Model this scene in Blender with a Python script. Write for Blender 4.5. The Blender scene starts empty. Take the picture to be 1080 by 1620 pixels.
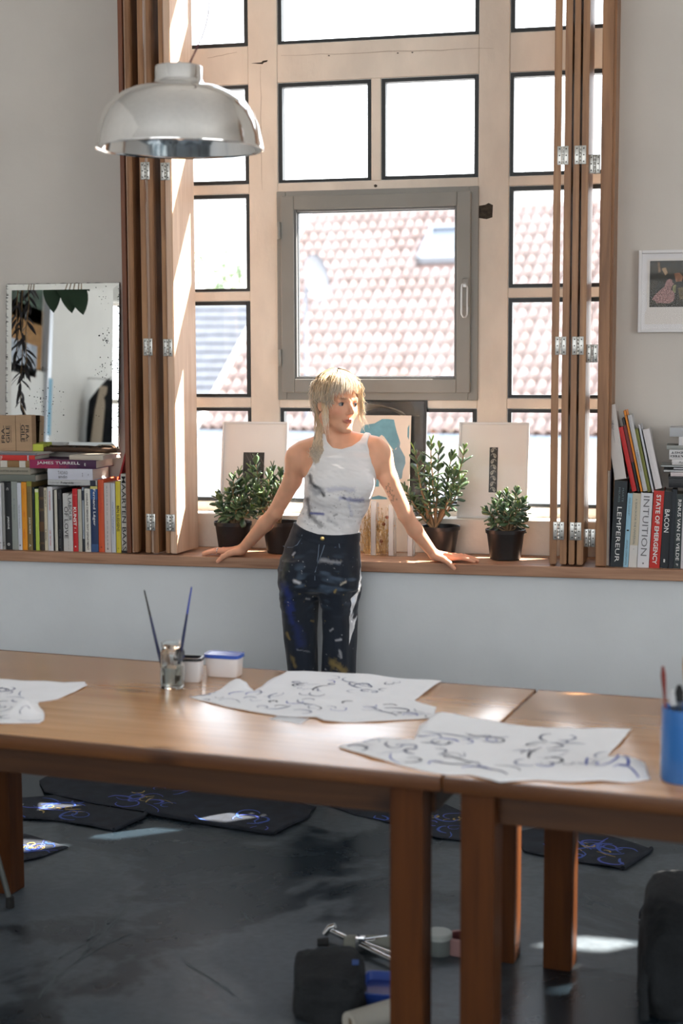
import bpy, bmesh, math, random
import numpy as np
from mathutils import Vector, Matrix, Euler, noise
from mathutils.geometry import delaunay_2d_cdt

# ------------------------------------------------------------------ camera, sky, sun, exposure
SC = bpy.context.scene
COL = SC.collection
R = math.radians
FPX, YAW, PITCH, ROLL = 2400.0, 0.2316, 0.1028, -0.0032
CAM = np.array([0.0, -5.96, 1.75])


def cam_basis():
    f = np.array([-math.sin(YAW) * math.cos(PITCH), math.cos(YAW) * math.cos(PITCH), -math.sin(PITCH)])
    r = np.cross(f, [0, 0, 1]); r /= np.linalg.norm(r)
    u = np.cross(r, f)
    c, s = math.cos(ROLL), math.sin(ROLL)
    return r * c + u * s, u * c - r * s, f


CR, CU, CF = cam_basis()
cd = bpy.data.cameras.new('camera')
cam = bpy.data.objects.new('camera', cd)
COL.objects.link(cam)
cam.matrix_world = Matrix(((CR[0], CU[0], -CF[0], CAM[0]), (CR[1], CU[1], -CF[1], CAM[1]), (CR[2], CU[2], -CF[2], CAM[2]), (0, 0, 0, 1)))
cd.sensor_fit = 'VERTICAL'; cd.sensor_height = 36; cd.sensor_width = 24
cd.lens = FPX / 1620 * 36
cd.clip_end = 300
cd.dof.use_dof = True; cd.dof.focus_distance = 6.0; cd.dof.aperture_fstop = 2.2
SC.camera = cam

SUN_DIR = Vector((1.3, 1.0, 1.75)).normalized()      # towards the sun
wd = bpy.data.worlds.new('sky'); SC.world = wd; wd.use_nodes = True
wn = wd.node_tree; wn.nodes.clear()
bg = wn.nodes.new('ShaderNodeBackground'); wo = wn.nodes.new('ShaderNodeOutputWorld')
geo = wn.nodes.new('ShaderNodeTexCoord'); sep = wn.nodes.new('ShaderNodeSeparateXYZ'); rmp = wn.nodes.new('ShaderNodeValToRGB')
wn.links.new(geo.outputs['Generated'], sep.inputs[0]); wn.links.new(sep.outputs['Z'], rmp.inputs[0])
rmp.color_ramp.elements[0].position = 0.0; rmp.color_ramp.elements[0].color = (1.0, 1.0, 1.0, 1)
rmp.color_ramp.elements[1].position = 0.6; rmp.color_ramp.elements[1].color = (0.70, 0.84, 1.0, 1)
wn.links.new(rmp.outputs[0], bg.inputs[0]); bg.inputs[1].default_value = 3.8
wn.links.new(bg.outputs[0], wo.inputs[0])
sl = bpy.data.lights.new('sun', 'SUN'); sl.energy = 34.0; sl.angle = R(0.6); sl.color = (1.0, 0.93, 0.84)
so = bpy.data.objects.new('sun', sl); COL.objects.link(so)
so.rotation_euler = SUN_DIR.to_track_quat('Z', 'Y').to_euler()


def portal(loc, rot, sx, sy):
    l = bpy.data.lights.new('sky_portal', 'AREA'); l.shape = 'RECTANGLE'; l.size = sx; l.size_y = sy
    l.cycles.is_portal = True
    o = bpy.data.objects.new('sky_portal', l); COL.objects.link(o); o.location = loc; o.rotation_euler = rot


portal((-1.35, 0.55, 2.5), (R(-90), 0, 0), 2.1, 2.9)          # the tall window
portal((4.62, -5.0, 2.1), (0, R(90), 0), 2.6, 4.0)            # window in the right wall
portal((-1.5, -8.62, 2.4), (R(90), 0, 0), 5.0, 2.8)           # windows behind the camera
vs = SC.view_settings
vs.view_transform = 'Standard'; vs.look = 'None'; vs.gamma = 1.0; vs.exposure = 0.35; vs.use_curve_mapping = False
cy = SC.cycles
cy.use_denoising = True
cy.max_bounces = 9; cy.diffuse_bounces = 5; cy.glossy_bounces = 5; cy.transmission_bounces = 8; cy.transparent_max_bounces = 16
cy.sample_clamp_indirect = 8.0; cy.caustics_reflective = False; cy.caustics_refractive = False


# ------------------------------------------------------------------ pixel (1080 x 1620) to a point on a plane of the room
def ray(px, py):
    return CF + CR * (px - 540) / FPX - CU * (py - 810) / FPX


def PY(px, py, Y=0.0):
    d = ray(px, py); return CAM + d * (Y - CAM[1]) / d[1]


def PZ(px, py, Z=0.0):
    d = ray(px, py); return CAM + d * (Z - CAM[2]) / d[2]


# ------------------------------------------------------------------ materials
MATS = {}


def nodes(m):
    m.use_nodes = True
    nt = m.node_tree
    return nt, nt.nodes, nt.links, nt.nodes['Principled BSDF']


def M(name, col=(0.5, 0.5, 0.5), rough=0.5, metal=0.0, spec=0.5, var=0.0, vscale=8.0, bump=0.0, bscale=60.0, sheen=0.0, sss=0.0, coat=0.0, stretch=(1, 1, 1), col2=None):
    if name in MATS: return MATS[name]
    m = bpy.data.materials.new(name); MATS[name] = m
    nt, N, L, b = nodes(m)
    b.inputs['Base Color'].default_value = (*col, 1); b.inputs['Roughness'].default_value = rough
    b.inputs['Metallic'].default_value = metal; b.inputs['Specular IOR Level'].default_value = spec
    if sheen: b.inputs['Sheen Weight'].default_value = sheen
    if coat: b.inputs['Coat Weight'].default_value = coat; b.inputs['Coat Roughness'].default_value = 0.15
    if sss:
        b.inputs['Subsurface Weight'].default_value = sss; b.inputs['Subsurface Radius'].default_value = (0.012, 0.005, 0.003)
        b.inputs['Subsurface Scale'].default_value = 1.0
    tc = N.new('ShaderNodeTexCoord'); mp = N.new('ShaderNodeMapping'); L.new(tc.outputs['Object'], mp.inputs[0])
    mp.inputs['Scale'].default_value = stretch
    if var or col2:
        n = N.new('ShaderNodeTexNoise'); n.inputs['Scale'].default_value = vscale; n.inputs['Detail'].default_value = 5
        L.new(mp.outputs[0], n.inputs['Vector'])
        r = N.new('ShaderNodeValToRGB'); L.new(n.outputs['Fac'], r.inputs[0])
        c2 = col2 or tuple(min(1, c * (1 + var)) for c in col)
        c1 = col if col2 else tuple(c * (1 - var) for c in col)
        r.color_ramp.elements[0].position = 0.35; r.color_ramp.elements[1].position = 0.65
        r.color_ramp.elements[0].color = (*c1, 1); r.color_ramp.elements[1].color = (*c2, 1)
        L.new(r.outputs[0], b.inputs['Base Color'])
    if bump:
        n2 = N.new('ShaderNodeTexNoise'); n2.inputs['Scale'].default_value = bscale; n2.inputs['Detail'].default_value = 4
        L.new(mp.outputs[0], n2.inputs['Vector'])
        bp = N.new('ShaderNodeBump'); bp.inputs['Strength'].default_value = bump; bp.inputs['Distance'].default_value = 0.01
        L.new(n2.outputs['Fac'], bp.inputs['Height']); L.new(bp.outputs[0], b.inputs['Normal'])
    return m


def wood(name, c1, c2, axis='X', rough=0.4, scale=1.0, knots=True):
    if name in MATS: return MATS[name]
    m = bpy.data.materials.new(name); MATS[name] = m
    nt, N, L, b = nodes(m)
    tc = N.new('ShaderNodeTexCoord'); mp = N.new('ShaderNodeMapping'); L.new(tc.outputs['Object'], mp.inputs[0])
    s = [14 * scale] * 3; s['XYZ'.index(axis)] = 0.9 * scale
    mp.inputs['Scale'].default_value = s
    n = N.new('ShaderNodeTexNoise'); n.inputs['Scale'].default_value = 2.2; n.inputs['Detail'].default_value = 7; n.inputs['Distortion'].default_value = 0.7
    L.new(mp.outputs[0], n.inputs['Vector'])
    r = N.new('ShaderNodeValToRGB'); L.new(n.outputs['Fac'], r.inputs[0])
    e = r.color_ramp.elements; e[0].position = 0.3; e[0].color = (*c1, 1); e[1].position = 0.72; e[1].color = (*c2, 1)
    last = r.outputs[0]
    if knots:
        mp2 = N.new('ShaderNodeMapping'); L.new(tc.outputs['Object'], mp2.inputs[0])
        s2 = [5.0] * 3; s2['XYZ'.index(axis)] = 2.6; mp2.inputs['Scale'].default_value = s2
        v = N.new('ShaderNodeTexVoronoi'); v.inputs['Scale'].default_value = 1.0; L.new(mp2.outputs[0], v.inputs['Vector'])
        r2 = N.new('ShaderNodeValToRGB'); L.new(v.outputs['Distance'], r2.inputs[0])
        r2.color_ramp.elements[0].position = 0.05; r2.color_ramp.elements[0].color = (0.45, 0.4, 0.36, 1)
        r2.color_ramp.elements[1].position = 0.16; r2.color_ramp.elements[1].color = (1, 1, 1, 1)
        mx = N.new('ShaderNodeMix'); mx.data_type = 'RGBA'; mx.blend_type = 'MULTIPLY'; mx.inputs[0].default_value = 0.9
        L.new(last, mx.inputs[6]); L.new(r2.outputs[0], mx.inputs[7]); last = mx.outputs[2]
    L.new(last, b.inputs['Base Color']); b.inputs['Roughness'].default_value = rough
    bp = N.new('ShaderNodeBump'); bp.inputs['Strength'].default_value = 0.12; bp.inputs['Distance'].default_value = 0.004
    L.new(n.outputs['Fac'], bp.inputs['Height']); L.new(bp.outputs[0], b.inputs['Normal'])
    return m


def glass_pane(name, tint=(1, 1, 1)):
    m = bpy.data.materials.new(name); MATS[name] = m
    m.use_nodes = True; nt = m.node_tree; N = nt.nodes; L = nt.links; N.clear()
    t = N.new('ShaderNodeBsdfTransparent'); t.inputs[0].default_value = (*tint, 1)
    g = N.new('ShaderNodeBsdfGlossy'); g.inputs['Roughness'].default_value = 0.02
    lw = N.new('ShaderNodeLayerWeight'); lw.inputs[0].default_value = 0.5; pw = N.new('ShaderNodeMath'); pw.operation = 'POWER'; pw.inputs[1].default_value = 5.0
    f = N.new('ShaderNodeMath'); f.operation = 'MULTIPLY_ADD'; f.inputs[1].default_value = 0.8; f.inputs[2].default_value = 0.018
    L.new(lw.outputs['Facing'], pw.inputs[0]); L.new(pw.outputs[0], f.inputs[0])
    mx = N.new('ShaderNodeMixShader'); o = N.new('ShaderNodeOutputMaterial')
    L.new(f.outputs[0], mx.inputs[0]); L.new(t.outputs[0], mx.inputs[1]); L.new(g.outputs[0], mx.inputs[2]); L.new(mx.outputs[0], o.inputs[0])
    return m


def vcol_mat(name, rough=0.8, sss=0.0, bump=0.0, bscale=300, sheen=0.0, spec=0.4):
    m = bpy.data.materials.new(name); MATS[name] = m
    nt, N, L, b = nodes(m)
    a = N.new('ShaderNodeVertexColor'); a.layer_name = 'tone'
    L.new(a.outputs[0], b.inputs['Base Color']); b.inputs['Roughness'].default_value = rough; b.inputs['Specular IOR Level'].default_value = spec
    if sss:
        b.inputs['Subsurface Weight'].default_value = sss; b.inputs['Subsurface Radius'].default_value = (1.0, 0.35, 0.2)
        b.inputs['Subsurface Scale'].default_value = 0.008
    if sheen: b.inputs['Sheen Weight'].default_value = sheen
    if bump:
        n = N.new('ShaderNodeTexNoise'); n.inputs['Scale'].default_value = bscale
        tc = N.new('ShaderNodeTexCoord'); L.new(tc.outputs['Object'], n.inputs['Vector'])
        bp = N.new('ShaderNodeBump'); bp.inputs['Strength'].default_value = bump; bp.inputs['Distance'].default_value = 0.003
        L.new(n.outputs['Fac'], bp.inputs['Height']); L.new(bp.outputs[0], b.inputs['Normal'])
    return m


def srgb(r, g, b):
    f = lambda c: (c / 255 / 12.92) if c < 10.3 else ((c / 255 + 0.055) / 1.055) ** 2.4
    return (f(r), f(g), f(b))


# ------------------------------------------------------------------ mesh helpers
class MB:
    def __init__(s): s.v = []; s.f = []; s.mi = []; s.c = None

    def add(s, vs, fs, mi=0):
        o = len(s.v); s.v += [tuple(map(float, p)) for p in vs]; s.f += [tuple(i + o for i in f) for f in fs]; s.mi += [mi] * len(fs); return s

    def box(s, x0, x1, y0, y1, z0, z1, bev=0.0, mat=None, mi=0):
        if bev <= 0:
            v = [(x, y, z) for x in (x0, x1) for y in (y0, y1) for z in (z0, z1)]
            f = [(0, 1, 3, 2), (4, 6, 7, 5), (0, 4, 5, 1), (2, 3, 7, 6), (0, 2, 6, 4), (1, 5, 7, 3)]
        else:
            bm = bmesh.new(); bmesh.ops.create_cube(bm, size=1)
            for q in bm.verts: q.co = ((x0 + x1) / 2 + q.co.x * (x1 - x0), (y0 + y1) / 2 + q.co.y * (y1 - y0), (z0 + z1) / 2 + q.co.z * (z1 - z0))
            bmesh.ops.bevel(bm, geom=list(bm.edges), offset=bev, segments=2, affect='EDGES', profile=0.5)
            bm.verts.index_update(); v = [q.co.copy() for q in bm.verts]; f = [tuple(w.index for w in q.verts) for q in bm.faces]; bm.free()
        if mat is not None: v = [mat @ Vector(p) for p in v]
        return s.add(v, f, mi)

    def lathe(s, prof, seg=32, c=(0, 0, 0), mat=None, capb=False, capt=False, mi=0):
        v = []; f = []
        for r, z in prof:
            for k in range(seg):
                a = 2 * math.pi * k / seg; v.append(Vector((c[0] + r * math.cos(a), c[1] + r * math.sin(a), c[2] + z)))
        n = len(prof)
        for i in range(n - 1):
            for k in range(seg):
                k2 = (k + 1) % seg; f.append((i * seg + k, i * seg + k2, (i + 1) * seg + k2, (i + 1) * seg + k))
        if capb: f.append(tuple(reversed(range(seg))))
        if capt: f.append(tuple((n - 1) * seg + k for k in range(seg)))
        if mat is not None: v = [mat @ p for p in v]
        return s.add(v, f, mi)

    def tube(s, pts, rad, seg=8, flat=1.0, mi=0, caps=True):
        pts = [Vector(p) for p in pts]; n = len(pts)
        if not hasattr(rad, '__len__'): rad = [rad] * n
        v = []; f = []; up = None
        for i, p in enumerate(pts):
            t = (pts[min(i + 1, n - 1)] - pts[max(i - 1, 0)])
            t = t.normalized() if t.length > 1e-9 else Vector((0, 0, 1))
            if up is None:
                up = Vector((0, 0, 1)) if abs(t.z) < 0.9 else Vector((0, 1, 0))
            a = t.cross(up)
            a = a.normalized() if a.length > 1e-6 else t.orthogonal().normalized()
            b = a.cross(t).normalized(); up = b
            for k in range(seg):
                q = 2 * math.pi * k / seg; v.append(p + a * (rad[i] * math.cos(q)) + b * (rad[i] * flat * math.sin(q)))
        for i in range(n - 1):
            for k in range(seg):
                k2 = (k + 1) % seg; f.append((i * seg + k, i * seg + k2, (i + 1) * seg + k2, (i + 1) * seg + k))
        if caps: f += [tuple(reversed(range(seg))), tuple((n - 1) * seg + k for k in range(seg))]
        return s.add(v, f, mi)

    def ribbon(s, pts, w, nrm=Vector((0, 0, 1)), mi=0):
        pts = [Vector(p) for p in pts]; n = len(pts); v = []; f = []
        for i, p in enumerate(pts):
            t = (pts[min(i + 1, n - 1)] - pts[max(i - 1, 0)])
            a = t.cross(nrm); a = a.normalized() if a.length > 1e-9 else Vector((1, 0, 0))
            q = w * (0.35 + 0.65 * math.sin(math.pi * (i + 0.5) / n))
            v += [p + a * q / 2, p - a * q / 2]
        for i in range(n - 1): f.append((2 * i, 2 * i + 1, 2 * i + 3, 2 * i + 2))
        return s.add(v, f, mi)

    def prism(s, poly, y0, y1, mi=0):          # polygon in X-Z extruded along Y
        n = len(poly)
        v = [(x, y0, z) for x, z in poly] + [(x, y1, z) for x, z in poly]
        f = [tuple(range(n)), tuple(reversed(range(n, 2 * n)))] + [(i, i + n, (i + 1) % n + n, (i + 1) % n) for i in range(n)]
        return s.add(v, f, mi)

    def mesh(s, name, mats, smooth=False):
        me = bpy.data.meshes.new(name); me.from_pydata(s.v, [], s.f)
        for m in (mats if isinstance(mats, (list, tuple)) else [mats]): me.materials.append(m)
        if any(s.mi): me.polygons.foreach_set('material_index', s.mi)
        bm = bmesh.new(); bm.from_mesh(me); bmesh.ops.recalc_face_normals(bm, faces=bm.faces); bm.to_mesh(me); bm.free()
        if smooth:
            me.polygons.foreach_set('use_smooth', [True] * len(me.polygons))
            if smooth != 'full':
                me.set_sharp_from_angle(angle=R(38))
        me.update(); return me


def obj(name, mb, mat, parent=None, smooth=False, label=None, loc=None, rot=None):
    me = mb if isinstance(mb, bpy.types.Mesh) else mb.mesh(name, mat, smooth)
    o = bpy.data.objects.new(name, me); COL.objects.link(o)
    if parent is not None: o.parent = parent
    if loc is not None: o.location = loc
    if rot is not None: o.rotation_euler = rot
    if label: o['label'] = label
    return o


def tag(o, label, cat, group=None):
    o['label'] = label; o['category'] = cat
    if group: o['group'] = group
    return o


def thing(name, label, cat, loc=(0, 0, 0), rot=(0, 0, 0), group=None):
    o = bpy.data.objects.new(name, None); COL.objects.link(o); o.empty_display_size = 0.05
    o.location = loc; o.rotation_euler = rot
    return tag(o, label, cat, group)


def struct(name, mb, mat, parent=None, smooth=False):
    o = obj(name, mb, mat, parent, smooth)
    if parent is None: o['kind'] = 'structure'
    return o


def text_part(name, s, mat, parent, length, height, center, way='across', depth=-0.0008, bold=0.0, plane='XZ', flip=False):
    """flat lettering on a face that looks to -Y (local); way: across, down, up"""
    cu = bpy.data.curves.new(name, 'FONT'); cu.body = s; cu.offset = bold; cu.resolution_u = 2
    o = bpy.data.objects.new(name, cu); COL.objects.link(o)
    me = bpy.data.meshes.new_from_object(o); COL.objects.unlink(o); bpy.data.objects.remove(o)
    n = len(me.vertices); a = np.empty(n * 3); me.vertices.foreach_get('co', a); a = a.reshape(-1, 3)
    lo, hi = a.min(0), a.max(0); tx = (a[:, 0] - (lo[0] + hi[0]) / 2) / max(hi[0] - lo[0], 1e-6) * length; ty = (a[:, 1] - (lo[1] + hi[1]) / 2) / max(hi[1] - lo[1], 1e-6) * height
    if way == 'down': X, Z = ty, -tx
    elif way == 'up': X, Z = -ty, tx
    elif way == 'turned': X, Z = -tx, -ty
    else: X, Z = tx, ty
    b = np.stack([center[0] + X, np.full(n, center[1] + depth), center[2] + Z], 1)
    if plane == 'XY': b = np.stack([center[0] + X, center[1] + Z, np.full(n, center[2] - depth)], 1)
    me.vertices.foreach_set('co', b.ravel()); me.materials.clear(); me.materials.append(mat); me.update()
    o = bpy.data.objects.new(name, me); COL.objects.link(o); o.parent = parent
    return o


def copy_thing(o, label=None):
    c = o.copy(); COL.objects.link(c)
    if label: c['label'] = label
    for ch in list(o.children):
        d = ch.copy(); COL.objects.link(d); d.parent = c
        for g in list(ch.children):
            e = g.copy(); COL.objects.link(e); e.parent = d
    return c


RND = random.Random(7)

# ------------------------------------------------------------------ room
wall_m = M('warm grey plaster', (0.67, 0.64, 0.595), 0.85, var=0.03, vscale=2.5, bump=0.12, bscale=22)
knee_m = M('pale grey plaster', (0.74, 0.77, 0.785), 0.8, var=0.03, vscale=3, bump=0.1, bscale=26)
white_m = M('white painted plaster', (0.82, 0.81, 0.79), 0.8, var=0.03, vscale=3)
cream_m = M('cream window paint', (0.77, 0.69, 0.60), 0.55, var=0.07, vscale=7, bump=0.3, bscale=30, stretch=(1, 1, 0.5))
sill_m = wood('sill timber', srgb(150, 108, 82), srgb(192, 150, 120), 'X', 0.45, 1.3)
black_m = M('black window steel', (0.012, 0.016, 0.018), 0.45)
putty_light_m = M('white putty', (0.85, 0.85, 0.83), 0.7)
pane_m = glass_pane('window glass')

ZS = 0.924                      # top of the long shelf
OX0, OX1 = -2.36, -0.335        # window opening
YW = 0.26                       # upper wall face
XL, XR, YB, ZC = -4.6, 4.6, -8.6, 4.9


def floor_mat():
    m = bpy.data.materials.new('worn painted concrete'); MATS[m.name] = m
    nt, N, L, b = nodes(m)
    tc = N.new('ShaderNodeTexCoord')
    n = N.new('ShaderNodeTexNoise'); n.inputs['Scale'].default_value = 1.25; n.inputs['Detail'].default_value = 9; n.inputs['Roughness'].default_value = 0.62; n.inputs['Distortion'].default_value = 0.4
    mp = N.new('ShaderNodeMapping'); mp.inputs['Location'].default_value = (3.3, 1.7, 0); mp.inputs['Scale'].default_value = (1, 1.15, 1)
    L.new(tc.outputs['Object'], mp.inputs[0]); L.new(mp.outputs[0], n.inputs['Vector'])
    r = N.new('ShaderNodeValToRGB'); L.new(n.outputs['Fac'], r.inputs[0])
    e = r.color_ramp.elements; e[0].position = 0.485; e[0].color = (0.013, 0.022, 0.030, 1); e[1].position = 0.53; e[1].color = (0.078, 0.096, 0.110, 1)
    n2 = N.new('ShaderNodeTexNoise'); n2.inputs['Scale'].default_value = 38; n2.inputs['Detail'].default_value = 6
    L.new(mp.outputs[0], n2.inputs['Vector'])
    r2 = N.new('ShaderNodeValToRGB'); L.new(n2.outputs['Fac'], r2.inputs[0]); r2.color_ramp.elements[0].color = (0.62, 0.62, 0.62, 1); r2.color_ramp.elements[1].color = (1.3, 1.3, 1.3, 1)
    mx = N.new('ShaderNodeMix'); mx.data_type = 'RGBA'; mx.blend_type = 'MULTIPLY'; mx.inputs[0].default_value = 1.0
    L.new(r.outputs[0], mx.inputs[6]); L.new(r2.outputs[0], mx.inputs[7]); L.new(mx.outputs[2], b.inputs['Base Color'])
    r3 = N.new('ShaderNodeValToRGB'); L.new(n.outputs['Fac'], r3.inputs[0])
    r3.color_ramp.elements[0].position = 0.45; r3.color_ramp.elements[0].color = (0.27, 0.27, 0.27, 1); r3.color_ramp.elements[1].position = 0.6; r3.color_ramp.elements[1].color = (0.5, 0.5, 0.5, 1)
    L.new(r3.outputs[0], b.inputs['Roughness'])
    return m


struct('floor', MB().box(XL - 0.2, XR + 0.2, YB - 0.2, 0.1, -0.2, 0.0), floor_mat())
struct('ceiling', MB().box(XL - 0.2, XR + 0.2, YB - 0.2, 0.6, ZC, ZC + 0.2), white_m)
wb = MB()
wb.box(XL, OX0, YW, 0.55, ZS - 0.1, ZC)                         # left of the window
wb.box(OX0, -0.13, YW, 0.55, 4.05, ZC)                            # above it
wb.box(OX1, -0.13, YW, 0.30, ZS - 0.1, ZC); wb.box(-0.13, 1.95, YW, 0.55, ZS - 0.1, ZC)                       # right of it, hollowed unseen behind the jamb so sun reaches the woman
wb.box(1.95, 3.2, YW, 0.55, ZS - 0.1, 3.05); wb.box(1.95, 3.2, YW, 0.55, 4.66, ZC); wb.box(3.2, XR, YW, 0.55, ZS - 0.1, ZC)
struct('wall_back', wb, wall_m)
struct('wall_knee', MB().box(XL, XR, 0.0, 0.55, 0.0, ZS - 0.044), knee_m)
struct('wall_left', MB().box(XL - 0.2, XL, YB, 0.55, 0, ZC), white_m)
wr = MB(); wr.box(XR, XR + 0.2, -3.0, 0.55, 0, ZC); wr.box(XR, XR + 0.2, YB, -7.0, 0, ZC); wr.box(XR, XR + 0.2, -7, -3, 0, 0.8); wr.box(XR, XR + 0.2, -7, -3, 3.4, ZC)
struct('wall_right', wr, white_m)
wf = MB(); wf.box(XL, -4.0, YB - 0.2, YB, 0, ZC); wf.box(1.0, XR, YB - 0.2, YB, 0, ZC); wf.box(-4, 1, YB - 0.2, YB, 0, 1.5); wf.box(-4, 1, YB - 0.2, YB, 3.5, ZC)
struct('wall_front', wf, white_m)
struct('trim_1', MB().box(XL, XR, -0.03, YW + 0.03, ZS - 0.044, ZS, 0.004), sill_m)
# plinth of the window: plastered block with a ledge
struct('trim_2', MB().box(OX0, -0.13, 0.302, 0.55, ZS, 1.07, 0.006).box(OX0, OX1, 0.277, 0.3, ZS, 1.07, 0.004), M('white window ledge', (0.74, 0.69, 0.62), 0.6, var=0.05, vscale=6, bump=0.2, bscale=30))
for nm, y0, y1, k in (('window_3', -7, -3, 4),):
    f = MB()
    for i in range(k + 1): f.box(XR + 0.06, XR + 0.12, y0 + (y1 - y0) * i / k - 0.03, y0 + (y1 - y0) * i / k + 0.03, 0.8, 3.4)
    for z in (0.8, 2.1, 3.4): f.box(XR + 0.06, XR + 0.12, y0, y1, z - 0.03, z + 0.03)
    struct(nm, f, cream_m)
f = MB()
for i in range(6): f.box(-4 + i - 0.03, -4 + i + 0.03, YB - 0.14, YB - 0.08, 1.5, 3.5)
for z in (1.5, 2.5, 3.5): f.box(-4, 1, YB - 0.14, YB - 0.08, z - 0.03, z + 0.03)
struct('window_4', f, cream_m)

# the tall window --------------------------------------------------
YF = 0.40                       # front of the cream frame
w1 = bpy.data.objects.new('window_1', None); COL.objects.link(w1); w1['kind'] = 'structure'; w1.location = (0, 0, 0)
ROWS = [(1.112, 1.527), (1.568, 1.988), (2.026, 2.445), (2.483, 2.904), (3.061, 3.50), (3.54, 4.0)]
LX, CXX, RX = (-2.33, -1.903), (-1.775, -0.912), (-0.786, -0.20)
for a, b in ((OX0 - 0.01, LX[0]), (LX[1], CXX[0]), (CXX[1], RX[0]), (RX[1], -0.125)):
    obj('mullion', MB().box(a, b, YF, YF + 0.075, 1.06, 4.06, 0.004), cream_m, w1)
for (a, b) in (LX, CXX, RX):
    obj('transom', MB().box(a, b, YF + 0.002, YF + 0.075, 2.904, 3.061, 0.004), cream_m, w1)
    obj('rail', MB().box(a, b, YF + 0.001, YF + 0.075, 1.06, 1.112, 0.003), cream_m, w1)
    obj('rail', MB().box(a, b, YF + 0.001, YF + 0.075, 4.0, 4.06), cream_m, w1)
    obj('rail', MB().box(a, b, YF + 0.001, YF + 0.075, 3.50, 3.54), cream_m, w1)
    for z0, z1 in ((1.527, 1.568), (1.988, 2.026), (2.445, 2.483)):
        if (a, b) == CXX and z0 == 1.988: continue
        obj('rail', MB().box(a, b, YF + 0.001, YF + 0.075, z0, z1, 0.003), cream_m, w1)
obj('rail', MB().box(-1.366, -1.326, YF + 0.001, YF + 0.075, 2.483, 2.904, 0.003), cream_m, w1, label='short upright bar between the paired panes')
PANES = []
for z0, z1 in ROWS: PANES += [(LX[0], LX[1], z0, z1), (RX[0], RX[1], z0, z1)]
PANES += [(CXX[0], CXX[1], *ROWS[0]), (-1.775, -1.366, *ROWS[3]), (-1.326, -0.912, *ROWS[3]), (CXX[0], CXX[1], *ROWS[4]), (CXX[0], CXX[1], *ROWS[5])]


def ring(mb, x0, x1, z0, z1, y0, y1, t, jit=0.0):
    q = lambda: RND.uniform(0, jit)
    mb.box(x0, x0 + t + q(), y0, y1, z0, z1); mb.box(x1 - t - q(), x1, y0, y1, z0, z1)
    mb.box(x0 + t, x1 - t, y0, y1, z0, z0 + t * 0.8 + q()); mb.box(x0 + t, x1 - t, y0, y1, z1 - t - q(), z1)
    return mb


for x0, x1, z0, z1 in PANES:
    k = obj('pane_frame', ring(MB(), x0 + 0.003, x1 - 0.003, z0 + 0.003, z1 - 0.003, YF + 0.008, YF + 0.05, 0.014, 0.004), black_m, w1)
    obj('putty_light', ring(MB(), x0 - 0.001, x1 + 0.001, z0 - 0.001, z1 + 0.001, YF + 0.012, YF + 0.03, 0.0045), putty_light_m, k)  # white glazing line doubles as sunlight leaking round the pane
    obj('pane', MB().box(x0 + 0.012, x1 - 0.012, YF + 0.026, YF + 0.030, z0 + 0.012, z1 - 0.012), pane_m, k)

# chipped holes in the cream frame
hole_m = M('dark rough hole', (0.05, 0.04, 0.03), 0.95, var=0.4, vscale=60)


def blob(mb, c, rx, rz, y, n=11, seed=1, th=0.004):
    r = random.Random(seed)
    poly = [(c[0] + rx * math.cos(6.283 * i / n) * r.uniform(0.75, 1.15), c[2] + rz * math.sin(6.283 * i / n) * r.uniform(0.75, 1.15)) for i in range(n)]
    mb.prism(poly, y - th, y + th); return mb


c = PY(768, 334, YF); hb = MB()
hb.prism([(c[0] - 0.03, c[2] - 0.027), (c[0] + 0.004, c[2] - 0.033), (c[0] + 0.028, c[2] - 0.026), (c[0] + 0.03, c[2] + 0.024), (c[0] + 0.012, c[2] + 0.033), (c[0] - 0.002, c[2] + 0.026), (c[0] - 0.03, c[2] + 0.022)], YF - 0.001, YF + 0.004)
obj('chipped_patch', hb, hole_m, w1, label='dark chipped hole beside the grey casement')
c = PY(415, 97, YF)
hb = MB().prism([(c[0] - 0.05, c[2] - 0.006), (c[0] - 0.005, c[2] - 0.004), (c[0] + 0.002, c[2] + 0.002), (c[0] + 0.024, c[2] + 0.004), (c[0] + 0.02, c[2] - 0.003), (c[0] + 0.006, c[2] - 0.006), (c[0], c[2] - 0.012)], YF - 0.001, YF + 0.003)
obj('chipped_patch', hb, hole_m, w1)
hb = MB(); c = PY(594, 294, YF); blob(hb, c, 0.008, 0.006, YF, seed=4, th=0.002)
for px, py in ((520, 88), (629, 84), (652, 83)): blob(hb, PY(px, py, YF), 0.004, 0.002, YF, seed=px, th=0.002)
obj('chipped_patch', hb, hole_m, w1)
hb = MB()
for (xa, ya), (xb, yb), n in (((412, 104), (414, 300), 12), ((445, 88), (780, 76), 16), ((327, 92), (375, 82), 6)):
    pts = []
    for i in range(n + 1):
        t = i / n; p = PY(xa + (xb - xa) * t + RND.uniform(-1, 1), ya + (yb - ya) * t + RND.uniform(-1, 1), YF)
        pts.append((p[0], YF - 0.0006, p[2]))
    hb.ribbon(pts, 0.0022, Vector((0, 1, 0)))
obj('paint_crack', hb, M('crack line', (0.40, 0.31, 0.24), 0.9), w1)

# grey casement ----------------------------------------------------
grey_m = M('grey casement paint', (0.255, 0.25, 0.23), 0.42, var=0.05, vscale=5)
w2 = bpy.data.objects.new('window_2', None); COL.objects.link(w2); w2['kind'] = 'structure'
gx0, gx1, gz0, gz1 = -1.778, -0.909, 1.560, 2.447


def fr(name, x0, x1, z0, z1, t, y0, y1, mat, par, bev=0.003, tb=None):
    tb = tb or t
    out = []
    for a in ((x0, x0 + t, z0, z1), (x1 - t, x1, z0, z1), (x0 + t, x1 - t, z0, z0 + tb), (x0 + t, x1 - t, z1 - t, z1)):
        out.append(obj(name, MB().box(a[0], a[1], y0, y1, a[2], a[3], bev), mat, par))
    return out


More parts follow.
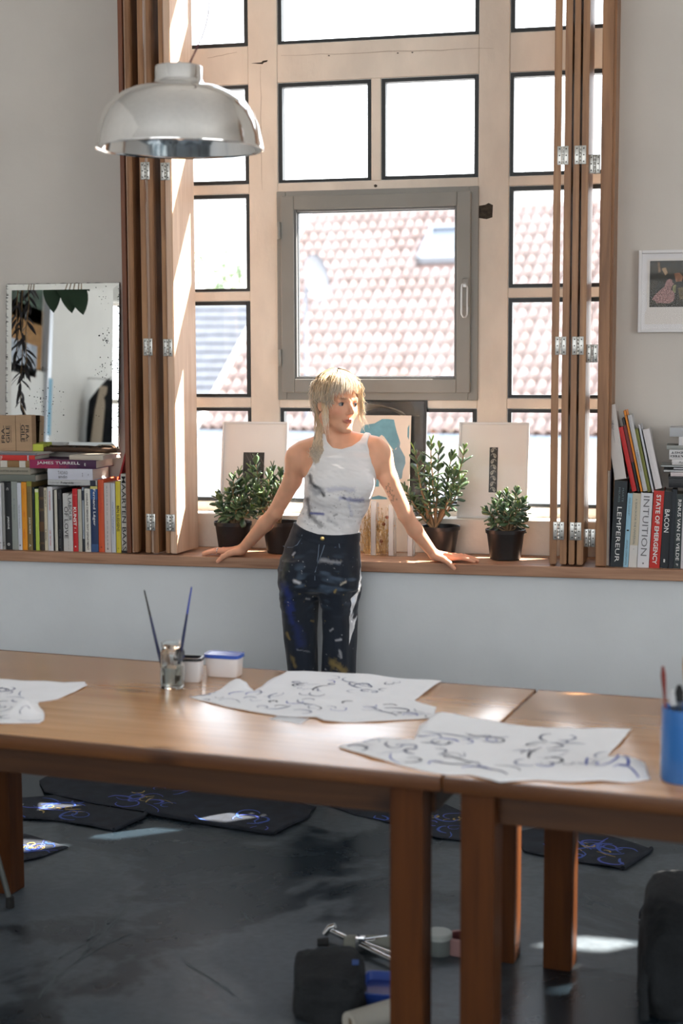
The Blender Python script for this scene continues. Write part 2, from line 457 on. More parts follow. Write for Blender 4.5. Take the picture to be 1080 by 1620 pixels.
fr('outer_frame', gx0, gx1, gz0, gz1, 0.040, YF - 0.012, YF + 0.07, grey_m, w2)
fr('sash', gx0 + 0.022, gx1 - 0.03, gz0 + 0.032, gz1 - 0.022, 0.058, YF - 0.032, YF + 0.05, grey_m, w2, 0.004)
fr('glazing_bead', gx0 + 0.078, gx1 - 0.086, gz0 + 0.088, gz1 - 0.078, 0.012, YF - 0.024, YF + 0.03, M('darker casement beading', (0.15, 0.15, 0.145), 0.45), w2, 0.003)
obj('seal', ring(MB(), gx0 + 0.088, gx1 - 0.096, gz0 + 0.098, gz1 - 0.088, YF - 0.005, YF + 0.02, 0.005), black_m, w2)
obj('pane', MB().box(gx0 + 0.085, gx1 - 0.09, YF, YF + 0.02, gz0 + 0.092, gz1 - 0.085), pane_m, w2)
alu = M('brushed aluminium', (0.62, 0.62, 0.61), 0.32, 1.0)
alu_l = M('pale matt metal', (0.55, 0.56, 0.56), 0.4, 0.7)
for zc in (PY(444, 366, YF)[2], PY(444, 566, YF)[2]):
    obj('hinge', MB().lathe([(0.007, -0.036), (0.008, -0.034), (0.008, 0.034), (0.007, 0.036)], 12, (gx0 + 0.016, YF - 0.036, zc), capb=True, capt=True), M('casement hinge grey', (0.28, 0.28, 0.26), 0.45, 0.3), w2, True)
hz = PY(738, 475, YF)[2]; hx = PY(738, 475, YF)[0]
hd = MB().box(hx - 0.014, hx + 0.016, YF - 0.042, YF - 0.03, hz - 0.03, hz + 0.09, 0.005)
hpl = obj('handle_plate', hd, grey_m, w2)
g = [(hx - 0.009, YF - 0.062, hz + 0.065), (hx - 0.011, YF - 0.066, hz + 0.05), (hx - 0.011, YF - 0.066, hz - 0.06), (hx - 0.004, YF - 0.066, hz - 0.072), (hx + 0.006, YF - 0.066, hz - 0.072), (hx + 0.012, YF - 0.066, hz - 0.06), (hx + 0.012, YF - 0.066, hz + 0.05), (hx + 0.004, YF - 0.064, hz + 0.065), (hx - 0.009, YF - 0.062, hz + 0.065)]
gm = MB().tube(g, 0.0035, 8); gm.box(hx - 0.006, hx + 0.006, YF - 0.066, YF - 0.04, hz + 0.052, hz + 0.064)
obj('handle', gm, alu_l, hpl, True)

# unseen high window right of the frame, boards added to slot the sun strips --
w5 = bpy.data.objects.new('window_5', None); COL.objects.link(w5); w5['kind'] = 'structure'
shut_m = wood('shutter timber', srgb(120, 82, 52), srgb(168, 122, 84), 'Z', 0.45, 1.2, knots=False)
for a in ((1.95, 2.07, 3.05, 4.46), (2.37, 2.69, 3.05, 3.70), (2.07, 2.37, 3.05, 3.12), (2.07, 2.37, 3.52, 3.70), (2.07, 2.19, 3.70, 4.46), (2.28, 2.39, 3.70, 4.46), (2.47, 2.62, 3.70, 4.46), (2.69, 3.2, 3.05, 4.66), (1.95, 2.69, 4.26, 4.66), (2.39, 2.47, 4.06, 4.26), (2.62, 2.69, 4.08, 4.26)):
    obj('sun_slot_board', MB().box(a[0], a[1], 0.40, 0.43, a[2], a[3]), shut_m, w5)

# folding shutters -------------------------------------------------
shut_pale = wood('shutter timber edge', srgb(140, 98, 66), srgb(182, 138, 98), 'Z', 0.42, 1.3, knots=False)
shut_dark = wood('shutter timber red', srgb(96, 54, 34), srgb(132, 80, 52), 'Z', 0.42, 1.2, knots=False)
shut_face = wood('shutter timber face', srgb(205, 168, 140), srgb(226, 194, 168), 'Z', 0.5, 1.2, knots=False)
steel = M('zinc hinge steel', (0.55, 0.55, 0.52), 0.35, 0.9)
screw_m = M('screw dark', (0.06, 0.055, 0.05), 0.5, 0.6)
ZT = 4.03


def panel(par, xf0, xf1, xb0, xb1, y0=-0.008, y1=0.19, mat=None, zt=ZT):
    mb = MB()
    v = [(xf0, y0, ZS + 0.008), (xf1, y0, ZS + 0.008), (xb1, y1, ZS + 0.008), (xb0, y1, ZS + 0.008)]
    # stile and rail construction: rim proud of a recessed field on both faces
    v2 = [(a, b, zt) for a, b, _ in v]
    mb.add(v + v2, [(0, 3, 2, 1), (4, 5, 6, 7), (0, 1, 5, 4), (1, 2, 6, 5), (2, 3, 7, 6), (3, 0, 4, 7)])
    bm = bmesh.new(); me = bpy.data.meshes.new('panel'); me.from_pydata(mb.v, [], mb.f); bm.from_mesh(me)
    bmesh.ops.bevel(bm, geom=list(bm.edges), offset=0.003, segments=2, affect='EDGES'); bmesh.ops.recalc_face_normals(bm, faces=bm.faces)
    bm.to_mesh(me); bm.free(); me.materials.append(mat)
    return obj('panel', me, None, par)


def hinge(par, xa, xb, y, z, h=0.07):
    xm = (xa + xb) / 2; w = xb - xa
    p = MB(); p.box(xa, xm - 0.0035, y - 0.003, y, z - h / 2, z + h / 2, 0.0008); p.box(xm + 0.0035, xb, y - 0.003, y, z - h / 2, z + h / 2, 0.0008)
    for i in range(5):
        zz = z - h / 2 + h * i / 5
        p.lathe([(0.0042, zz + 0.0006), (0.0046, zz + 0.0012), (0.0046, zz + h / 5 - 0.0012), (0.0042, zz + h / 5 - 0.0006)], 10, (xm, y - 0.005, 0), capb=True, capt=True)
    k = obj('hinge', p, steel, par, True)
    s = MB()
    for xx in ((xa + xm - 0.004) / 2, (xb + xm + 0.004) / 2):
        for dz in (-0.35, 0, 0.35):
            s.lathe([(0.0001, -0.0012), (0.0026, -0.0008), (0.0028, 0)], 8, mat=Matrix.Translation((xx, y - 0.003, z + dz * h)) @ Matrix.Rotation(R(-90), 4, 'X'))
    obj('screw', s, screw_m, k, label='six dark screw heads'); k.children[0]['kind'] = 'stuff'


ls = thing('folding_shutter', 'stack of folded brown shutter panels behind the hanging metal lamp, left of the tall window', 'shutter', (-2.2, 0.1, ZS))
off = Vector((2.2, -0.1, -ZS))


def rel(par):
    for c in par.children: c.location = -Vector(par.location)


obj('jamb_post', MB().box(-2.330, -2.311, -0.012, 0.255, ZS + 0.004, ZT, 0.003), shut_dark, ls)
obj('light_slit', MB().box(-2.309, -2.3005, 0.0, 0.2, ZS + 0.004, ZT, 0.002), shut_face, ls)  # pale strip painted in for the slit of reflected light by the post
panel(ls, -2.299, -2.277, -2.292, -2.270, -0.016, 0.2, shut_m)
p2 = panel(ls, -2.243, -2.2195, -2.264, -2.242, -0.02, 0.19, shut_pale)
obj('felt_strip', MB().box(-2.2195, -2.2075, -0.008, 0.0, ZS + 0.008, ZT), M('pale tan strip', srgb(205, 180, 160), 0.7), ls)
panel(ls, -2.2075, -2.186, -2.196, -2.175, -0.02, 0.19, shut_m)
p4 = panel(ls, -2.153, -2.1335, -2.163, -2.144, -0.022, 0.19, shut_pale)
p5 = panel(ls, -2.1325, -2.104, -2.108, -2.082, -0.022, 0.195, shut_face)
for py in (270, 549, 826):
    z = PY(240, py, -0.02)[2]
    hinge(p2, -2.237, -2.198, -0.02, z)
    z = PY(272, py + 1, -0.02)[2]
    hinge(p4, -2.150, -2.111, -0.022, z)
rel(ls)
rs = thing('folding_shutter', 'stack of folded tan shutter panels with daylight between them, beside the small framed picture', 'shutter', (-0.45, 0.1, ZS))
q1 = panel(rs, -0.563, -0.535, -0.580, -0.553, -0.02, 0.19, shut_pale)
panel(rs, -0.523, -0.497, -0.508, -0.484, -0.02, 0.19, shut_pale)
q3 = panel(rs, -0.489, -0.466, -0.476, -0.455, -0.02, 0.19, shut_pale)
q4 = panel(rs, -0.457, -0.432, -0.450, -0.428, -0.02, 0.19, shut_pale)
obj('jamb_post', MB().box(-0.385, -0.343, -0.012, 0.255, ZS + 0.004, ZT, 0.003).box(-0.346, -0.333, 0.02, 0.258, ZS + 0.004, ZT), shut_m, rs)
for py in (246, 547, 840):
    z = PY(890, py, -0.02)[2]
    hinge(q1, -0.549, -0.507, -0.02, z); hinge(q3, -0.484, -0.440, -0.02, z)
    hinge(q4, -0.432, -0.388, 0.02, z - 0.03)
rel(rs)

# ------------------------------------------------------------------ outside
struct('ground', MB().box(-60, 80, 3, 120, -6.2, -6.0), M('outside paving', (0.42, 0.41, 0.39), 0.9, var=0.1, vscale=0.6))
AL, BE = R(-10), R(40)
e1 = Vector((math.cos(AL), math.sin(AL), 0)); e2 = Vector((-math.sin(AL) * math.cos(BE), math.cos(AL) * math.cos(BE), math.sin(BE))); e3 = e1.cross(e2)
RP = Vector(PY(600, 480, 23.5)); TW, TL = 0.208, 0.335
RM = Matrix(((e1.x, e2.x, e3.x, RP.x), (e1.y, e2.y, e3.y, RP.y), (e1.z, e2.z, e3.z, RP.z), (0, 0, 0, 1)))
house = thing('tiled_house', 'house across the way with a roof of red clay pan tiles and a skylight', 'house', RM.translation, RM.to_euler())
tile_ms = [M('clay tile %d' % i, c, 0.75, var=0.12, vscale=3) for i, c in enumerate(((0.33, 0.245, 0.22), (0.37, 0.28, 0.255), (0.29, 0.21, 0.185)))]
I0, I1, J0, J1 = -12, 27, -11, 9
rf = obj('roof', MB().box(I0 * TW, I1 * TW, J0 * TL, J1 * TL + 0.2, -0.25, -0.05), M('roof underlay', (0.28, 0.17, 0.14), 0.9), house)


def tile_mb(mb, ox=0, oy=0, rx=0.0, mi=0):
    n = 11; v = []; f = []
    for (y, lift) in ((0, 0.030), (TL * 1.12, 0.0)):
        for k in range(n):
            t = k / (n - 1); x = t * TW * 1.06
            z = 0.072 * max(0.0, math.sin(math.pi * min(1, t / 0.70))) - (0.03 * math.sin(math.pi * (t - 0.70) / 0.30) if t > 0.70 else 0)
            v.append((ox + x, oy + y, z + lift + rx))
    m0 = len(v)
    for k in range(n): v.append((v[k][0], v[k][1] + 0.004, v[k][2] - 0.018))
    for k in range(n - 1):
        f.append((k, k + 1, n + k + 1, n + k)); f.append((k, m0 + k, m0 + k + 1, k + 1))
    return mb.add(v, f, mi)


tmes = []
for m_ in tile_ms:
    me = tile_mb(MB()).mesh('roof_tile', m_, 'full'); tmes.append(me)
SKY = (2, 7.4, 3.6, 6.9)     # skylight i0,i1,j0,j1
spots = []
for j in range(J0, J1):
    for i in range(I0, I1):
        if SKY[0] < i + 0.9 and i < SKY[1] and SKY[2] < j + 0.9 and j < SKY[3]: continue
        p = RM @ Vector((i * TW, j * TL, 0.05)); d = np.array(p) - CAM; z = d @ CF
        px, py = 540 + FPX * (d @ CR) / z, 810 - FPX * (d @ CU) / z
        vis = 2 if (470 < px < 722 and 336 < py < 600) else (1 if (804 < px < 872 and 318 < py < 640) or (314 < px < 394 and 480 < py < 640) else 0)
        spots.append((-vis, RND.random(), i, j))
spots.sort()
far = MB()
for n, (_, _, i, j) in enumerate(spots):
    k = RND.randrange(3)
    if n < 300:
        o = bpy.data.objects.new('roof_tile', tmes[k]); COL.objects.link(o); o.parent = rf
        o.location = (i * TW + RND.uniform(-0.004, 0.004), j * TL + RND.uniform(-0.008, 0.008), RND.uniform(0, 0.006)); o.rotation_euler = (0, 0, RND.uniform(-0.012, 0.012))
    else: tile_mb(far, i * TW, j * TL, RND.uniform(0, 0.006), k)
o = obj('roof_tiles', far, tile_ms, rf, 'full'); o['kind'] = 'stuff'
zinc = M('pale zinc', (0.20, 0.22, 0.26), 0.6, 0.0)
sk = obj('skylight', ring(MB(), 0, 1, 0, 1, 0, 1, 0.1).mesh('skylight', zinc) if False else None or MB().box(2 * TW + 0.02, 7.2 * TW, 3.75 * TL, 3.75 * TL + 0.1, 0, 0.15).box(2 * TW + 0.02, 7.2 * TW, 6.8 * TL, 6.8 * TL + 0.1, 0, 0.15).box(2 * TW + 0.02, 2 * TW + 0.1, 3.75 * TL, 6.8 * TL, 0, 0.15).box(7.2 * TW - 0.08, 7.2 * TW, 3.75 * TL, 6.8 * TL, 0, 0.15), zinc, house)
obj('skylight_pane', MB().box(2 * TW + 0.1, 7.2 * TW - 0.08, 3.75 * TL + 0.1, 6.8 * TL, 0.03, 0.11), M('skylight glass', (0.13, 0.145, 0.17), 0.4, spec=0.2), sk)
obj('gutter', MB().tube([(I0 * TW - 0.1, J0 * TL - 0.08, -0.06), (I1 * TW, J0 * TL - 0.08, -0.06)], 0.085, 10), M('grey gutter', (0.22, 0.25, 0.28), 0.5), house, True)
obj('verge_board', MB().box(I0 * TW - 0.09, I0 * TW - 0.01, J0 * TL, J1 * TL, -0.2, 0.09), M('pale verge board', (0.75, 0.72, 0.70), 0.6), house)
obj('ridge_cap', MB().tube([(I0 * TW, J1 * TL + 0.05, 0.02), (I1 * TW, J1 * TL + 0.05, 0.02)], 0.1, 10), tile_ms[0], house, True)
# wall below the eaves, kept upright in the world
ev = RM @ Vector((0, J0 * TL, -0.15))
RI = RM.inverted()
hw = MB(); hl = (RM.to_3x3() @ Vector((I0 * TW, 0, 0))).xy; hr = (RM.to_3x3() @ Vector((I1 * TW, 0, 0))).xy
pa = ev.xy + hl + Vector((0.05, 0.35)); pb = ev.xy + hr + Vector((0.0, 0.35)); nb = Vector((-math.sin(AL), math.cos(AL)))
cs = []
for z in (-6.0, ev.z - 0.1):
    for q in (pa, pb, pb + nb * 3.2, pa + nb * 3.2): cs.append(RI @ Vector((q.x, q.y, z)))
hw.add(cs, [(0, 3, 2, 1), (4, 5, 6, 7), (0, 1, 5, 4), (1, 2, 6, 5), (2, 3, 7, 6), (3, 0, 4, 7)])
obj('wall', hw, M('pale rendered house wall', (0.40, 0.39, 0.38), 0.9, var=0.05, vscale=0.8), house)
# satellite dish
dp = Vector(PY(494, 440, 21.0)); dish = thing('satellite_dish', 'pale oval satellite dish in front of the red roof, seen through the grey casement', 'dish', dp, (0, 0, R(74)))
prof = [(0.002, 0.0)] + [(0.42 * k / 8, 0.09 * (k / 8) ** 2) for k in range(1, 9)] + [(0.43, 0.10), (0.42, 0.085)]
dish_m = M('pale dish', (0.085, 0.095, 0.115), 0.8)
obj('reflector', MB().lathe(prof, 32, mat=Matrix.Rotation(R(82), 4, 'X')), dish_m, dish, True)
obj('feed_arm', MB().tube([(0, 0.02, -0.5), (0, -0.35, -0.3), (0, -0.5, -0.05)], 0.02, 8), zinc, dish)
obj('mast', MB().tube([(0, 0.1, 0), (0, 0.14, -0.3), (0, 0.14, -3.2)], 0.035, 8), zinc, dish)
# slate roofed house to the left
sp = Vector(PY(330, 640, 30)); sh = thing('slate_house', 'blue grey slate roofed house behind the red roof, at the left window column', 'house', sp, (0, 0, R(20)))
obj('wall', MB().box(-6, 3.0, 0, 5, -8.4, -0.2), M('grey house wall', (0.5, 0.5, 0.5), 0.9), sh)
rowmb = MB()
for k in range(12):
    y0 = k * 0.22; z0 = k * 0.22
    rowmb.add([(-6.2, y0, z0), (3.2, y0, z0), (3.2, y0 + 0.24, z0 + 0.2), (-6.2, y0 + 0.24, z0 + 0.2), (-6.2, y0, z0 - 0.05), (3.2, y0, z0 - 0.05)], [(0, 1, 2, 3), (4, 5, 1, 0)])
obj('roof', rowmb, M('blue grey slate', (0.062, 0.07, 0.088), 0.85, var=0.15, vscale=4), sh)
obj('roof_back', MB().box(-6.2, 3.2, 2.7, 3.0, 0, 2.6), M('blue grey slate', (0.20, 0.22, 0.26)), sh)
# distant tree
tp = Vector(PY(318, 470, 52)); tr = thing('distant_tree', 'hazy green tree crown far beyond the left window column', 'tree', (tp.x, tp.y, -6))
obj('trunk', MB().tube([(0, 0, 0), (0.1, 0, tp.z + 4)], [0.3, 0.2], 10), M('bark', (0.2, 0.15, 0.1), 0.9), tr)
cr = MB()
for k in range(900):
    a, b_, rr = RND.uniform(0, 6.283), RND.gauss(0, 0.5), RND.uniform(0.3, 1) ** 0.5
    cx, cyy, cz = 2.2 * rr * math.cos(a) * math.cos(b_), 2.2 * rr * math.sin(a) * math.cos(b_), tp.z + 6 + 1.6 * rr * math.sin(b_) * 1.4
    q = [Vector((RND.uniform(-1, 1), RND.uniform(-1, 1), RND.uniform(-1, 1))) * 0.2 for _ in range(3)]
    cr.add([(cx + w.x, cyy + w.y, cz + w.z) for w in q], [(0, 1, 2)])
o = obj('foliage', cr, M('hazy foliage', (0.12, 0.17, 0.09), 0.9), tr); o['kind'] = 'stuff'

# ------------------------------------------------------------------ pendant lamp
LP = Vector(PY(284, 236, -1.72)); LS = 0.2475 / 0.242
lamp = thing('pendant_lamp', 'large polished aluminium dome pendant lamp hanging above the long wooden tables', 'lamp', LP, (R(0.8), R(0.6), 0))
lam_m = M('polished aluminium', (0.84, 0.84, 0.83), 0.09, 1.0, var=0.04, vscale=3, bump=0.012, bscale=7)
prof = [(0.0665, 0.232), (0.068, 0.229), (0.068, 0.196), (0.071, 0.186), (0.077, 0.180), (0.10, 0.177), (0.13, 0.170), (0.165, 0.155), (0.195, 0.132), (0.215, 0.102), (0.228, 0.068), (0.237, 0.033), (0.242, 0.006), (0.2445, 0.0), (0.241, -0.002), (0.239, 0.006), (0.233, 0.035), (0.223, 0.07), (0.209, 0.102), (0.190, 0.128), (0.16, 0.150), (0.12, 0.163), (0.07, 0.170)]
obj('shade', MB().lathe(prof, 96), lam_m, lamp, 'full')
obj('cap', MB().lathe([(0.001, 0.2335), (0.064, 0.2335), (0.0668, 0.2305)], 64, capb=False), M('dull aluminium', (0.6, 0.6, 0.59), 0.35, 1.0), lamp, True)
obj('socket', MB().lathe([(0.001, 0.115), (0.022, 0.115), (0.024, 0.12), (0.024, 0.17)], 24), M('white socket', (0.8, 0.8, 0.78), 0.4), lamp, True)
obj('bulb', MB().lathe([(0.001, 0.025), (0.014, 0.028), (0.026, 0.042), (0.03, 0.06), (0.026, 0.08), (0.016, 0.1), (0.014, 0.118)], 20), M('opal bulb', (0.85, 0.85, 0.82), 0.2), lamp, True)
obj('pin', MB().lathe([(0.0042, 0.232), (0.0042, 0.245), (0.003, 0.247)], 12, (0.0, 0, 0), capt=True), alu, lamp, True)
obj('suspension_wire', MB().tube([(0, 0, 0.245), (0, 0, ZC - LP.z)], 0.0005, 5), alu, lamp)
cpx = [(299, 101), (304, 90), (311, 75), (318, 60), (324, 42), (328, 22), (330, 0), (329, -40), (320, -110), (305, -200)]
cpt = [Vector(PY(x, y, -1.72)) - LP for x, y in cpx] + [Vector((0.01, 0, ZC - LP.z))]
obj('cord', MB().tube([(cpt[0].x - 0.004, 0, 0.228)] + cpt, 0.0027, 8), M('plum red cord', (0.10, 0.025, 0.035), 0.35), lamp, True, label='dark plum coloured cable')

# ------------------------------------------------------------------ books
paper_m = M('book pages', (0.66, 0.61, 0.53), 0.9, var=0.08, vscale=30, stretch=(30, 1, 1))
ink = {'black': M('black ink', (0.015, 0.015, 0.018), 0.7), 'white': M('white ink', (0.82, 0.82, 0.8), 0.7), 'red': M('red ink', (0.55, 0.05, 0.04), 0.7), 'grey': M('grey ink', (0.18, 0.18, 0.19), 0.7), 'yellow': M('yellow ink', (0.75, 0.55, 0.1), 0.7), 'blue': M('blue ink', (0.05, 0.10, 0.35), 0.7), 'teal': M('teal ink', (0.14, 0.19, 0.2), 0.7)}


def cover_m(c, rough=0.45): return M('cover %d %d %d' % c, srgb(*c), rough)


def book(label, W, H, D, col, loc, rot=(0, 0, 0), texts=(), bands=(), group=None, pages_front=False, rough=0.45):
    """standing book: spine on the local plane y = 0, thickness along x, height along z"""
    t = thing('book', label, 'book', loc, rot, group)
    b = min(0.0028, W * 0.18); cm = cover_m(col, rough)
    if pages_front:      # fore-edge towards the room
        mb = MB().box(0, b, 0, D, 0, H).box(W - b, W, 0, D, 0, H).box(b, W - b, D - b, D, 0, H)
        obj('cover', mb, cm, t)
        obj('page_block', MB().box(b, W - b, 0.006, D - b, 0.003, H - 0.004), paper_m, t)
        return t
    n = 5; v = []; f = []
    for z in (0, H):
        for k in range(n):
            x = W * k / (n - 1); v.append((x, -0.0015 * math.sin(math.pi * k / (n - 1)) if W > 0.012 else 0, z))
    for k in range(n - 1): f.append((k, k + 1, n + k + 1, n + k))
    mb = MB().add(v, f).box(0, b, 0, D, 0, H).box(W - b, W, 0, D, 0, H).box(b, W - b, 0.0005, b, 0, H)
    obj('cover', mb, cm, t)
    obj('page_block', MB().box(b, W - b, b, D - 0.005, 0.003, H - 0.004), paper_m, t)
    for z0, z1, c in bands:
        obj('spine_band', MB().box(0, W, -0.0021, 0.0, z0 * H, z1 * H), cover_m(c), t)
    for tx in texts:
        s, c, zc, ln, ht = tx[:5]; way = tx[5] if len(tx) > 5 else 'down'; bold = tx[6] if len(tx) > 6 else 0.0
        xo = tx[7] if len(tx) > 7 else 0.5
        text_part('spine_title', s, ink[c], t, ln * H, ht * W, (W * xo, -0.0016, zc * H), way, -0.0016, bold)
    return t


YS = 0.012     # plane of the spines
def lx(zx): return zx / 4.909
def ly(zy): return 640 + zy / 4.909


LB = [  # zoom x0, x1, top y, colour, label, texts, bands
    (-30, -4, 608, (225, 225, 228), 'white book cut by the photo edge, leftmost of the lower left row', [], []),
    (-2, 21, 610, (214, 216, 222), 'thin bluish white book beside the mottled grey one, lower left row', [('o', 'black', .1, .02, .4)], []),
    (22, 46, 610, (150, 150, 148), 'mottled grey book left of the black one with white lettering, lower left row', [('k5', 'black', .08, .06, .5)], []),
    (48, 97, 604, (24, 26, 30), 'wide black book with white lettering and white emblem at its foot, lower left row', [('JARDINE', 'white', .40, .19, .36, 'down', .01), ('O', 'white', .08, .04, .42, 'down', .03), ('C', 'white', .9, .04, .3)], []),
    (98, 144, 600, (150, 157, 152), 'grey green book right of the wide black book, lower left row', [('Robert Huber', 'teal', .55, .22, .2), ('X', 'teal', .74, .04, .25)], []),
    (145, 176, 610, (205, 210, 220), 'bluish white book beside the amber yellow one, lower left row', [('THE LAND OF THE DREAMS', 'grey', .5, .36, .32), ('o', 'black', .07, .025, .45, 'down', .03)], []),
    (177, 217, 604, (232, 150, 22), 'amber yellow book in the lower left row', [('Lexi', 'red', .86, .08, .2), ('1997', 'red', .53, .09, .22), ('Lubelsa', 'red', .24, .14, .2)], []),
    (219, 258, 598, (122, 104, 62), 'olive brown book with white title near its foot, lower left row', [('JULES NUENS', 'white', .36, .24, .36, 'down', .01), ('A', 'white', .07, .04, .4)], [(.93, 1, (150, 148, 60))]),
    (260, 279, 645, (16, 38, 46), 'thin dark teal book left of the lime green one', [('KARL', 'grey', .85, .1, .4)], []),
    (281, 309, 658, (182, 205, 82), 'lime green book in the lower left row', [], [(.95, 1, (226, 230, 190))]),
    (311, 348, 640, (52, 40, 30), 'dark brown patterned book right of the lime green one', [], [(.30, .45, (92, 62, 30)), (.62, .66, (90, 70, 44)), (.80, .84, (88, 66, 40)), (.1, .13, (88, 66, 40))]),
    (350, 374, 648, (206, 196, 172), 'narrow cream book with black capitals on top half, lower left row', [('BERLIJN IN T', 'black', .83, .26, .5, 'down', .012), ('IT BOOKS', 'black', .25, .18, .45, 'down', .01)], []),
    (376, 417, 640, (214, 216, 220), 'white book with red spine lettering, lower left row', [('ROTES PAPIERMEER', 'red', .78, .3, .3), ('LEE  DE VRIES', 'red', .2, .24, .26)], []),
    (419, 428, 665, (40, 36, 34), 'very thin dark book right of the white one with red lettering', [], []),
    (430, 452, 665, (206, 202, 188), 'narrow off white book left of the black one, middle of the lower left row', [], []),
    (454, 488, 662, (20, 22, 28), 'black book with faint lettering beside the large pale book with an open title', [('KUNST NU', 'grey', .9, .1, .3), ('De Stad', 'grey', .2, .3, .25)], []),
    (496, 569, 692, (202, 202, 200), 'large pale grey book with a big thin black title, lower left row', [('A LABOUR', 'black', .78, .5, .34, 'down', 0, .78), ('OF LOVE', 'black', .5, .55, .4, 'down', 0, .36), ('-----------------', 'grey', .5, .94, .02, 'down', 0, .55)], []),
    (571, 609, 656, (196, 28, 34), 'red book with bold white four letter word KUNST on its spine', [('KUNST', 'white', .56, .3, .62, 'down', .025), ('1.1', 'white', .34, .08, .4), ('1', 'white', .08, .02, .25)], [(.9, .905, (220, 120, 110))]),
    (611, 641, 660, (184, 180, 166), 'greyish cream book right of the red KUNST book', [], []),
    (643, 662, 644, (168, 178, 190), 'pale blue book with a dark label at the top of its spine', [('Karl', 'black', .3, .06, .4)], [(.80, .95, (36, 44, 58)), (0, .2, (40, 44, 50))]),
    (664, 709, 655, (222, 220, 212), 'white book with bold black capitals along the whole spine, lower left row', [('CHARLINE TYBERGHEIN', 'black', .7, .46, .3, 'down', .012), ('TEXT DEPARTMENT', 'black', .24, .42, .3, 'down', .012)], []),
    (711, 767, 636, (32, 52, 92), 'blue book with large white title on its dark spine, lower left row', [('Fernand Léger', 'white', .68, .56, .44, 'down', .012)], [(.96, 1, (205, 196, 120)), (.80, .96, (44, 84, 140)), (0, .12, (52, 84, 132))]),
    (769, 814, 586, (206, 82, 40), 'bright orange book in the lower left row', [('Germaine Richier', 'red', .72, .36, .36), ('8', 'black', .07, .02, .25)], []),
    (816, 865, 610, (200, 192, 190), 'pinkish grey book with widely spaced dark dots of lettering', [('A U T O B O G', 'black', .75, .42, .1), ('D O B B E R S', 'black', .25, .4, .1), ('o', 'black', .05, .02, .25, 'down', .03)], []),
    (867, 902, 612, (196, 200, 206), 'pale blue grey book left of the yellow one, lower left row', [('Charline Tyberghein', 'blue', .5, .46, .34)], []),
    (905, 942, 598, (214, 196, 58), 'yellow book with black capitals in the lower left row', [('BEN SLEDSENS', 'black', .48, .36, .55, 'down', .012), ('o', 'black', .06, .02, .25)], []),
    (946, 994, 540, (205, 202, 192), 'black and cream book with very large capitals next to the shutter, lower left row', [('MAARTEN BAAS', 'black', .5, .94, .66, 'down', .006)], [(.0, .03, (30, 30, 30))]),
]
for x0, x1, yt, col, lab, tx, bd in LB:
    yb = ly(1124 + 22 * x0 / 990)
    a = PY(lx(x0), yb, YS); b = PY(lx(x1), yb, YS); t = PY(lx((x0 + x1) / 2), ly(yt), YS)
    book(lab, b[0] - a[0] - 0.0008, t[2] - ZS, RND.uniform(0.17, 0.215), col, (a[0], YS, ZS + 0.0005), (0, R(RND.uniform(-0.15, 0.15)), 0), tx, bd, 'books standing on the shelf left of the window')


def flat_book(label, zx0, zx1, zy0, zy1, D, col, texts=(), bands=(), Y=0.02, yaw=0.0, zbase=None, conv=(lx, ly), group=None, pages_front=False):
    a = PY(conv[0](zx0), conv[1](zy1), Y); b = PY(conv[0](zx1), conv[1](zy1), Y); t = PY(conv[0](zx1), conv[1](zy0), Y)
    W = t[2] - b[2]; H = b[0] - a[0]
    z = zbase if zbase is not None else b[2]
    bk = book(label, W - 0.001, H, D, col, (b[0], Y, z), (0, R(-90), 0), texts, bands, group, pages_front)
    bk.rotation_euler = (Matrix.Rotation(yaw, 3, 'Z') @ Matrix.Rotation(R(-90), 3, 'Y')).to_euler()
    return z + W


GL = 'books lying on top of the left row'
z = flat_book('grey green book lying flat, lowest at the left end above the standing row', -60, 275, 545, 600, 0.17, (112, 118, 110), [('Salvatore Emblema', 'grey', .38, .34, .2)], group=GL)
z = flat_book('grey cream book with black handwriting style title, lying second from bottom at left', -60, 235, 488, 543, 0.16, (158, 152, 136), [('GUSTAV ANTICIPATIONS', 'black', .42, .74, .26)], zbase=z, group=GL)
z = flat_book('brown book with white labels lying under the red one at left', -60, 235, 432, 486, 0.15, (142, 110, 70), [], [(.12, .28, (214, 210, 200)), (.60, .78, (214, 210, 200))], zbase=z, group=GL)
z = flat_book('red book with a pale patterned label lying under the cardboard box', -60, 270, 386, 428, 0.16, (206, 52, 46), [('MIMHEF', 'white', .88, .26, .7)], [(.82, 1.0, (150, 140, 146)), (.14, .17, (190, 200, 210))], zbase=z, group=GL)
zred = z
z = flat_book('thin striped white magazine lying directly beneath the cardboard box', -60, 285, 366, 384, 0.17, (190, 194, 200), [], [(.0, 1.0, (120, 124, 132))], zbase=z, yaw=R(-3), group=GL)
zmag = z
z0 = PY(120, ly(628), 0.02)[2]
z = flat_book('thin pale grey book with small black title, lowest of the centre pile', 372, 755, 588, 630, 0.17, (188, 190, 190), [('Feuersenger', 'grey', .86, .2, .3), ('Polaroids', 'black', .60, .26, .42, 'down', .012), ('Tarkovsky', 'grey', .4, .14, .26)], [(.03, .14, (40, 44, 60))], zbase=z0, group=GL)
z = flat_book('thick white book lying between the thin grey and the purple one', 372, 720, 497, 585, 0.19, (206, 208, 220), [('TADAO', 'grey', .66, .22, .3, 'down', 0, .65), ('ando', 'grey', .66, .2, .3, 'down', 0, .3), ('2', 'black', .22, .02, .3), ('o', 'black', .09, .02, .14)], zbase=z, group=GL)
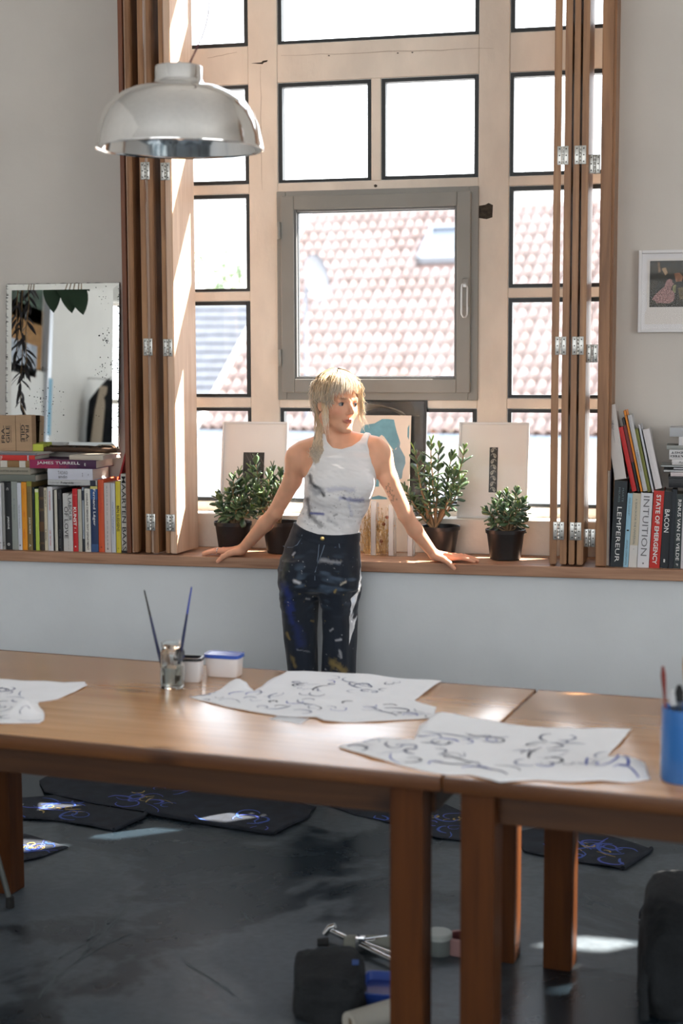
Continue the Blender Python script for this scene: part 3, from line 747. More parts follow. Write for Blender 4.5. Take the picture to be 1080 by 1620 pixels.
z = flat_book('purple and magenta book with large white serif title lying on the centre pile', 232, 745, 428, 497, 0.20, (66, 28, 66), [('JAMES TURRELL', 'white', .56, .65, .42, 'down', .008, .6), ('A RETROSPECTIVE', 'red', .66, .44, .14, 'down', 0, .2), ('e', 'white', .16, .02, .36)], [(.55, 1, (150, 30, 84)), (.40, .55, (112, 28, 78)), (.28, .40, (84, 28, 72))], zbase=z, group=GL)
ztur = z
z = flat_book('cream covered book lying on top of the purple one', 535, 800, 386, 424, 0.19, (196, 186, 170), [], [], zbase=z, yaw=R(-2), group=GL)
zcream = z

# cardboard box, mirror, wooden batten
BY = 0.128; bx0 = PY(-14, ly(360), BY); bx1 = PY(lx(250), ly(360), BY); bxt = PY(lx(250), ly(86), BY); seam = PY(lx(123), 700, BY)
card = M('corrugated cardboard', (0.46, 0.31, 0.19), 0.85, var=0.06, vscale=6, bump=0.15, bscale=40, stretch=(1, 1, 6))
box = thing('cardboard_box', 'brown cardboard box stencilled FRAGILE, standing before the old mirror', 'box', (bx0[0], BY, zmag))
bw, bh = bx1[0] - bx0[0], bxt[2] - zmag
sx = seam[0] - bx0[0]
obj('panel', MB().box(0, sx - 0.0012, 0, 0.045, 0, bh, 0.001), card, box)
obj('panel', MB().box(sx + 0.0012, bw, 0, 0.045, 0, bh * 1.01, 0.001), card, box)
obj('flap_seam', MB().box(sx - 0.0012, sx + 0.0012, 0.003, 0.045, 0, bh), M('seam dark', (0.12, 0.07, 0.04), 0.9), box)
kx = lambda zx: PY(lx(zx), 700, BY)[0] - bx0[0]
text_part('stencil', 'FRA-', ink['black'], box, 0.075, 0.016, (kx(26), 0, bh * 0.47), 'up', -0.0006, 0.012)
text_part('stencil', 'GILE', ink['black'], box, 0.075, 0.018, (kx(63), 0, bh * 0.47), 'up', -0.0006, 0.012)
obj('stencil_rule', MB().box(kx(86), kx(88), -0.0006, 0, bh * 0.24, bh * 0.72), ink['black'], box)
text_part('stencil', 'FRA-', ink['black'], box, 0.07, 0.016, (kx(214), 0, bh * 0.5), 'down', -0.0006, 0.012)
text_part('stencil', 'GILE', ink['black'], box, 0.075, 0.018, (kx(180), 0, bh * 0.5), 'down', -0.0006, 0.012)
obj('stencil_rule', MB().box(kx(160), kx(162), -0.0006, 0, bh * 0.28, bh * 0.78), ink['black'], box)
g0 = PY(lx(182), ly(355), 0.06)
nt_ = thing('sticky_notes', 'small lime green pad half hidden behind the cardboard box', 'notepad', (g0[0], 0.135, zmag + 0.0005), (0, 0, R(6)))
obj('pad', MB().box(0, 0.055, 0, 0.05, 0, 0.03, 0.002), M('lime paper', (0.55, 0.62, 0.08), 0.7), nt_)
bt = thing('wooden_batten', 'dark brown rough wooden batten lying under the old mirror', 'batten', (PY(lx(205), 700, 0.15)[0], 0.13, zcream + 0.001))
bl = PY(lx(900), 700, 0.15)[0] - PY(lx(205), 700, 0.15)[0]
bmb = MB()
for k in range(9):
    pass
bmb.tube([(bl * k / 10, 0.03 + 0.002 * math.sin(k * 2.1), 0.012 + 0.001 * math.sin(k * 3.3)) for k in range(11)], [0.009] + [0.012 + 0.001 * math.sin(k * 1.7) for k in range(1, 10)] + [0.009], 10, 0.9)
obj('bar', bmb, wood('old dark wood', srgb(48, 34, 26), srgb(92, 66, 46), 'X', 0.7), bt, True)

# old bevelled mirror, leaning on the wall
mt = [PY(10, 449, 0.235), PY(188, 447, 0.235)]; mbz = PY(185, 710, 0.17)[2]
mx0, mx1 = mt[0][0], mt[1][0]; mh = (mt[0][2] + mt[1][2]) / 2 - mbz; tilt = math.atan2(0.05, mh)
mir = thing('mirror', 'old frameless mirror with black worn specks, leaning on the wall above the books', 'mirror', (mx0, 0.185, mbz), (-tilt, 0, 0))
mm = bpy.data.materials.new('aged mirror'); nt, N, L, b = nodes(mm)
b.inputs['Base Color'].default_value = (0.93, 0.96, 0.94, 1); b.inputs['Metallic'].default_value = 1; b.inputs['Roughness'].default_value = 0.015
mw = mx1 - mx0; bv = 0.026; md = MB()
v = [(0, 0.004, 0), (mw, 0.004, 0), (mw, 0.004, mh), (0, 0.004, mh), (bv, 0, bv), (mw - bv, 0, bv), (mw - bv, 0, mh - bv), (bv, 0, mh - bv)]
obj('glass', MB().add([v[k] for k in (4, 5, 6, 7)], [(0, 1, 2, 3)]), mm, mir)
obj('bevel', MB().add(v, [(0, 1, 5, 4), (1, 2, 6, 5), (2, 3, 7, 6), (3, 0, 4, 7)]), mm, mir)
rag = random.Random(5); poly = []
def edge(a, b_, n):
    for k in range(n):
        t = k / n; poly.append((a[0] + (b_[0] - a[0]) * t + rag.uniform(-.0018, .0018), a[1] + (b_[1] - a[1]) * t + rag.uniform(-.0018, .0018)))
edge((-0.002, -0.002), (mw + 0.002, -0.002), 40); edge((mw + 0.002, -0.002), (mw + 0.002, mh + 0.002), 60); edge((mw + 0.002, mh + 0.002), (-0.002, mh + 0.002), 40); edge((-0.002, mh + 0.002), (-0.002, -0.002), 60)
obj('backing', MB().prism(poly, 0.005, 0.012), M('worn mirror backing', (0.06, 0.055, 0.05), 0.8, var=0.5, vscale=30), mir)
spk = MB()
def speck(x, z, r):
    n = rag.choice((5, 6, 7)); a0 = rag.random()
    spk.add([(x + r * rag.uniform(.5, 1.2) * math.cos(a0 + 6.283 * k / n), -0.0004, z + r * rag.uniform(.5, 1.2) * math.sin(a0 + 6.283 * k / n)) for k in range(n)], [tuple(range(n))])
for (cx, cz, s_, n, r_) in ((.90, .68, .014, 26, .0035), (.30, .26, .035, 40, .003), (.46, .28, .03, 16, .003), (.88, .46, .02, 22, .003), (.35, .11, .05, 30, .0025), (.86, .93, .02, 14, .0022), (.5, .5, .3, 60, .0012), (.97, .5, .012, 30, .003), (.97, .15, .012, 20, .003), (.9, .3, .04, 24, .002)):
    for _ in range(n): speck(min(max(mw * cx + rag.gauss(0, s_), .004), mw - .004), min(max(mh * cz + rag.gauss(0, s_ * 1.6), .004), mh - .004), r_ * rag.uniform(.3, 1.2))
for k in range(70):
    speck(mw - abs(rag.gauss(0, .003)), rag.uniform(0, mh), rag.uniform(.001, .0035)); speck(abs(rag.gauss(0, .003)), rag.uniform(0, mh), rag.uniform(.001, .003)); speck(rag.uniform(0, mw), abs(rag.gauss(0, .004)), rag.uniform(.001, .004))
o = obj('worn_specks', spk, M('tarnish black', (0.02, 0.022, 0.02), 0.8), mir); o['kind'] = 'stuff'

# leaning red and grey books beside the shutter
p0 = PY(lx(895), ly(592), 0.03); p1 = PY(lx(990), ly(225), 0.03)
ang = math.atan2(p1[0] - p0[0], p1[2] - p0[2])
book('tall thin red book leaning against the left shutter stack', 0.0085, math.hypot(p1[0] - p0[0], p1[2] - p0[2]), 0.16, (186, 24, 30), (p0[0], 0.06, p0[2] + 0.002), (0, ang, 0))
p0 = PY(lx(958), ly(542), 0.05); p1 = PY(lx(1000), ly(400), 0.05)
book('pale grey book leaning behind the tall red one beside the left shutter', 0.02, 0.12, 0.12, (150, 152, 148), (p0[0], 0.10, p0[2]), (0, ang * 0.9, 0))

# right hand books
def rx(zx): return 940 + zx / 5.586
def ry(zy): return 620 + zy / 5.586


RB = [
    (82, 135, 690, 1552, (46, 34, 52), 'book with its cream page edges outwards, beside the right shutter stack', [], [], True, 0),
    (137, 252, 785, 1557, (24, 34, 40), 'wide dark teal book with spaced grey serif capitals, right of the shutter stack', [('LEMPEREUR', 'white', .38, .64, .34, 'down'), ('MARTE', 'teal', .84, .16, .14, 'down', 0, .7), ('MEURIS', 'teal', .84, .17, .14, 'down', 0, .42)], [], False, 2.2),
    (253, 298, 895, 1557, (150, 194, 216), 'narrow light blue book between the dark teal and the cream one', [('MARK CLOQUET', 'teal', .82, .24, .4), ('GROUND COMPILATION', 'teal', .2, .34, .36), ('-', 'black', .5, .03, .3, 'across', .04)], [], False, 2.6),
    (300, 374, 895, 1557, (200, 190, 168), 'cream book with a white foot, right of the narrow light blue one', [('A SEARCH FOR THE UNIVERSAL', 'teal', .62, .62, .24), ('*', 'grey', .25, .02, .1)], [(0, .3, (214, 212, 208))], False, 2.4),
    (376, 480, 892, 1560, (222, 222, 226), 'white book with tall grey serif capitals spelling INTUITION', [('INTUITION', 'grey', .56, .8, .52, 'down'), ('o', 'black', .06, .022, .14, 'down', .05)], [], False, 2.2),
    (482, 575, 872, 1563, (196, 40, 30), 'red book with bold white capitals along its spine, right of the window', [('STATE OF EMERGENCY', 'white', .5, .9, .44, 'down', .022)], [], False, 2.6),
    (577, 650, 880, 1565, (20, 27, 34), 'black book with white serif title near its top, right of the red one', [('BACON', 'white', .62, .3, .62, 'down', .012), ('i', 'white', .1, .05, .2)], [], False, 2.4),
    (652, 695, 862, 1567, (22, 32, 42), 'dark navy book without lettering, two right of the red one', [], [], False, 2.0),
    (697, 758, 905, 1568, (42, 54, 56), 'dark grey green book with light capitals near the right photo edge', [('RINUS VAN DE VELDE', 'white', .52, .82, .5, 'down', .01), ('F', 'white', .05, .03, .3)], [], False, 1.5),
    (760, 810, 930, 1570, (208, 206, 210), 'white book at the right photo edge in the lower right row', [('V', 'grey', .1, .03, .4)], [], False, 0.8),
    (812, 880, 900, 1572, (180, 176, 170), 'light grey book just past the white one, last of the lower right row', [], [], False, 0.5),
]
for x0, x1, yt, yb, col, lab, tx, bd, pf, lean in RB:
    a = PY(rx(x0), ry(yb), YS); b = PY(rx(x1), ry(yb), YS); t = PY(rx((x0 + x1) / 2), ry(yt), YS)
    book(lab, b[0] - a[0] - 0.0008, (t[2] - ZS), RND.uniform(0.17, 0.22), col, (a[0], YS, ZS + 0.0005), (0, R(lean), 0), tx, bd, 'books standing on the shelf right of the window', pf)
GU = 'books leaning on top of the right row'
UB = [  # bottom-left, top-left, width in zoom px, colour
    ((180, 786), (80, 130), 105, (206, 200, 196), 'large white book tilting against the right shutter stack, small grey title', [('BEING', 'grey', .76, .05, .40, 'across'), ('WATER', 'grey', .71, .03, .6, 'across'), ('-----', 'grey', .60, .004, .66, 'across'), ('-----', 'grey', .54, .004, .6, 'across')], 0.16),
    ((334, 889), (212, 322), 42, (196, 26, 28), 'red book leaning on the large white tilted one', [], 0.15),
    ((379, 889), (242, 240), 26, (34, 28, 34), 'black and dark red patterned book between the leaning red and orange ones', [], 0.14),
    ((405, 889), (255, 175), 26, (236, 140, 20), 'thin orange leaning book, tallest edge of the upper right group', [('o', 'black', .94, .012, .5)], 0.16),
    ((432, 887), (292, 216), 39, (190, 190, 192), 'light grey leaning book right of the thin orange one', [('TABERNAKEL', 'grey', .4, .3, .3)], 0.15),
    ((470, 893), (355, 336), 31, (112, 116, 44), 'olive green leaning book', [], 0.14),
    ((506, 896), (383, 300), 28, (206, 208, 216), 'thin white leaning book right of the olive green one', [], 0.15),
    ((538, 868), (425, 342), 62, (216, 212, 214), 'thick white leaning book, rightmost of the upper right group', [], 0.14),
]
for (bxz, byz), (txz, tyz), w, col, lab, tx, D in UB:
    Yb = 0.045
    p0 = PY(rx(bxz), ry(byz), Yb); p1 = PY(rx(txz), ry(tyz), Yb); p2 = PY(rx(bxz + w), ry(byz), Yb)
    ang = math.atan2(p1[0] - p0[0], p1[2] - p0[2])
    bd = [(.4, .9, (112, 28, 28))] if col == (34, 28, 34) else []
    book(lab, (p2[0] - p0[0]) * math.cos(ang) - 0.0005, math.hypot(p1[0] - p0[0], p1[2] - p0[2]), D, col, (p0[0], Yb, p0[2] + 0.003), (0, ang, 0), tx, bd, GU)
GS = 'books piled at the right photo edge'
cv = (rx, ry)
z = PY(rx(700), ry(846), 0.05)[2]
for lab, x0, y0, y1, col, tx in (
    ('black book with white dots of lettering, lowest of the flat pile at the right edge', 655, 763, 846, (24, 27, 32), [('OOOOO', 'white', .60, .28, .2, 'down', .02, .45)]),
    ('thin dark grey book second from the bottom of the right flat pile', 652, 744, 762, (60, 64, 66), []),
    ('pinkish white book in the lower half of the right flat pile', 672, 706, 743, (208, 198, 200), []),
    ('thin white pamphlet protruding left below the grey one in the right pile', 612, 682, 705, (200, 202, 204), []),
    ('narrow white book between two thin pamphlets of the right pile', 700, 660, 681, (196, 196, 200), []),
    ('thin grey pamphlet protruding furthest left in the right pile', 588, 638, 659, (172, 178, 178), []),
    ('white book with small grey serif letters in the right pile', 684, 588, 637, (214, 212, 212), [('Ann Mertens', 'grey', .68, .42, .4)]),
    ('white book with upside down black capitals in the right pile', 660, 500, 587, (212, 212, 214), [('ILLUSTRATED', 'black', .70, .56, .22, 'up', .012, .35), ('FACADIST', 'black', .76, .42, .22, 'up', .012, .72)]),
    ('thin grey green folder protruding left near the top of the right pile', 637, 460, 499, (150, 154, 150), []),
    ('white book second from the top of the right pile', 745, 382, 459, (216, 216, 218), []),
    ('pale grey book on top of the right pile', 664, 300, 381, (178, 182, 186), []),
):
    a = PY(rx(x0), ry(y1), 0.05)[0]; wpx = (y1 - y0) / 5.586
    W = wpx / 411.0
    bk = book(lab, W - 0.0006, 0.23, 0.15, col, (a + 0.23, 0.05, z), (0, R(-90), 0), tx, [], GS)
    z += W

# framed picture on the right wall
f0 = PY(1008, 526, YW - 0.025); f1 = PY(1008, 396, YW - 0.025); fw, fh = 0.44, f1[2] - f0[2]
fp = thing('framed_picture', 'white framed picture of a pink dressed figure in a dark scene on the right wall', 'picture', (f0[0], YW - 0.028, f0[2]), (0, 0, 0))
whitef = M('white frame paint', (0.78, 0.78, 0.79), 0.45)
for a in ((0, 0.013, 0, fh), (fw - 0.013, fw, 0, fh), (0.013, fw - 0.013, 0, 0.013), (0.013, fw - 0.013, fh - 0.013, fh)):
    obj('frame', MB().box(a[0], a[1], 0, 0.027, a[2], a[3], 0.002), whitef, fp)
obj('backing', MB().box(0.013, fw - 0.013, 0.016, 0.024, 0.013, fh - 0.013), M('white mat board', (0.76, 0.75, 0.76), 0.8), fp)
pz = lambda px, py: (PY(px, py, YW - 0.012)[0] - f0[0], PY(px, py, YW - 0.012)[2] - f0[2])
x0, zt_ = pz(1024, 410); _, zb_ = pz(1024, 513)
rg = [(x0 - 0.002 * math.sin(k * 1.3) - (0.006 if k < 3 else 0), zb_ + (zt_ - zb_) * k / 12) for k in range(13)]
obj('paper', MB().prism([(fw - 0.05, zb_)] + rg + [(fw - 0.05, zt_)], 0.0135, 0.016), M('torn ivory paper', (0.74, 0.71, 0.68), 0.85), fp)
x0, zt_ = pz(1028, 413); _, zb_ = pz(1028, 486)
dk = M('dark woodland print', (0.022, 0.024, 0.022), 0.6, var=0.6, vscale=22, col2=(0.055, 0.047, 0.03))
pr = obj('print', MB().box(x0, fw - 0.07, 0.0125, 0.0135, zb_, zt_), dk, fp)
fg = [(1031, 474), (1036, 466), (1044, 459), (1051, 453), (1053, 446), (1056, 442), (1060, 441), (1063, 443), (1063, 447), (1066, 449), (1063, 452), (1061, 458), (1066, 463), (1067, 470), (1065, 476), (1058, 480), (1050, 480), (1044, 479), (1038, 480), (1036, 476)]
obj('printed_figure', MB().prism([pz(*q) for q in fg], 0.0117, 0.0125), M('pink speckled dress print', (0.52, 0.30, 0.28), 0.8, col2=(0.16, 0.09, 0.09), vscale=170), pr)
for q, c in (([(1046, 425), (1053, 423), (1056, 432), (1052, 436)], (0.35, 0.24, 0.14)), ([(1066, 433), (1074, 431), (1080, 438), (1078, 445), (1069, 446)], (0.30, 0.15, 0.09)), ([(1064, 452), (1069, 450), (1068, 464), (1064, 461)], (0.25, 0.24, 0.12)), ([(1072, 456), (1082, 454), (1084, 472), (1075, 474)], (0.14, 0.11, 0.06)), ([(1040, 415), (1043, 415), (1045, 430), (1041, 432)], (0.24, 0.15, 0.09))):
    obj('printed_patch', MB().prism([pz(*w) for w in q], 0.0119, 0.0125), M('print %.2f %.2f' % c[:2], c, 0.8, var=0.3, vscale=60), pr)
pglass = glass_pane('picture glass')
for n_ in pglass.node_tree.nodes:
    if n_.type == 'MATH' and n_.operation == 'MULTIPLY_ADD': n_.inputs[1].default_value = 0.3; n_.inputs[2].default_value = 0.006
obj('glass', MB().box(0.013, fw - 0.013, 0.006, 0.0075, 0.013, fh - 0.013), pglass, fp)


# pictures leaning on the window ledge
def leaning(name, label, pl, pr_, pt, cat='picture', zb=1.0705, yb=0.318, th=0.018, top_y=0.38):
    a = PY(pl, 815, yb); b = PY(pr_, 815, yb); w = b[0] - a[0]
    h = PY((pl + pr_) / 2, pt, top_y)[2] - zb
    t = thing(name, label, cat, (a[0], yb, zb), (-math.atan2(top_y - yb, h), 0, 0))
    return t, w, h / math.cos(math.atan2(top_y - yb, h)), th


matb = M('white passe-partout', (0.88, 0.85, 0.83), 0.85, var=0.02, vscale=4)
for lab, pl, pr_, pt, inner, kind in (
    ('white framed picture with small dark print behind the left jade plants', 347, 450, 667, (381, 414, 714, 760), 0),
    ('white framed picture with narrow dark ornamental strip behind the small right plant', 722, 833, 668, (771, 784, 706, 777), 1)):
    t, w, h, th = leaning('framed_picture', lab, pl, pr_, pt)
    t['group'] = 'white framed pictures on the window ledge'
    for a in ((0, 0.009, 0, h), (w - 0.009, w, 0, h), (0.009, w - 0.009, 0, 0.009), (0.009, w - 0.009, h - 0.009, h)):
        obj('frame', MB().box(a[0], a[1], 0, th, a[2], a[3], 0.0012), whitef, t)
    obj('mat_board', MB().box(0.009, w - 0.009, 0.008, th, 0.009, h - 0.009), matb, t)
    ax = lambda px: PY(px, 740, 0.345)[0] - PY(pl, 740, 0.345)[0]
    az = lambda py: (PY(pl, py, 0.345)[2] - 1.0705)
    x0, x1, z1, z0 = ax(inner[0]), ax(inner[1]), az(inner[2]), az(inner[3])
    p = obj('print', MB().box(x0, x1, 0.0065, 0.008, z0, z1), M('dark print %d' % kind, (0.03, 0.028, 0.025), 0.6, var=0.4, vscale=50), t)
    if kind == 1:
        o_ = MB(); n = 8
        for k in range(n):
            zc = z0 + (z1 - z0) * (k + 0.5) / n; xc = (x0 + x1) / 2; s_ = 1 if k % 2 else -1
            for q in range(3):
                pts = [(xc + s_ * 0.011 * math.cos(a * 0.5 + q) * (1 - 0.25 * q), 0.0062, zc + 0.009 * math.sin(a * 0.55 + q * 1.9)) for a in range(9)]
                o_.ribbon(pts, 0.003, Vector((0, 1, 0)))
        o = obj('ornament', o_, M('ornament ivory', (0.5, 0.46, 0.40), 0.8), p); o['kind'] = 'stuff'
    else:
        o_ = MB()
        for q in range(4):
            o_.ribbon([(x0 + (x1 - x0) * (0.1 + 0.2 * q + 0.07 * a), 0.0062, z1 - 0.004 - 0.012 * a) for a in range(6)], 0.0018, Vector((0, 1, 0)))
        obj('printed_lines', o_, M('print line grey', (0.18, 0.16, 0.14), 0.8), p)
    obj('glass', MB().box(0.009, w - 0.009, 0.003, 0.0045, 0.009, h - 0.009), pglass, t)

t, w, h, th = leaning('framed_picture', 'black framed dark picture with pale wisps behind the woman and the blue collage', 520, 671, 630, yb=0.335, top_y=0.392, th=0.022)
for a in ((0, 0.012, 0, h), (w - 0.012, w, 0, h), (0.012, w - 0.012, 0, 0.012), (0.012, w - 0.012, h - 0.012, h)):
    obj('frame', MB().box(a[0], a[1], 0, th, a[2], a[3], 0.0015), M('black frame', (0.015, 0.015, 0.016), 0.4), t)
bk = obj('print', MB().box(0.012, w - 0.012, 0.010, 0.02, 0.012, h - 0.012), M('charcoal print', (0.058, 0.056, 0.052), 0.65, var=0.1, vscale=6), t)
wp = MB()
for k in range(26):
    t0 = k / 25; pts = []
    for a in range(10):
        q = a / 9
        px = 575 + 60 * q + 26 * t0 * q; py = 655 - 12 * math.sin(q * 2.4 + 0.4) * (1 - 0.4 * t0) - 14 * t0 * (1 - q) + 26 * t0 * q * q
        w_ = PY(px, min(py, 657), 0.36); pts.append((w_[0] - t.location.x, 0.0095, (w_[2] - 1.0705)))
    wp.ribbon(pts, 0.0026 + 0.003 * t0, Vector((0, 1, 0)))
o = obj('pale_wisps', wp, M('wisp ivory', (0.42, 0.38, 0.31), 0.8), bk); o['kind'] = 'stuff'
obj('glass', MB().box(0.012, w - 0.012, 0.004, 0.006, 0.012, h - 0.012), pglass, t)
t, w, h, th = leaning('collage_print', 'cream paper collage with torn blue shapes beside the woman, leaning on the black frame', 548, 646, 657, 'print', yb=0.29, top_y=0.348, th=0.003)
obj('paper', MB().box(0, w, 0, 0.003, 0, h), M('cream paper', (0.80, 0.70, 0.60), 0.85, var=0.02, vscale=10), t)
ab = lambda px, py: ((PY(px, py, 0.318)[0] - t.location.x), min(max(PY(px, py, 0.318)[2] - 1.0705, 0.002), h - 0.002))
for q, c in (([(566, 690), (571, 674), (576, 671), (590, 669), (602, 662), (612, 662), (621, 663), (623, 672), (626, 683), (630, 694), (629, 704), (622, 712), (606, 690), (602, 687), (596, 692), (585, 694), (574, 696)], 0),
             ([(630, 694), (632, 700), (631, 706), (640, 722), (641, 732), (637, 744), (636, 756), (630, 759), (627, 748), (622, 738), (618, 722), (619, 712), (626, 710), (628, 700)], 1),
             ([(643, 676), (645.5, 671), (645.5, 695), (643, 690)], 0), ([(590, 752), (600, 755), (600, 769), (588, 769)], 0), ([(588, 786), (600, 783), (612, 786), (614, 789), (588, 789)], 0)):
    obj('torn_shape', MB().prism([ab(*p) for p in q], -0.0008, 0.0), M('collage blue %d' % c, ((0.16, 0.36, 0.44), (0.22, 0.36, 0.44))[c], 0.8, var=0.12, vscale=18), t)

# ------------------------------------------------------------------ jade plants
pot_m = M('black plastic pot', (0.012, 0.012, 0.013), 0.38)
soil_m = M('potting soil', (0.06, 0.045, 0.035), 0.95, var=0.4, vscale=80)
stem_m = M('woody stem', (0.26, 0.17, 0.09), 0.8, var=0.25, vscale=30)
leaf_ms = [M('jade leaf %d' % i, c, 0.32, var=0.18, vscale=25, sss=0.0) for i, c in enumerate(((0.085, 0.145, 0.07), (0.12, 0.19, 0.085), (0.06, 0.11, 0.06), (0.19, 0.30, 0.06)))]
for m_ in leaf_ms: m_.node_tree.nodes['Principled BSDF'].inputs['Transmission Weight'].default_value = 0.0
def leaf_mesh(m_):
    v = []; f = []; prof = [(0, .14), (.15, .22), (.35, .40), (.55, .54), (.75, .52), (.9, .34), (1, .05)]
    for k, (y, wd_) in enumerate(prof):
        zc = -0.10 * y * y + 0.05 * y
        v += [(-wd_ * .5, y, zc + .02), (0, y, zc + .07), (wd_ * .5, y, zc + .02), (0, y, zc - .05)]
    for k in range(len(prof) - 1):
        for q in range(4): f.append((4 * k + q, 4 * k + (q + 1) % 4, 4 * k + 4 + (q + 1) % 4, 4 * k + 4 + q))
    f.append((24, 25, 26, 27))
    return MB().add(v, f).mesh('leaf', m_, 'full')
leaf_me = [leaf_mesh(m_) for m_ in leaf_ms]


def plant(label, potpx, Y, tips, base, seed, lsize=0.026, pairs=6, bend=0.3, yspread=0.06):
    (xt0, xt1, yt, xb0, xb1) = potpx
    r = random.Random(seed)
    a, b_ = PY(xt0, yt, Y), PY(xt1, yt, Y); cx = (a[0] + b_[0]) / 2; rt = (b_[0] - a[0]) / 2
    c, d = PY(xb0, yt + 50, Y), PY(xb1, yt + 50, Y); rb = (d[0] - c[0]) / 2; hp = a[2] - ZS
    t = thing('jade_plant', label, 'plant', (cx, Y, ZS + 0.0006), (0, 0, 0), 'jade plants in black pots')
    pr_ = [(rb * 0.9, 0), (rb, 0.004), (rt * 0.94, hp * 0.86), (rt * 0.945, hp * 0.87), (rt, hp * 0.87), (rt * 1.015, hp * 0.99), (rt, hp), (rt * 0.96, hp * 0.99), (rt * 0.93, hp * 0.84), (rt * 0.3, hp * 0.84)]
    obj('pot', MB().lathe(pr_, 40, capb=True), pot_m, t, True)
    obj('soil', MB().lathe([(0.001, hp * 0.9), (rt * 0.5, hp * 0.89), (rt * 0.93, hp * 0.86)], 24), soil_m, t, True)
    B = Vector(PY(base[0], base[1], Y)) - t.location; B.z = hp * 0.88
    nl = 0
    for (px, py, *ex) in tips:
        dy = ex[0] if ex else r.uniform(-yspread, yspread)
        T = Vector(PY(px, py, Y + dy)) - t.location
        b0 = B + Vector((r.uniform(-.012, .012), r.uniform(-.012, .012), 0))
        side = Vector((T.x - B.x, dy, 0)); pts = []
        for k in range(9):
            q = k / 8; p = b0.lerp(T, q); p += side * (bend * math.sin(math.pi * q) * 0.35) + Vector((r.uniform(-.003, .003), r.uniform(-.003, .003), 0)); pts.append(p)
        ln = (T - b0).length
        obj('stem', MB().tube(pts, [0.0052 * (1 - .6 * k / 8) * min(1, ln / .2 + .45) for k in range(9)], 7), stem_m, t, True)
        npair = pairs
        for k in range(npair):
            q = 1 - 0.62 * (k / npair) ** 1.15; i = min(int(q * 8), 7); p = pts[i].lerp(pts[i + 1], q * 8 - i)
            ax = (pts[i + 1] - pts[i]).normalized()
            s1 = ax.orthogonal().normalized(); s1 = Matrix.Rotation(k * R(87) + r.uniform(-.35, .35), 3, ax) @ s1
            for sg in (1, -1):
                op = 0.30 + 0.22 * k + r.uniform(-.12, .12)
                dr = (ax * math.cos(min(op, 1.5)) + s1 * sg * math.sin(min(op, 1.5))).normalized()
                sz = lsize * (0.66 + 0.14 * k if k < 3 else 1.05) * r.uniform(.85, 1.2)
                up = (ax - dr * ax.dot(dr)); up = up.normalized() if up.length > .05 else s1
                xx = dr.cross(up).normalized()
                mtx = Matrix(((xx.x, dr.x, up.x, 0), (xx.y, dr.y, up.y, 0), (xx.z, dr.z, up.z, 0), (0, 0, 0, 1)))
                o = bpy.data.objects.new('leaf', leaf_me[3 if k == 0 and r.random() < .4 else r.randrange(3)]); COL.objects.link(o); o.parent = t
                o.location = p; o.rotation_euler = mtx.to_euler(); o.scale = (sz * r.uniform(.9, 1.1), sz, sz); nl += 1
    return t


plant('small bushy jade plant in a black pot beside the ringed hand, leftmost plant', (340, 397, 824, 347, 390), 0.15,
      [(368, 757), (346, 785), (350, 801), (361, 782), (381, 768), (392, 760, .03), (396, 806), (369, 775), (384, 792, -.06), (357, 812, -.05), (402, 775), (374, 800, -.07), (388, 780, 0), (405, 792, .02), (378, 748, .04)], (372, 824), 3, 0.045, 7)
plant('jade plant with reddish bare stems in a black pot behind the woman\'s bent arm', (415, 473, 824, 422, 464), 0.15,
      [(403, 727), (432, 741), (443, 750), (424, 752), (408, 770), (417, 783), (440, 772), (398, 742, .04), (450, 764), (412, 797), (428, 765, .0)], (440, 824), 5, 0.047, 6, 0.5)
plant('tall two branched jade plant in a black pot beside the woman\'s tattooed arm', (667, 727, 831, 676, 719), 0.20,
      [(681, 702), (656, 711), (694, 711), (735, 711), (714, 722), (668, 724), (726, 735), (641, 774), (654, 790), (730, 760), (667, 808), (715, 776), (678, 742), (720, 748), (690, 768), (662, 752), (700, 795), (676, 786, -.04), (708, 752, .03)], (686, 832), 8, 0.050, 6)
plant('low dark jade plant in a black pot before the picture with the ornamental strip', (768, 831, 836, 775, 823), 0.14,
      [(816, 776), (789, 786), (827, 793), (771, 807), (778, 827), (830, 807), (805, 790), (796, 803, -.05), (818, 800, -.05), (783, 797, -.03), (823, 823), (808, 812, -.07), (800, 782, .03)], (802, 836), 12, 0.040, 7)

# clear box with dried flowers
ax0 = PY(573, 880, 0.13)[0]; ax1 = PY(650, 880, 0.13)[0]; azt = PY(590, 793, 0.13)[2]
cb = thing('acrylic_box', 'clear acrylic case with thick upright edges beside the woman\'s waist', 'case', (ax0, 0.13, ZS + 0.0006))
acry = bpy.data.materials.new('clear acrylic'); nt, N, L, b = nodes(acry)
b.inputs['Base Color'].default_value = (0.90, 0.91, 0.92, 1); b.inputs['Transmission Weight'].default_value = 0.55; b.inputs['Roughness'].default_value = 0.08; b.inputs['IOR'].default_value = 1.3
H_ = azt - ZS; Wd = ax1 - ax0
for px in (590, 618, 648): 
    xx = PY(px, 880, 0.13)[0] - ax0
    obj('edge_post', MB().box(xx - 0.0105, xx + 0.0105, 0.0, 0.018, 0.002, H_ * (1.0 if px < 600 else 0.94), 0.003), acry, cb)
    obj('edge_post', MB().box(xx - 0.004, xx + 0.004, 0.09, 0.098, 0.002, H_ * 0.94, 0.001), acry, cb)
obj('base', MB().box(0, Wd + 0.01, 0, 0.098, 0, 0.002), pane_m, cb)
obj('panel', MB().box(0.02, Wd - 0.01, 0.004, 0.007, 0.004, H_ * .93), pane_m, cb)
df = thing('dried_flowers', 'tan dried grasses and flower heads inside the clear case', 'flowers', (ax0, 0.155, ZS + 0.004))
r = random.Random(4); st = MB(); pt_ = MB()
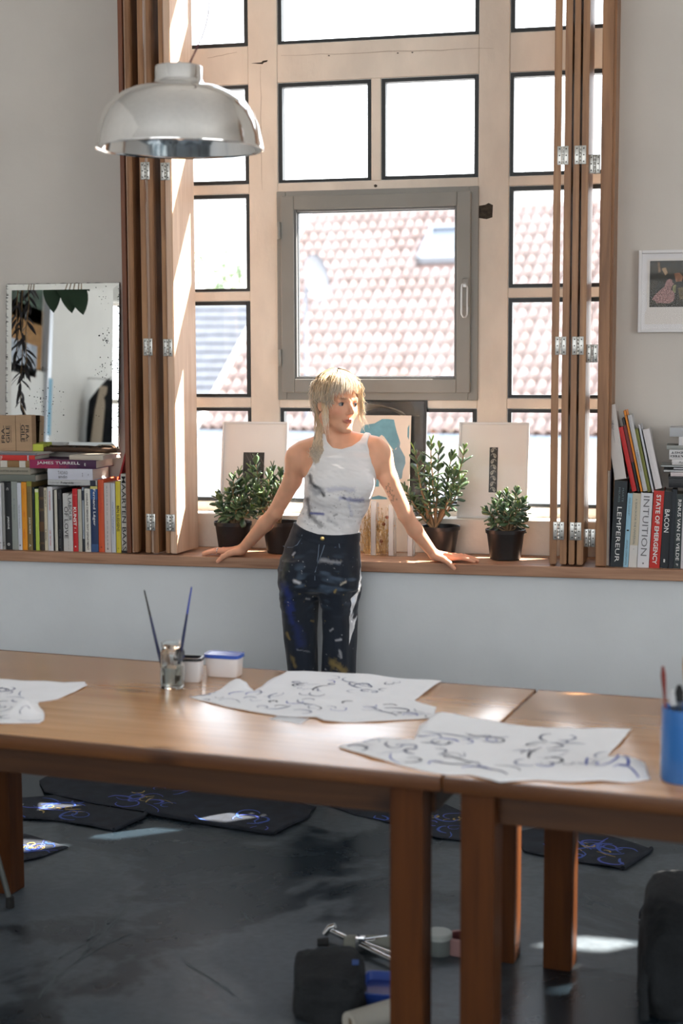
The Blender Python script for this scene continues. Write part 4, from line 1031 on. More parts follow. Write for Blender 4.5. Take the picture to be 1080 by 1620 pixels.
for k in range(130):
    x0 = r.uniform(-0.005, 0.10); tx_ = min(max(x0 + r.gauss(0, .028), -0.004), 0.13); h_ = r.uniform(.05, .2); y = r.uniform(0.0, 0.045)
    pts = [(x0 + (tx_ - x0) * q + .012 * math.sin(3 * q + k), y, h_ * q) for q in (0, .2, .4, .6, .8, 1)]
    st.tube(pts, 0.0008, 3, caps=False)
    for q in range(4): 
        p = pts[-1 - r.randrange(3)]; s_ = r.uniform(.002, .006); pt_.add([(p[0] + r.gauss(0, .004), p[1], p[2] + r.gauss(0, .004)), (p[0] + s_, p[1] + r.uniform(-.004, .004), p[2] + r.gauss(0, s_)), (p[0], p[1], p[2] + s_)], [(0, 1, 2)])
tan_m = M('dried straw', (0.50, 0.33, 0.14), 0.8, var=0.25, vscale=40)
o = obj('grass', st, tan_m, df); o['kind'] = 'stuff'; o = obj('seed_heads', pt_, tan_m, df); o['kind'] = 'stuff'
for px, py in ((607, 829), (603, 856), (598, 838), (612, 818)):
    p = PY(px, py, 0.16) - np.array((ax0, 0.155, ZS + 0.004)); q = MB()
    for k in range(6): q.add([(p[0], p[1], p[2]), (p[0] + .008 * math.cos(k * 1.05), p[1] - .006, p[2] + .008 * math.sin(k * 1.05)), (p[0] + .008 * math.cos(k * 1.05 + 1), p[1], p[2] + .008 * math.sin(k * 1.05 + 1))], [(0, 1, 2)])
    obj('flower_head', q, M('dried flower red', (0.28, 0.07, 0.03), 0.8) if py != 838 else tan_m, df)

# ------------------------------------------------------------------ the woman (one continuous body, with clothes and hair on it)
def smin(a, b, k):
    h = np.clip(0.5 + 0.5 * (b - a) / k, 0, 1); return b + (a - b) * h - k * h * (1 - h)


def smax(a, b, k): return -smin(-a, -b, k)


class Cone:                                     # capsule with two radii
    def __init__(s, a, b, ra, rb, k=0.012): s.a, s.b = np.array(a, float), np.array(b, float); s.ra, s.rb, s.k = ra, rb, k
    def box(s): r = max(s.ra, s.rb); return np.minimum(s.a, s.b) - r, np.maximum(s.a, s.b) + r
    def d(s, P):
        ab = s.b - s.a; t = np.clip(((P - s.a) @ ab) / max(ab @ ab, 1e-12), 0, 1)
        return np.linalg.norm(P - s.a - t[:, None] * ab, axis=1) - (s.ra + (s.rb - s.ra) * t)


class Ell:                                      # rotated ellipsoid
    def __init__(s, c, r, B=np.eye(3), k=0.012, sub=False): s.c, s.r, s.B, s.k, s.sub = np.array(c, float), np.array(r, float), np.array(B, float), k, sub
    def box(s): r = s.r.max(); return s.c - r, s.c + r
    def d(s, P):
        q = (P - s.c) @ s.B.T; a = np.linalg.norm(q / s.r, axis=1); g = np.linalg.norm(q / s.r ** 2, axis=1)
        return a * (a - 1) / np.maximum(g, 1e-6)


class Loft:                                     # stacked ellipses: rows of z, cx, cy, half width, half depth
    def __init__(s, rows, k=0.02, n=2.0, rot=0.0): s.rows = np.array(sorted(rows), float); s.k = k; s.n = n; s.rot = rot
    def box(s):
        r = s.rows; m = max(r[:, 3].max(), r[:, 4].max())
        return np.array([(r[:, 1] - r[:, 3]).min(), (r[:, 2] - r[:, 4]).min(), r[0, 0]]), np.array([(r[:, 1] + r[:, 3]).max(), (r[:, 2] + r[:, 4]).max(), r[-1, 0]])
    def d(s, P):
        r = s.rows; z = np.clip(P[:, 2], r[0, 0], r[-1, 0])
        i = np.clip(np.searchsorted(r[:, 0], z) - 1, 0, len(r) - 2); t = (z - r[i, 0]) / (r[i + 1, 0] - r[i, 0]); t = t * t * (3 - 2 * t) * 0.5 + t * 0.5
        c = r[i] + (r[i + 1] - r[i]) * t[:, None]
        qx, qy = P[:, 0] - c[:, 1], P[:, 1] - c[:, 2]
        if s.rot: cs_, sn_ = math.cos(s.rot), math.sin(s.rot); qx, qy = qx * cs_ + qy * sn_, qy * cs_ - qx * sn_
        if s.n > 2:
            ax_, ay_ = np.abs(qx) / c[:, 3], np.abs(qy) / c[:, 4]; sm_ = (ax_ ** s.n + ay_ ** s.n) + 1e-12; a = sm_ ** (1 / s.n)
            g = sm_ ** (1 / s.n - 1) * np.sqrt((ax_ ** (s.n - 1) / c[:, 3]) ** 2 + (ay_ ** (s.n - 1) / c[:, 4]) ** 2) + 1e-6
            d = np.where(a > 0.3, (a - 1) / g, -np.minimum(c[:, 3], c[:, 4]) * (1 - a)); dz = np.abs(P[:, 2] - z)
            return np.where(dz > 0, np.sqrt(np.maximum(d, 0) ** 2 + dz ** 2), d)
        a = np.sqrt((qx / c[:, 3]) ** 2 + (qy / c[:, 4]) ** 2) + 1e-9; g = np.sqrt((qx / c[:, 3] ** 2) ** 2 + (qy / c[:, 4] ** 2) ** 2) + 1e-6
        d = np.where(a > 0.3, a * (a - 1) / g, -np.minimum(c[:, 3], c[:, 4]) * (1 - a))
        dz = np.abs(P[:, 2] - z)
        return np.where(dz > 0, np.sqrt(np.maximum(d, 0) ** 2 + dz ** 2), d)


def union(prims, P, margin=0.05):
    lo, hi = P.min(0), P.max(0); d = np.full(len(P), 1.0); first = True
    subs = []
    for p in prims:
        a, b = p.box()
        if np.any(a - margin > hi) or np.any(b + margin < lo): continue
        if getattr(p, 'sub', False): subs.append(p); continue
        e = p.d(P); d = e if first else smin(d, e, p.k); first = False
    for p in subs: d = smax(d, -p.d(P), p.k)
    return d


def surfnet(f, lo, hi, h, B=20):
    lo = np.array(lo, float); n = np.ceil((np.array(hi) - lo) / h).astype(int) + 1
    nb = np.ceil((n - 1) / B).astype(int)
    vid = {}; V = []; F = []
    Ng = nb * B + 1
    val = np.full(tuple(Ng), 1.0, np.float32)
    g = np.arange(B + 1)
    gx, gy, gz = np.meshgrid(g, g, g, indexing='ij'); G = np.stack([gx.ravel(), gy.ravel(), gz.ravel()], 1)
    corner = np.array([[a, b, c] for a in (0, .5, 1) for b in (0, .5, 1) for c in (0, .5, 1)]) * B
    for bi in range(nb[0]):
        for bj in range(nb[1]):
            for bk in range(nb[2]):
                o = np.array([bi, bj, bk]) * B
                dc = f(lo + (o + corner) * h)
                if np.abs(dc).min() > B * h * 0.75: 
                    sg = np.sign(dc[13]) * 1.0
                    val[o[0]:o[0] + B + 1, o[1]:o[1] + B + 1, o[2]:o[2] + B + 1] = np.where(np.abs(val[o[0]:o[0] + B + 1, o[1]:o[1] + B + 1, o[2]:o[2] + B + 1]) < 0.99, val[o[0]:o[0] + B + 1, o[1]:o[1] + B + 1, o[2]:o[2] + B + 1], sg)
                else:
                    val[o[0]:o[0] + B + 1, o[1]:o[1] + B + 1, o[2]:o[2] + B + 1] = np.clip(f(lo + (o + G) * h), -0.98, 0.98).reshape(B + 1, B + 1, B + 1)
    s = val < 0
    c = np.zeros(tuple(Ng - 1), np.int8)
    for a in (0, 1):
        for b in (0, 1):
            for d in (0, 1): c += s[a:Ng[0] - 1 + a, b:Ng[1] - 1 + b, d:Ng[2] - 1 + d]
    cells = np.argwhere((c > 0) & (c < 8))
    idx = np.full(tuple(Ng - 1), -1, np.int32); idx[tuple(cells.T)] = np.arange(len(cells))
    acc = np.zeros((len(cells), 3)); cnt = np.zeros(len(cells))
    cor = [(a, b, d) for a in (0, 1) for b in (0, 1) for d in (0, 1)]
    for i, p in enumerate(cor):
        for q in cor[i + 1:]:
            if sum(abs(p[w] - q[w]) for w in range(3)) != 1: continue
            va = val[tuple((cells + p).T)]; vb = val[tuple((cells + q).T)]
            m = (va < 0) != (vb < 0); t = np.where(m, va / np.where(m, va - vb, 1), 0)
            pt = np.array(p) + t[:, None] * (np.array(q) - np.array(p)); acc[m] += pt[m]; cnt[m] += 1
    V = lo + (cells + acc / np.maximum(cnt, 1)[:, None]) * h
    F = []
    for ax in range(3):
        u, w = (ax + 1) % 3, (ax + 2) % 3
        sl0 = [slice(None)] * 3; sl1 = [slice(None)] * 3; sl0[ax] = slice(0, -1); sl1[ax] = slice(1, None)
        e = np.argwhere(s[tuple(sl0)] != s[tuple(sl1)])
        e = e[(e[:, u] > 0) & (e[:, w] > 0) & (e[:, u] < Ng[u] - 1) & (e[:, w] < Ng[w] - 1)]
        inside = s[tuple(e.T)]
        def cid(du, dw):
            q = e.copy(); q[:, u] -= du; q[:, w] -= dw; return idx[tuple(q.T)]
        a, b, cc, d = cid(1, 1), cid(0, 1), cid(0, 0), cid(1, 0)
        fq = np.stack([a, b, cc, d], 1); fq[~inside] = fq[~inside][:, ::-1]; F.append(fq)
    F = np.concatenate(F); F = F[(F >= 0).all(1)]
    return V, F


def np_mesh(name, V, F, mat, cols=None, k=4):
    me = bpy.data.meshes.new(name); me.vertices.add(len(V)); me.vertices.foreach_set('co', np.asarray(V, np.float32).ravel())
    me.loops.add(len(F) * k); me.loops.foreach_set('vertex_index', np.asarray(F, np.int32).ravel())
    me.polygons.add(len(F)); me.polygons.foreach_set('loop_start', np.arange(len(F), dtype=np.int32) * k)
    me.update(calc_edges=True); me.validate()
    me.polygons.foreach_set('use_smooth', [True] * len(me.polygons))
    if cols is not None:
        a = me.color_attributes.new('tone', 'FLOAT_COLOR', 'POINT'); c = np.ones((len(V), 4), np.float32); c[:, :3] = cols; a.data.foreach_set('color', c.ravel())
    me.materials.append(mat); return me


def vnoise(P, sc, seed=0):                      # cheap smooth value noise
    q = P * sc + seed * 17.3; i = np.floor(q).astype(int); f_ = q - i; f_ = f_ * f_ * (3 - 2 * f_); o = 0
    for a in (0, 1):
        for b in (0, 1):
            for c in (0, 1):
                hsh = np.sin((i[:, 0] + a) * 127.1 + (i[:, 1] + b) * 311.7 + (i[:, 2] + c) * 74.7 + seed) * 43758.5453; hsh = hsh - np.floor(hsh)
                o = o + hsh * np.where(a, f_[:, 0], 1 - f_[:, 0]) * np.where(b, f_[:, 1], 1 - f_[:, 1]) * np.where(c, f_[:, 2], 1 - f_[:, 2])
    return o


def V3(px, py, Y): return np.array(PY(px, py, Y))


S = 1 / 401.0
def row(py, cx, hw, y, b):
    p = V3(cx, py, y); return (p[2], p[0], y, hw * S, b)


torso = Loft([row(938, 506, 16, -.165, .03), row(928, 506, 46, -.165, .07), row(905, 506, 59, -.165, .108), row(866, 509, 56, -.165, .102), row(845, 514, 51, -.168, .090), row(825, 520, 49.5, -.172, .084), row(803, 530, 50, -.176, .088), row(783, 535, 52, -.178, .098), row(763, 538, 54.5, -.175, .102), row(742, 538, 56, -.166, .096), row(724, 537, 55, -.155, .082), row(710, 536, 44, -.148, .064), row(700, 535, 28, -.145, .052)])
bust = [Ell(V3(513, 771, -.232), (.056, .044, .056), k=.03), Ell(V3(565, 769, -.228), (.054, .044, .056), k=.03)]
traps = [Cone(V3(536, 694, -.140), V3(480, 711, -.138), .040, .036, .03), Cone(V3(536, 694, -.140), V3(592, 704, -.135), .040, .036, .03), Cone(V3(521, 711, -.193), V3(478, 707, -.155), .011, .013, .02), Cone(V3(546, 711, -.193), V3(595, 701, -.150), .011, .013, .02)]
ZSK = ZS


def arm(sh, mid, el, fa, wr, rs): return [Cone(sh, mid, rs[0], rs[1], .02), Cone(mid, el, rs[1], rs[2], .012), Cone(el, fa, rs[2], rs[3], .012), Cone(fa, wr, rs[3], rs[4], .012)]


wl = V3(383, 869, -.002); wr_ = V3(686, 877, .000)
wl[2] = max(wl[2], ZS + .027); wr_[2] = max(wr_[2], ZS + .027)
armL = arm(V3(471, 722, -.135), V3(462, 760, -.125), V3(435, 811, -.095), V3(419, 829, -.065), wl, (.046, .036, .0295, .0315, .0205))
armR = arm(V3(600, 716, -.130), V3(614, 756, -.120), V3(641, 814, -.085), V3(656, 838, -.055), wr_, (.045, .036, .030, .0305, .0200))
armL.append(Cone(V3(470, 726, -.135), V3(492, 742, -.15), .040, .04, .03)); armR.append(Cone(V3(601, 722, -.13), V3(582, 742, -.15), .040, .04, .03))


def hand(w, s):        # s = -1 points to -X (her right hand), +1 to +X; palm flat on the shelf
    o = []; zt = ZS
    A = lambda dx, y, dz: np.array([w[0] + s * dx, w[1] + y, zt + dz])
    o.append(Cone(w, A(.030, .012, .024), .0195, .0185, .012))
    for y0, y1 in ((-.010, -.002), (.012, .018), (.032, .036), (.046, .052)):
        o.append(Cone(A(.022, y0 * .55 + .006, .022), A(.082, y1, .020), .0165, .0115, .010))
    for y, y2, L1, L2, L3, r in ((-.004, -.014, .040, .025, .020, .0090), (.018, .017, .044, .029, .021, .0092), (.038, .045, .041, .027, .020, .0088), (.055, .069, .032, .020, .017, .0078)):
        x0 = .080 - (.010 if y > .05 else 0)
        p0 = A(x0, y, .020); p1 = A(x0 + L1, y + (y2 - y) * .5, .0225 if y > 0 else .0205); p2 = A(x0 + L1 + L2, y + (y2 - y) * .8, .0145); p3 = A(x0 + L1 + L2 + L3, y2, .0085)
        o += [Cone(p0, p1, r * 1.08, r, .006), Cone(p1, p2, r, r * .9, .003), Cone(p2, p3, r * .9, r * .78, .003)]
    t0, t1, t2, t3 = A(.012, -.012, .024), A(.046, -.033, .017), A(.070, -.047, .004), A(.090, -.050, -.016)
    o += [Cone(t0, t1, .0165, .0125, .010), Cone(t1, t2, .0118, .0105, .006), Cone(t2, t3, .0105, .0082, .004)]
    return o


handL = hand(wl, -1); handR = hand(wr_, 1)

# head frame
psi = R(47); hp_ = R(2)
hf = np.array([math.sin(psi), -math.cos(psi), 0]); hl_ = np.array([math.cos(psi), math.sin(psi), 0]); hu = np.array([0, 0, 1.0])
roll_ = R(3)
hf = hf * math.cos(hp_) - hu * math.sin(hp_); hu = np.cross(hl_, hf); hu = hu if hu[2] > 0 else -hu
hl_, hu = hl_ * math.cos(roll_) - hu * math.sin(roll_), hu * math.cos(roll_) + hl_ * math.sin(roll_)
HB = np.stack([hl_, hf, hu])                    # rows: side, forward, up
HC = V3(533.5, 638, -.165)
def HW(x, y, z): return HC + hl_ * x + hf * y + hu * z
def E(c, r, k=.012, sub=False): return Ell(HW(*c), r, HB, k, sub)
def C_(a, b, ra, rb, k=.010): return Cone(HW(*a), HW(*b), ra, rb, k)


head = [E((0, -.014, .030), (.073, .092, .084)), E((0, .026, -.030), (.056, .062, .080), .03),
        C_((-.050, -.002, -.050), (-.012, .066, -.094), .013, .013, .02), C_((.050, -.002, -.050), (.012, .066, -.094), .013, .013, .02), C_((-.008, .071, -.097), (.008, .071, -.097), .0135, .0135, .015),
        E((-.038, .053, -.028), (.020, .020, .020), .02), E((.038, .053, -.028), (.020, .020, .020), .02),
        C_((-.040, .069, .020), (-.012, .082, .018), .007, .007, .014), C_((.040, .069, .020), (.012, .082, .018), .007, .007, .014),
        C_((0, .084, .008), (0, .1015, -.026), .0065, .0075, .010), E((0, .103, -.031), (.0088, .0088, .0078), .008), C_((-.0105, .090, -.035), (-.008, .095, -.035), .0058, .0052, .006), C_((.0105, .090, -.035), (.008, .095, -.035), .0058, .0052, .006),
        C_((-.020, .082, -.062), (-.004, .091, -.0585), .0030, .0046, .005), C_((.020, .082, -.062), (.004, .091, -.0585), .0030, .0046, .005), C_((-.004, .0905, -.0585), (.004, .0905, -.0585), .0044, .0044, .004),
        C_((-.018, .082, -.0655), (-.005, .089, -.0685), .0032, .0056, .004), C_((.018, .082, -.0655), (.005, .089, -.0685), .0032, .0056, .004), C_((-.005, .0885, -.0685), (.005, .0885, -.0685), .0056, .0056, .003),
        E((-.0745, -.004, -.004), (.009, .019, .031), .008), E((.0745, -.004, -.004), (.009, .019, .031), .008),
        E((-.031, .0905, .001), (.0165, .0125, .0105), .010, True), E((.031, .0905, .001), (.0165, .0125, .0105), .010, True),
        C_((-.031 - .012, .0700, .0085), (-.031 + .012, .0765, .0085), .0042, .0042, .005), C_((.031 + .012, .0700, .0085), (.031 - .012, .0765, .0085), .0042, .0042, .005)]
neck = [Cone(HW(0, -.022, -.055), V3(534, 712, -.143), .049, .053, .025), Cone(HW(-.060, -.012, -.055), V3(531, 712, -.197), .013, .010, .02), Cone(HW(.055, -.012, -.06), V3(537, 712, -.197), .011, .010, .02)]
footz = [V3(474, 1249, -.17), V3(532, 1251, -.17)]
zc_ = V3(506, 942, -.165)[2]
def lrow(py, x0, x1, y, b, off=0.0):
    p = V3((x0 + x1) / 2, py, y); return (p[2], p[0], y, (x1 - x0) / 2 * S - off, b - off)
legRows = ([(885, 446, 506, -.165, .112), (905, 443, 505.5, -.165, .116), (925, 440.5, 504.8, -.165, .114), (940, 442, 503.5, -.166, .108), (968, 446, 502.5, -.168, .098), (1005, 448.5, 501.5, -.172, .09), (1042, 453, 502, -.178, .084), (1061, 455, 502.5, -.182, .084), (1120, 456, 504, -.185, .082), (1185, 456, 506, -.182, .082), (1236, 455, 508, -.18, .084)],
           [(905, 504, 569, -.165, .122), (925, 504.4, 571, -.165, .120), (940, 505, 569.5, -.166, .114), (968, 507.5, 567.5, -.168, .089), (1005, 508, 567, -.172, .086), (1042, 506, 566, -.180, .084), (1061, 506, 565, -.186, .084), (1120, 507, 562, -.19, .082), (1185, 508, 561, -.186, .082), (1236, 508, 562, -.184, .084)])
skinlegs = [Loft([(z_, x_, y_, .046, .046) for z_, x_, y_, a_, b_ in (lrow(*r) for r in rr)], .03) for rr in legRows]
feet = []
for p, sx_ in zip(footz, (-.01, .01)):
    feet += [Cone(np.array([p[0], p[1] + .02, .09]), np.array([p[0], p[1], .05]), .042, .036, .02), Cone(np.array([p[0], p[1], .045]), np.array([p[0] + sx_, p[1] - .13, .028]), .034, .028, .02)]
bodyprims = [torso] + bust + traps + armL + armR + neck + head[:2] + head[2:] + handL + handR + skinlegs + feet
# subtraction prims stay local to the head
bsdf = lambda P: union(bodyprims, P, .06)
Bv, Bf = surfnet(bsdf, (-2.02, -.36, -.012), (-.80, .115, 1.70), .0034)
HQ = (Bv - HC) @ HB.T                                   # head coordinates of each vertex
skin = np.tile(np.array(srgb(234, 176, 143)), (len(Bv), 1))
skin *= (0.94 + 0.12 * vnoise(Bv, 60))[:, None]
def blend(cols, mask, c): cols[:] = cols * (1 - mask[:, None]) + np.array(c) * mask[:, None]
def gauss(q, c, r): return np.exp(-(((q - np.array(c)) / np.array(r)) ** 2).sum(1))
for sx_ in (-1, 1):
    blend(skin, 0.45 * gauss(HQ, (sx_ * .042, .062, -.030), (.02, .03, .018)), srgb(212, 120, 100))
    bl = np.exp(-((HQ[:, 2] - .0215 - .10 * (.03 - abs(HQ[:, 0] - 0) ) * 0) / .0042) ** 2) * np.exp(-((HQ[:, 0] - sx_ * .030) / .016) ** 4) * (HQ[:, 1] > .05)
    blend(skin, .85 * bl, srgb(104, 70, 46))
    blend(skin, .35 * gauss(HQ, (sx_ * .031, .08, .001), (.018, .02, .011)), srgb(170, 110, 90))
blend(skin, .3 * gauss(HQ, (0, .10, -.03), (.014, .02, .014)), srgb(214, 128, 108))
lip = np.exp(-((HQ[:, 2] + .0635) / .0075) ** 4) * np.exp(-(HQ[:, 0] / .020) ** 4) * (HQ[:, 1] > .074)
blend(skin, .85 * lip, srgb(190, 92, 84))
blend(skin, .7 * np.exp(-((HQ[:, 2] + .0628) / .0022) ** 2) * np.exp(-(HQ[:, 0] / .019) ** 4) * (HQ[:, 1] > .07), srgb(120, 50, 46))
for hw_, s_ in ((wl, -1), (wr_, 1)):
    m = np.exp(-((Bv - (hw_ + np.array([s_ * .10, .02, -.01]))) ** 2).sum(1) / .075 ** 2)
    blend(skin, .35 * m, srgb(206, 120, 96))
# small tattoo of a leafy sprig on her left arm
tatp = []
for k in range(9): tatp.append((615 + k * .9 + 1.5 * math.sin(k * 1.3), 768 + k * 3.0))
tatp += [(611, 773), (613, 778), (621, 776), (614, 786), (623, 784), (618, 792), (627, 790), (612, 770), (616, 765)]
tw_ = np.zeros(len(Bv))
for (tx_, ty_) in tatp:
    p = V3(tx_, ty_, -.135); tw_ = np.maximum(tw_, np.exp(-(((Bv[:, 0] - p[0]) / .0026) ** 2 + ((Bv[:, 2] - p[2]) / .0032) ** 2)) * (Bv[:, 1] < -.115) * (np.abs(Bv[:, 0] - p[0]) < .03))
blend(skin, .8 * tw_, srgb(60, 48, 50))
OW = np.array([V3(505, 1200, -.165)[0], -.165, 0.0])
woman = thing('person', 'woman in paint stained white tank top and dark jeans leaning back on the window shelf', 'person', tuple(OW))
obj('body', np_mesh('body', Bv - OW, Bf, vcol_mat('skin', 0.48, .12, spec=0.4), skin), None, woman)

# eyes
eye_m = M('eye white', (0.40, 0.36, 0.34), 0.35); iris_m = M('blue grey iris', (0.05, 0.075, 0.10), 0.25); pup_m = M('pupil', (0.01, 0.01, 0.01), 0.2)
gaze = hf * math.cos(R(12)) + hl_ * math.sin(R(12)); gaze /= np.linalg.norm(gaze)
for sx_ in (-1, 1):
    c = HW(sx_ * .031, .0690, .0); mb = MB(); zz = Vector(gaze); q = zz.to_track_quat('Z', 'Y').to_matrix().to_4x4()
    pr_ = [(.0001, .0115)] + [(.0115 * math.sin(a), .0115 * math.cos(a)) for a in (.18, .3, .46, .7, 1.0, 1.4, 1.9, 2.5, 3.1)]
    mtx = Matrix.Translation(Vector(c - OW)) @ q
    lash = [HW(sx_ * .031 + .0125 * s_, .0690 + .0122 * math.sqrt(max(0, 1 - (.82 * s_) ** 2 - .12)) + .0006, .0062 * (1 - s_ * s_) + .0006) - OW for s_ in np.linspace(-1, 1, 9)]
    obj('eyelashes', MB().tube(lash, [.0005, .0009, .0011, .0012, .0012, .0012, .0011, .0009, .0005], 5), M('lash brown', (.06, .035, .025), .7), woman, True)
    eb = obj('eye', MB().lathe(pr_[3:], 18, mat=mtx), eye_m, woman, True)
    obj('iris', MB().lathe([(.0022, .01160), (.0064, .0098)], 18, mat=mtx), iris_m, eb, True); obj('pupil', MB().lathe([(.0001, .0118), (.0030, .0115)], 14, mat=mtx), pup_m, eb)

# tank top ---------------------------------------------------------
shp = [(505, 687), (503, 700), (499, 716), (492, 737), (484, 751), (470, 762), (440, 800), (430, 862), (600, 862), (605, 800), (603, 760), (594, 752), (587, 739), (580, 721), (576, 704), (577, 686), (569.5, 685), (564, 698), (553, 706.5), (538, 711), (524, 708.5), (514, 699), (511, 687)]
shx = np.array([PY(x, y, -.235)[[0, 2]] for x, y in shp])
def polyd(P2, poly):
    n = len(poly); d = np.full(len(P2), 1e9); s = np.ones(len(P2))
    for i in range(n):
        a, b = poly[i], poly[i - 1]; e = b - a; w = P2 - a; t = np.clip((w @ e) / (e @ e), 0, 1); q = w - t[:, None] * e; d = np.minimum(d, (q ** 2).sum(1))
        c1 = P2[:, 1] >= a[1]; c2 = P2[:, 1] < b[1]; c3 = e[0] * w[:, 1] > e[1] * w[:, 0]
        fl = (c1 & c2 & c3) | (~c1 & ~c2 & ~c3); s = np.where(fl, -s, s)
    return s * np.sqrt(d)
coreprims = [torso] + bust + traps + neck[:1]
fold_c = [(V3(482, 790, -.2), V3(560, 800, -.2)), (V3(500, 806, -.2), V3(580, 812, -.2)), (V3(470, 822, -.2), V3(560, 832, -.2)), (V3(540, 770, -.2), V3(590, 790, -.2))]
def shirt_sdf(P):
    d = union(coreprims, P, .06) - .0065
    zz = P[:, 2]; xx = P[:, 0]
    w = np.clip((V3(530, 770, -.2)[2] - zz) / .06, 0, 1)
    Q = np.stack([xx * .45 + zz * .12, P[:, 1] * .5, zz + .18 * xx], 1)
    d = d - w * .0055 * (vnoise(Q, 62, 3) - .5) - .0022 * (vnoise(Q * 1.0, 120, 5) - .5)
    return smax(d, polyd(P[:, [0, 2]], shx), .004)
Tv, Tf = surfnet(shirt_sdf, (-1.68, -.33, V3(530, 862, -.2)[2] - .01), (-1.20, -.03, V3(530, 684, -.2)[2] + .01), .0032)
tc_ = np.tile(np.array((.86, .85, .855)), (len(Tv), 1))
tpx = np.stack([540 + FPX * ((Tv - CAM) @ CR) / ((Tv - CAM) @ CF), 810 - FPX * ((Tv - CAM) @ CU) / ((Tv - CAM) @ CF)], 1); front = Tv[:, 1] < -.165
nz = vnoise(Tv, 90, 2); nz2 = vnoise(Tv, 240, 4)
def stroke(cols, px, pts, w, c, strength=1.0, rough=.6, ok=None):
    d = np.full(len(px), 1e9)
    for (a, b) in zip(pts[:-1], pts[1:]):
        a, b = np.array(a, float), np.array(b, float); e = b - a; t = np.clip(((px - a) @ e) / max(e @ e, 1e-6), 0, 1); d = np.minimum(d, np.linalg.norm(px - a - t[:, None] * e, axis=1))
    m = np.clip(1.2 - d / (w * (1 - rough + 2 * rough * nzc)), 0, 1) * strength * (ok if ok is not None else 1)
    blend(cols, m, c)
nzc = nz * .6 + nz2 * .4
K, BL, GY = srgb(30, 32, 40), srgb(60, 72, 150), srgb(150, 152, 160)
stroke(tc_, tpx, [(490, 753), (492, 764), (498, 770)], 4, K, .85, .6, front); stroke(tc_, tpx, [(497, 769), (505, 773), (512, 784)], 3.5, K, .9, .5, front); stroke(tc_, tpx, [(492, 770), (500, 780), (508, 775)], 6, GY, .6, .9, front)
stroke(tc_, tpx, [(486, 790), (489, 808), (490, 816)], 4.5, K, .85, .7, front); stroke(tc_, tpx, [(478, 785), (483, 792)], 4, srgb(120, 90, 90), .4, .9, front)
stroke(tc_, tpx, [(492, 812), (511, 813)], 2.6, BL, .95, .4, front); stroke(tc_, tpx, [(494, 818), (502, 828), (508, 832)], 4.5, K, .55, .95, front)
stroke(tc_, tpx, [(520, 775), (545, 773), (558, 776)], 5, srgb(150, 155, 190), .4, .95, front); stroke(tc_, tpx, [(540, 788), (560, 792), (573, 791)], 4, srgb(110, 118, 180), .65, .9, front); stroke(tc_, tpx, [(542, 787), (546, 789)], 2, K, .7, .5, front)
stroke(tc_, tpx, [(528, 816), (533, 814)], 1.8, K, .5, .8, front); stroke(tc_, tpx, [(518, 822), (532, 830)], 3.5, GY, .4, .95, front); stroke(tc_, tpx, [(552, 800), (556, 815)], 4, srgb(165, 170, 200), .4, .95, front)
stroke(tc_, tpx, [(484, 800), (530, 805)], 11, srgb(190, 190, 196), .3, .95, front)
for k in range(60): stroke(tc_, tpx, [(RND.uniform(478, 575), RND.uniform(775, 838))] * 2, RND.uniform(.5, 1.3), K, .5, .4, front)
obj('tank_top', np_mesh('tank_top', Tv - OW, Tf, vcol_mat('white ribbed cotton', .85, bump=.25, bscale=420, sheen=.2), tc_), None, woman, label='white tank top smeared with black and blue paint')

# jeans ------------------------------------------------------------
hips = Loft([row(944, 505.5, 20, -.165, .03), row(937, 505.5, 45, -.165, .06), row(930, 505.5, 62.5, -.165, .098), row(922, 505.5, 65.5, -.165, .114), row(903, 505.5, 64.8, -.166, .122), row(885, 507, 62.8, -.166, .118), row(866, 508.5, 60.5, -.166, .110), row(848, 512.5, 57, -.168, .100), row(828, 518, 54.5, -.172, .094), row(810, 522, 54, -.172, .092)], .03)
legs = [Loft([lrow(*r) for r in legRows[0]], .03),
        Loft([(z_, x_, y_, a_ * .74, b_ * .86) for z_, x_, y_, a_, b_ in (lrow(*r) for r in [(866, 510, 567.5, -.166, .112), (885, 506, 568.5, -.165, .118)] + legRows[1])], .022, 3.0, R(-21))]
topx = np.array([V3(x, y, -.24)[[0, 2]] for x, y in ((430, 822), (463, 829), (485, 838), (505, 844), (531, 846), (569, 846), (600, 846))])
zcr = V3(505, 936, -.2)[2]
def jeans_sdf(P):
    d = union([hips] + legs, P, .05)
    Q = np.stack([P[:, 0] * .35, P[:, 1] * .35, P[:, 2] + .25 * np.abs(P[:, 0] - OW[0])], 1)
    wz = np.exp(-((P[:, 2] - zcr - .02) / .10) ** 2)
    d = d - wz * .010 * (vnoise(Q, 58, 7) - .5) - .004 * (vnoise(P * np.array([1, 1, .35]), 42, 9) - .5)
    band = np.clip((P[:, 2] - (np.interp(P[:, 0], topx[:, 0], topx[:, 1]) - .040)) / .004, 0, 1); d = d - .0022 * band
    cut = P[:, 2] - np.interp(P[:, 0], topx[:, 0], topx[:, 1])
    return smax(d, cut, .003)
Jv, Jf = surfnet(jeans_sdf, (-1.74, -.33, .02), (-1.26, -.02, V3(500, 826, -.2)[2] + .01), .0040)
jpx = np.stack([540 + FPX * ((Jv - CAM) @ CR) / ((Jv - CAM) @ CF), 810 - FPX * ((Jv - CAM) @ CU) / ((Jv - CAM) @ CF)], 1); jf = Jv[:, 1] < -.165
jc = np.tile(np.array(srgb(16, 27, 42)), (len(Jv), 1)); nz = vnoise(Jv, 70, 3); nz2 = vnoise(Jv, 220, 6); nzc = nz * .6 + nz2 * .4
jc *= (0.75 + .5 * vnoise(Jv * np.array([1, 1, .4]), 30, 8))[:, None]
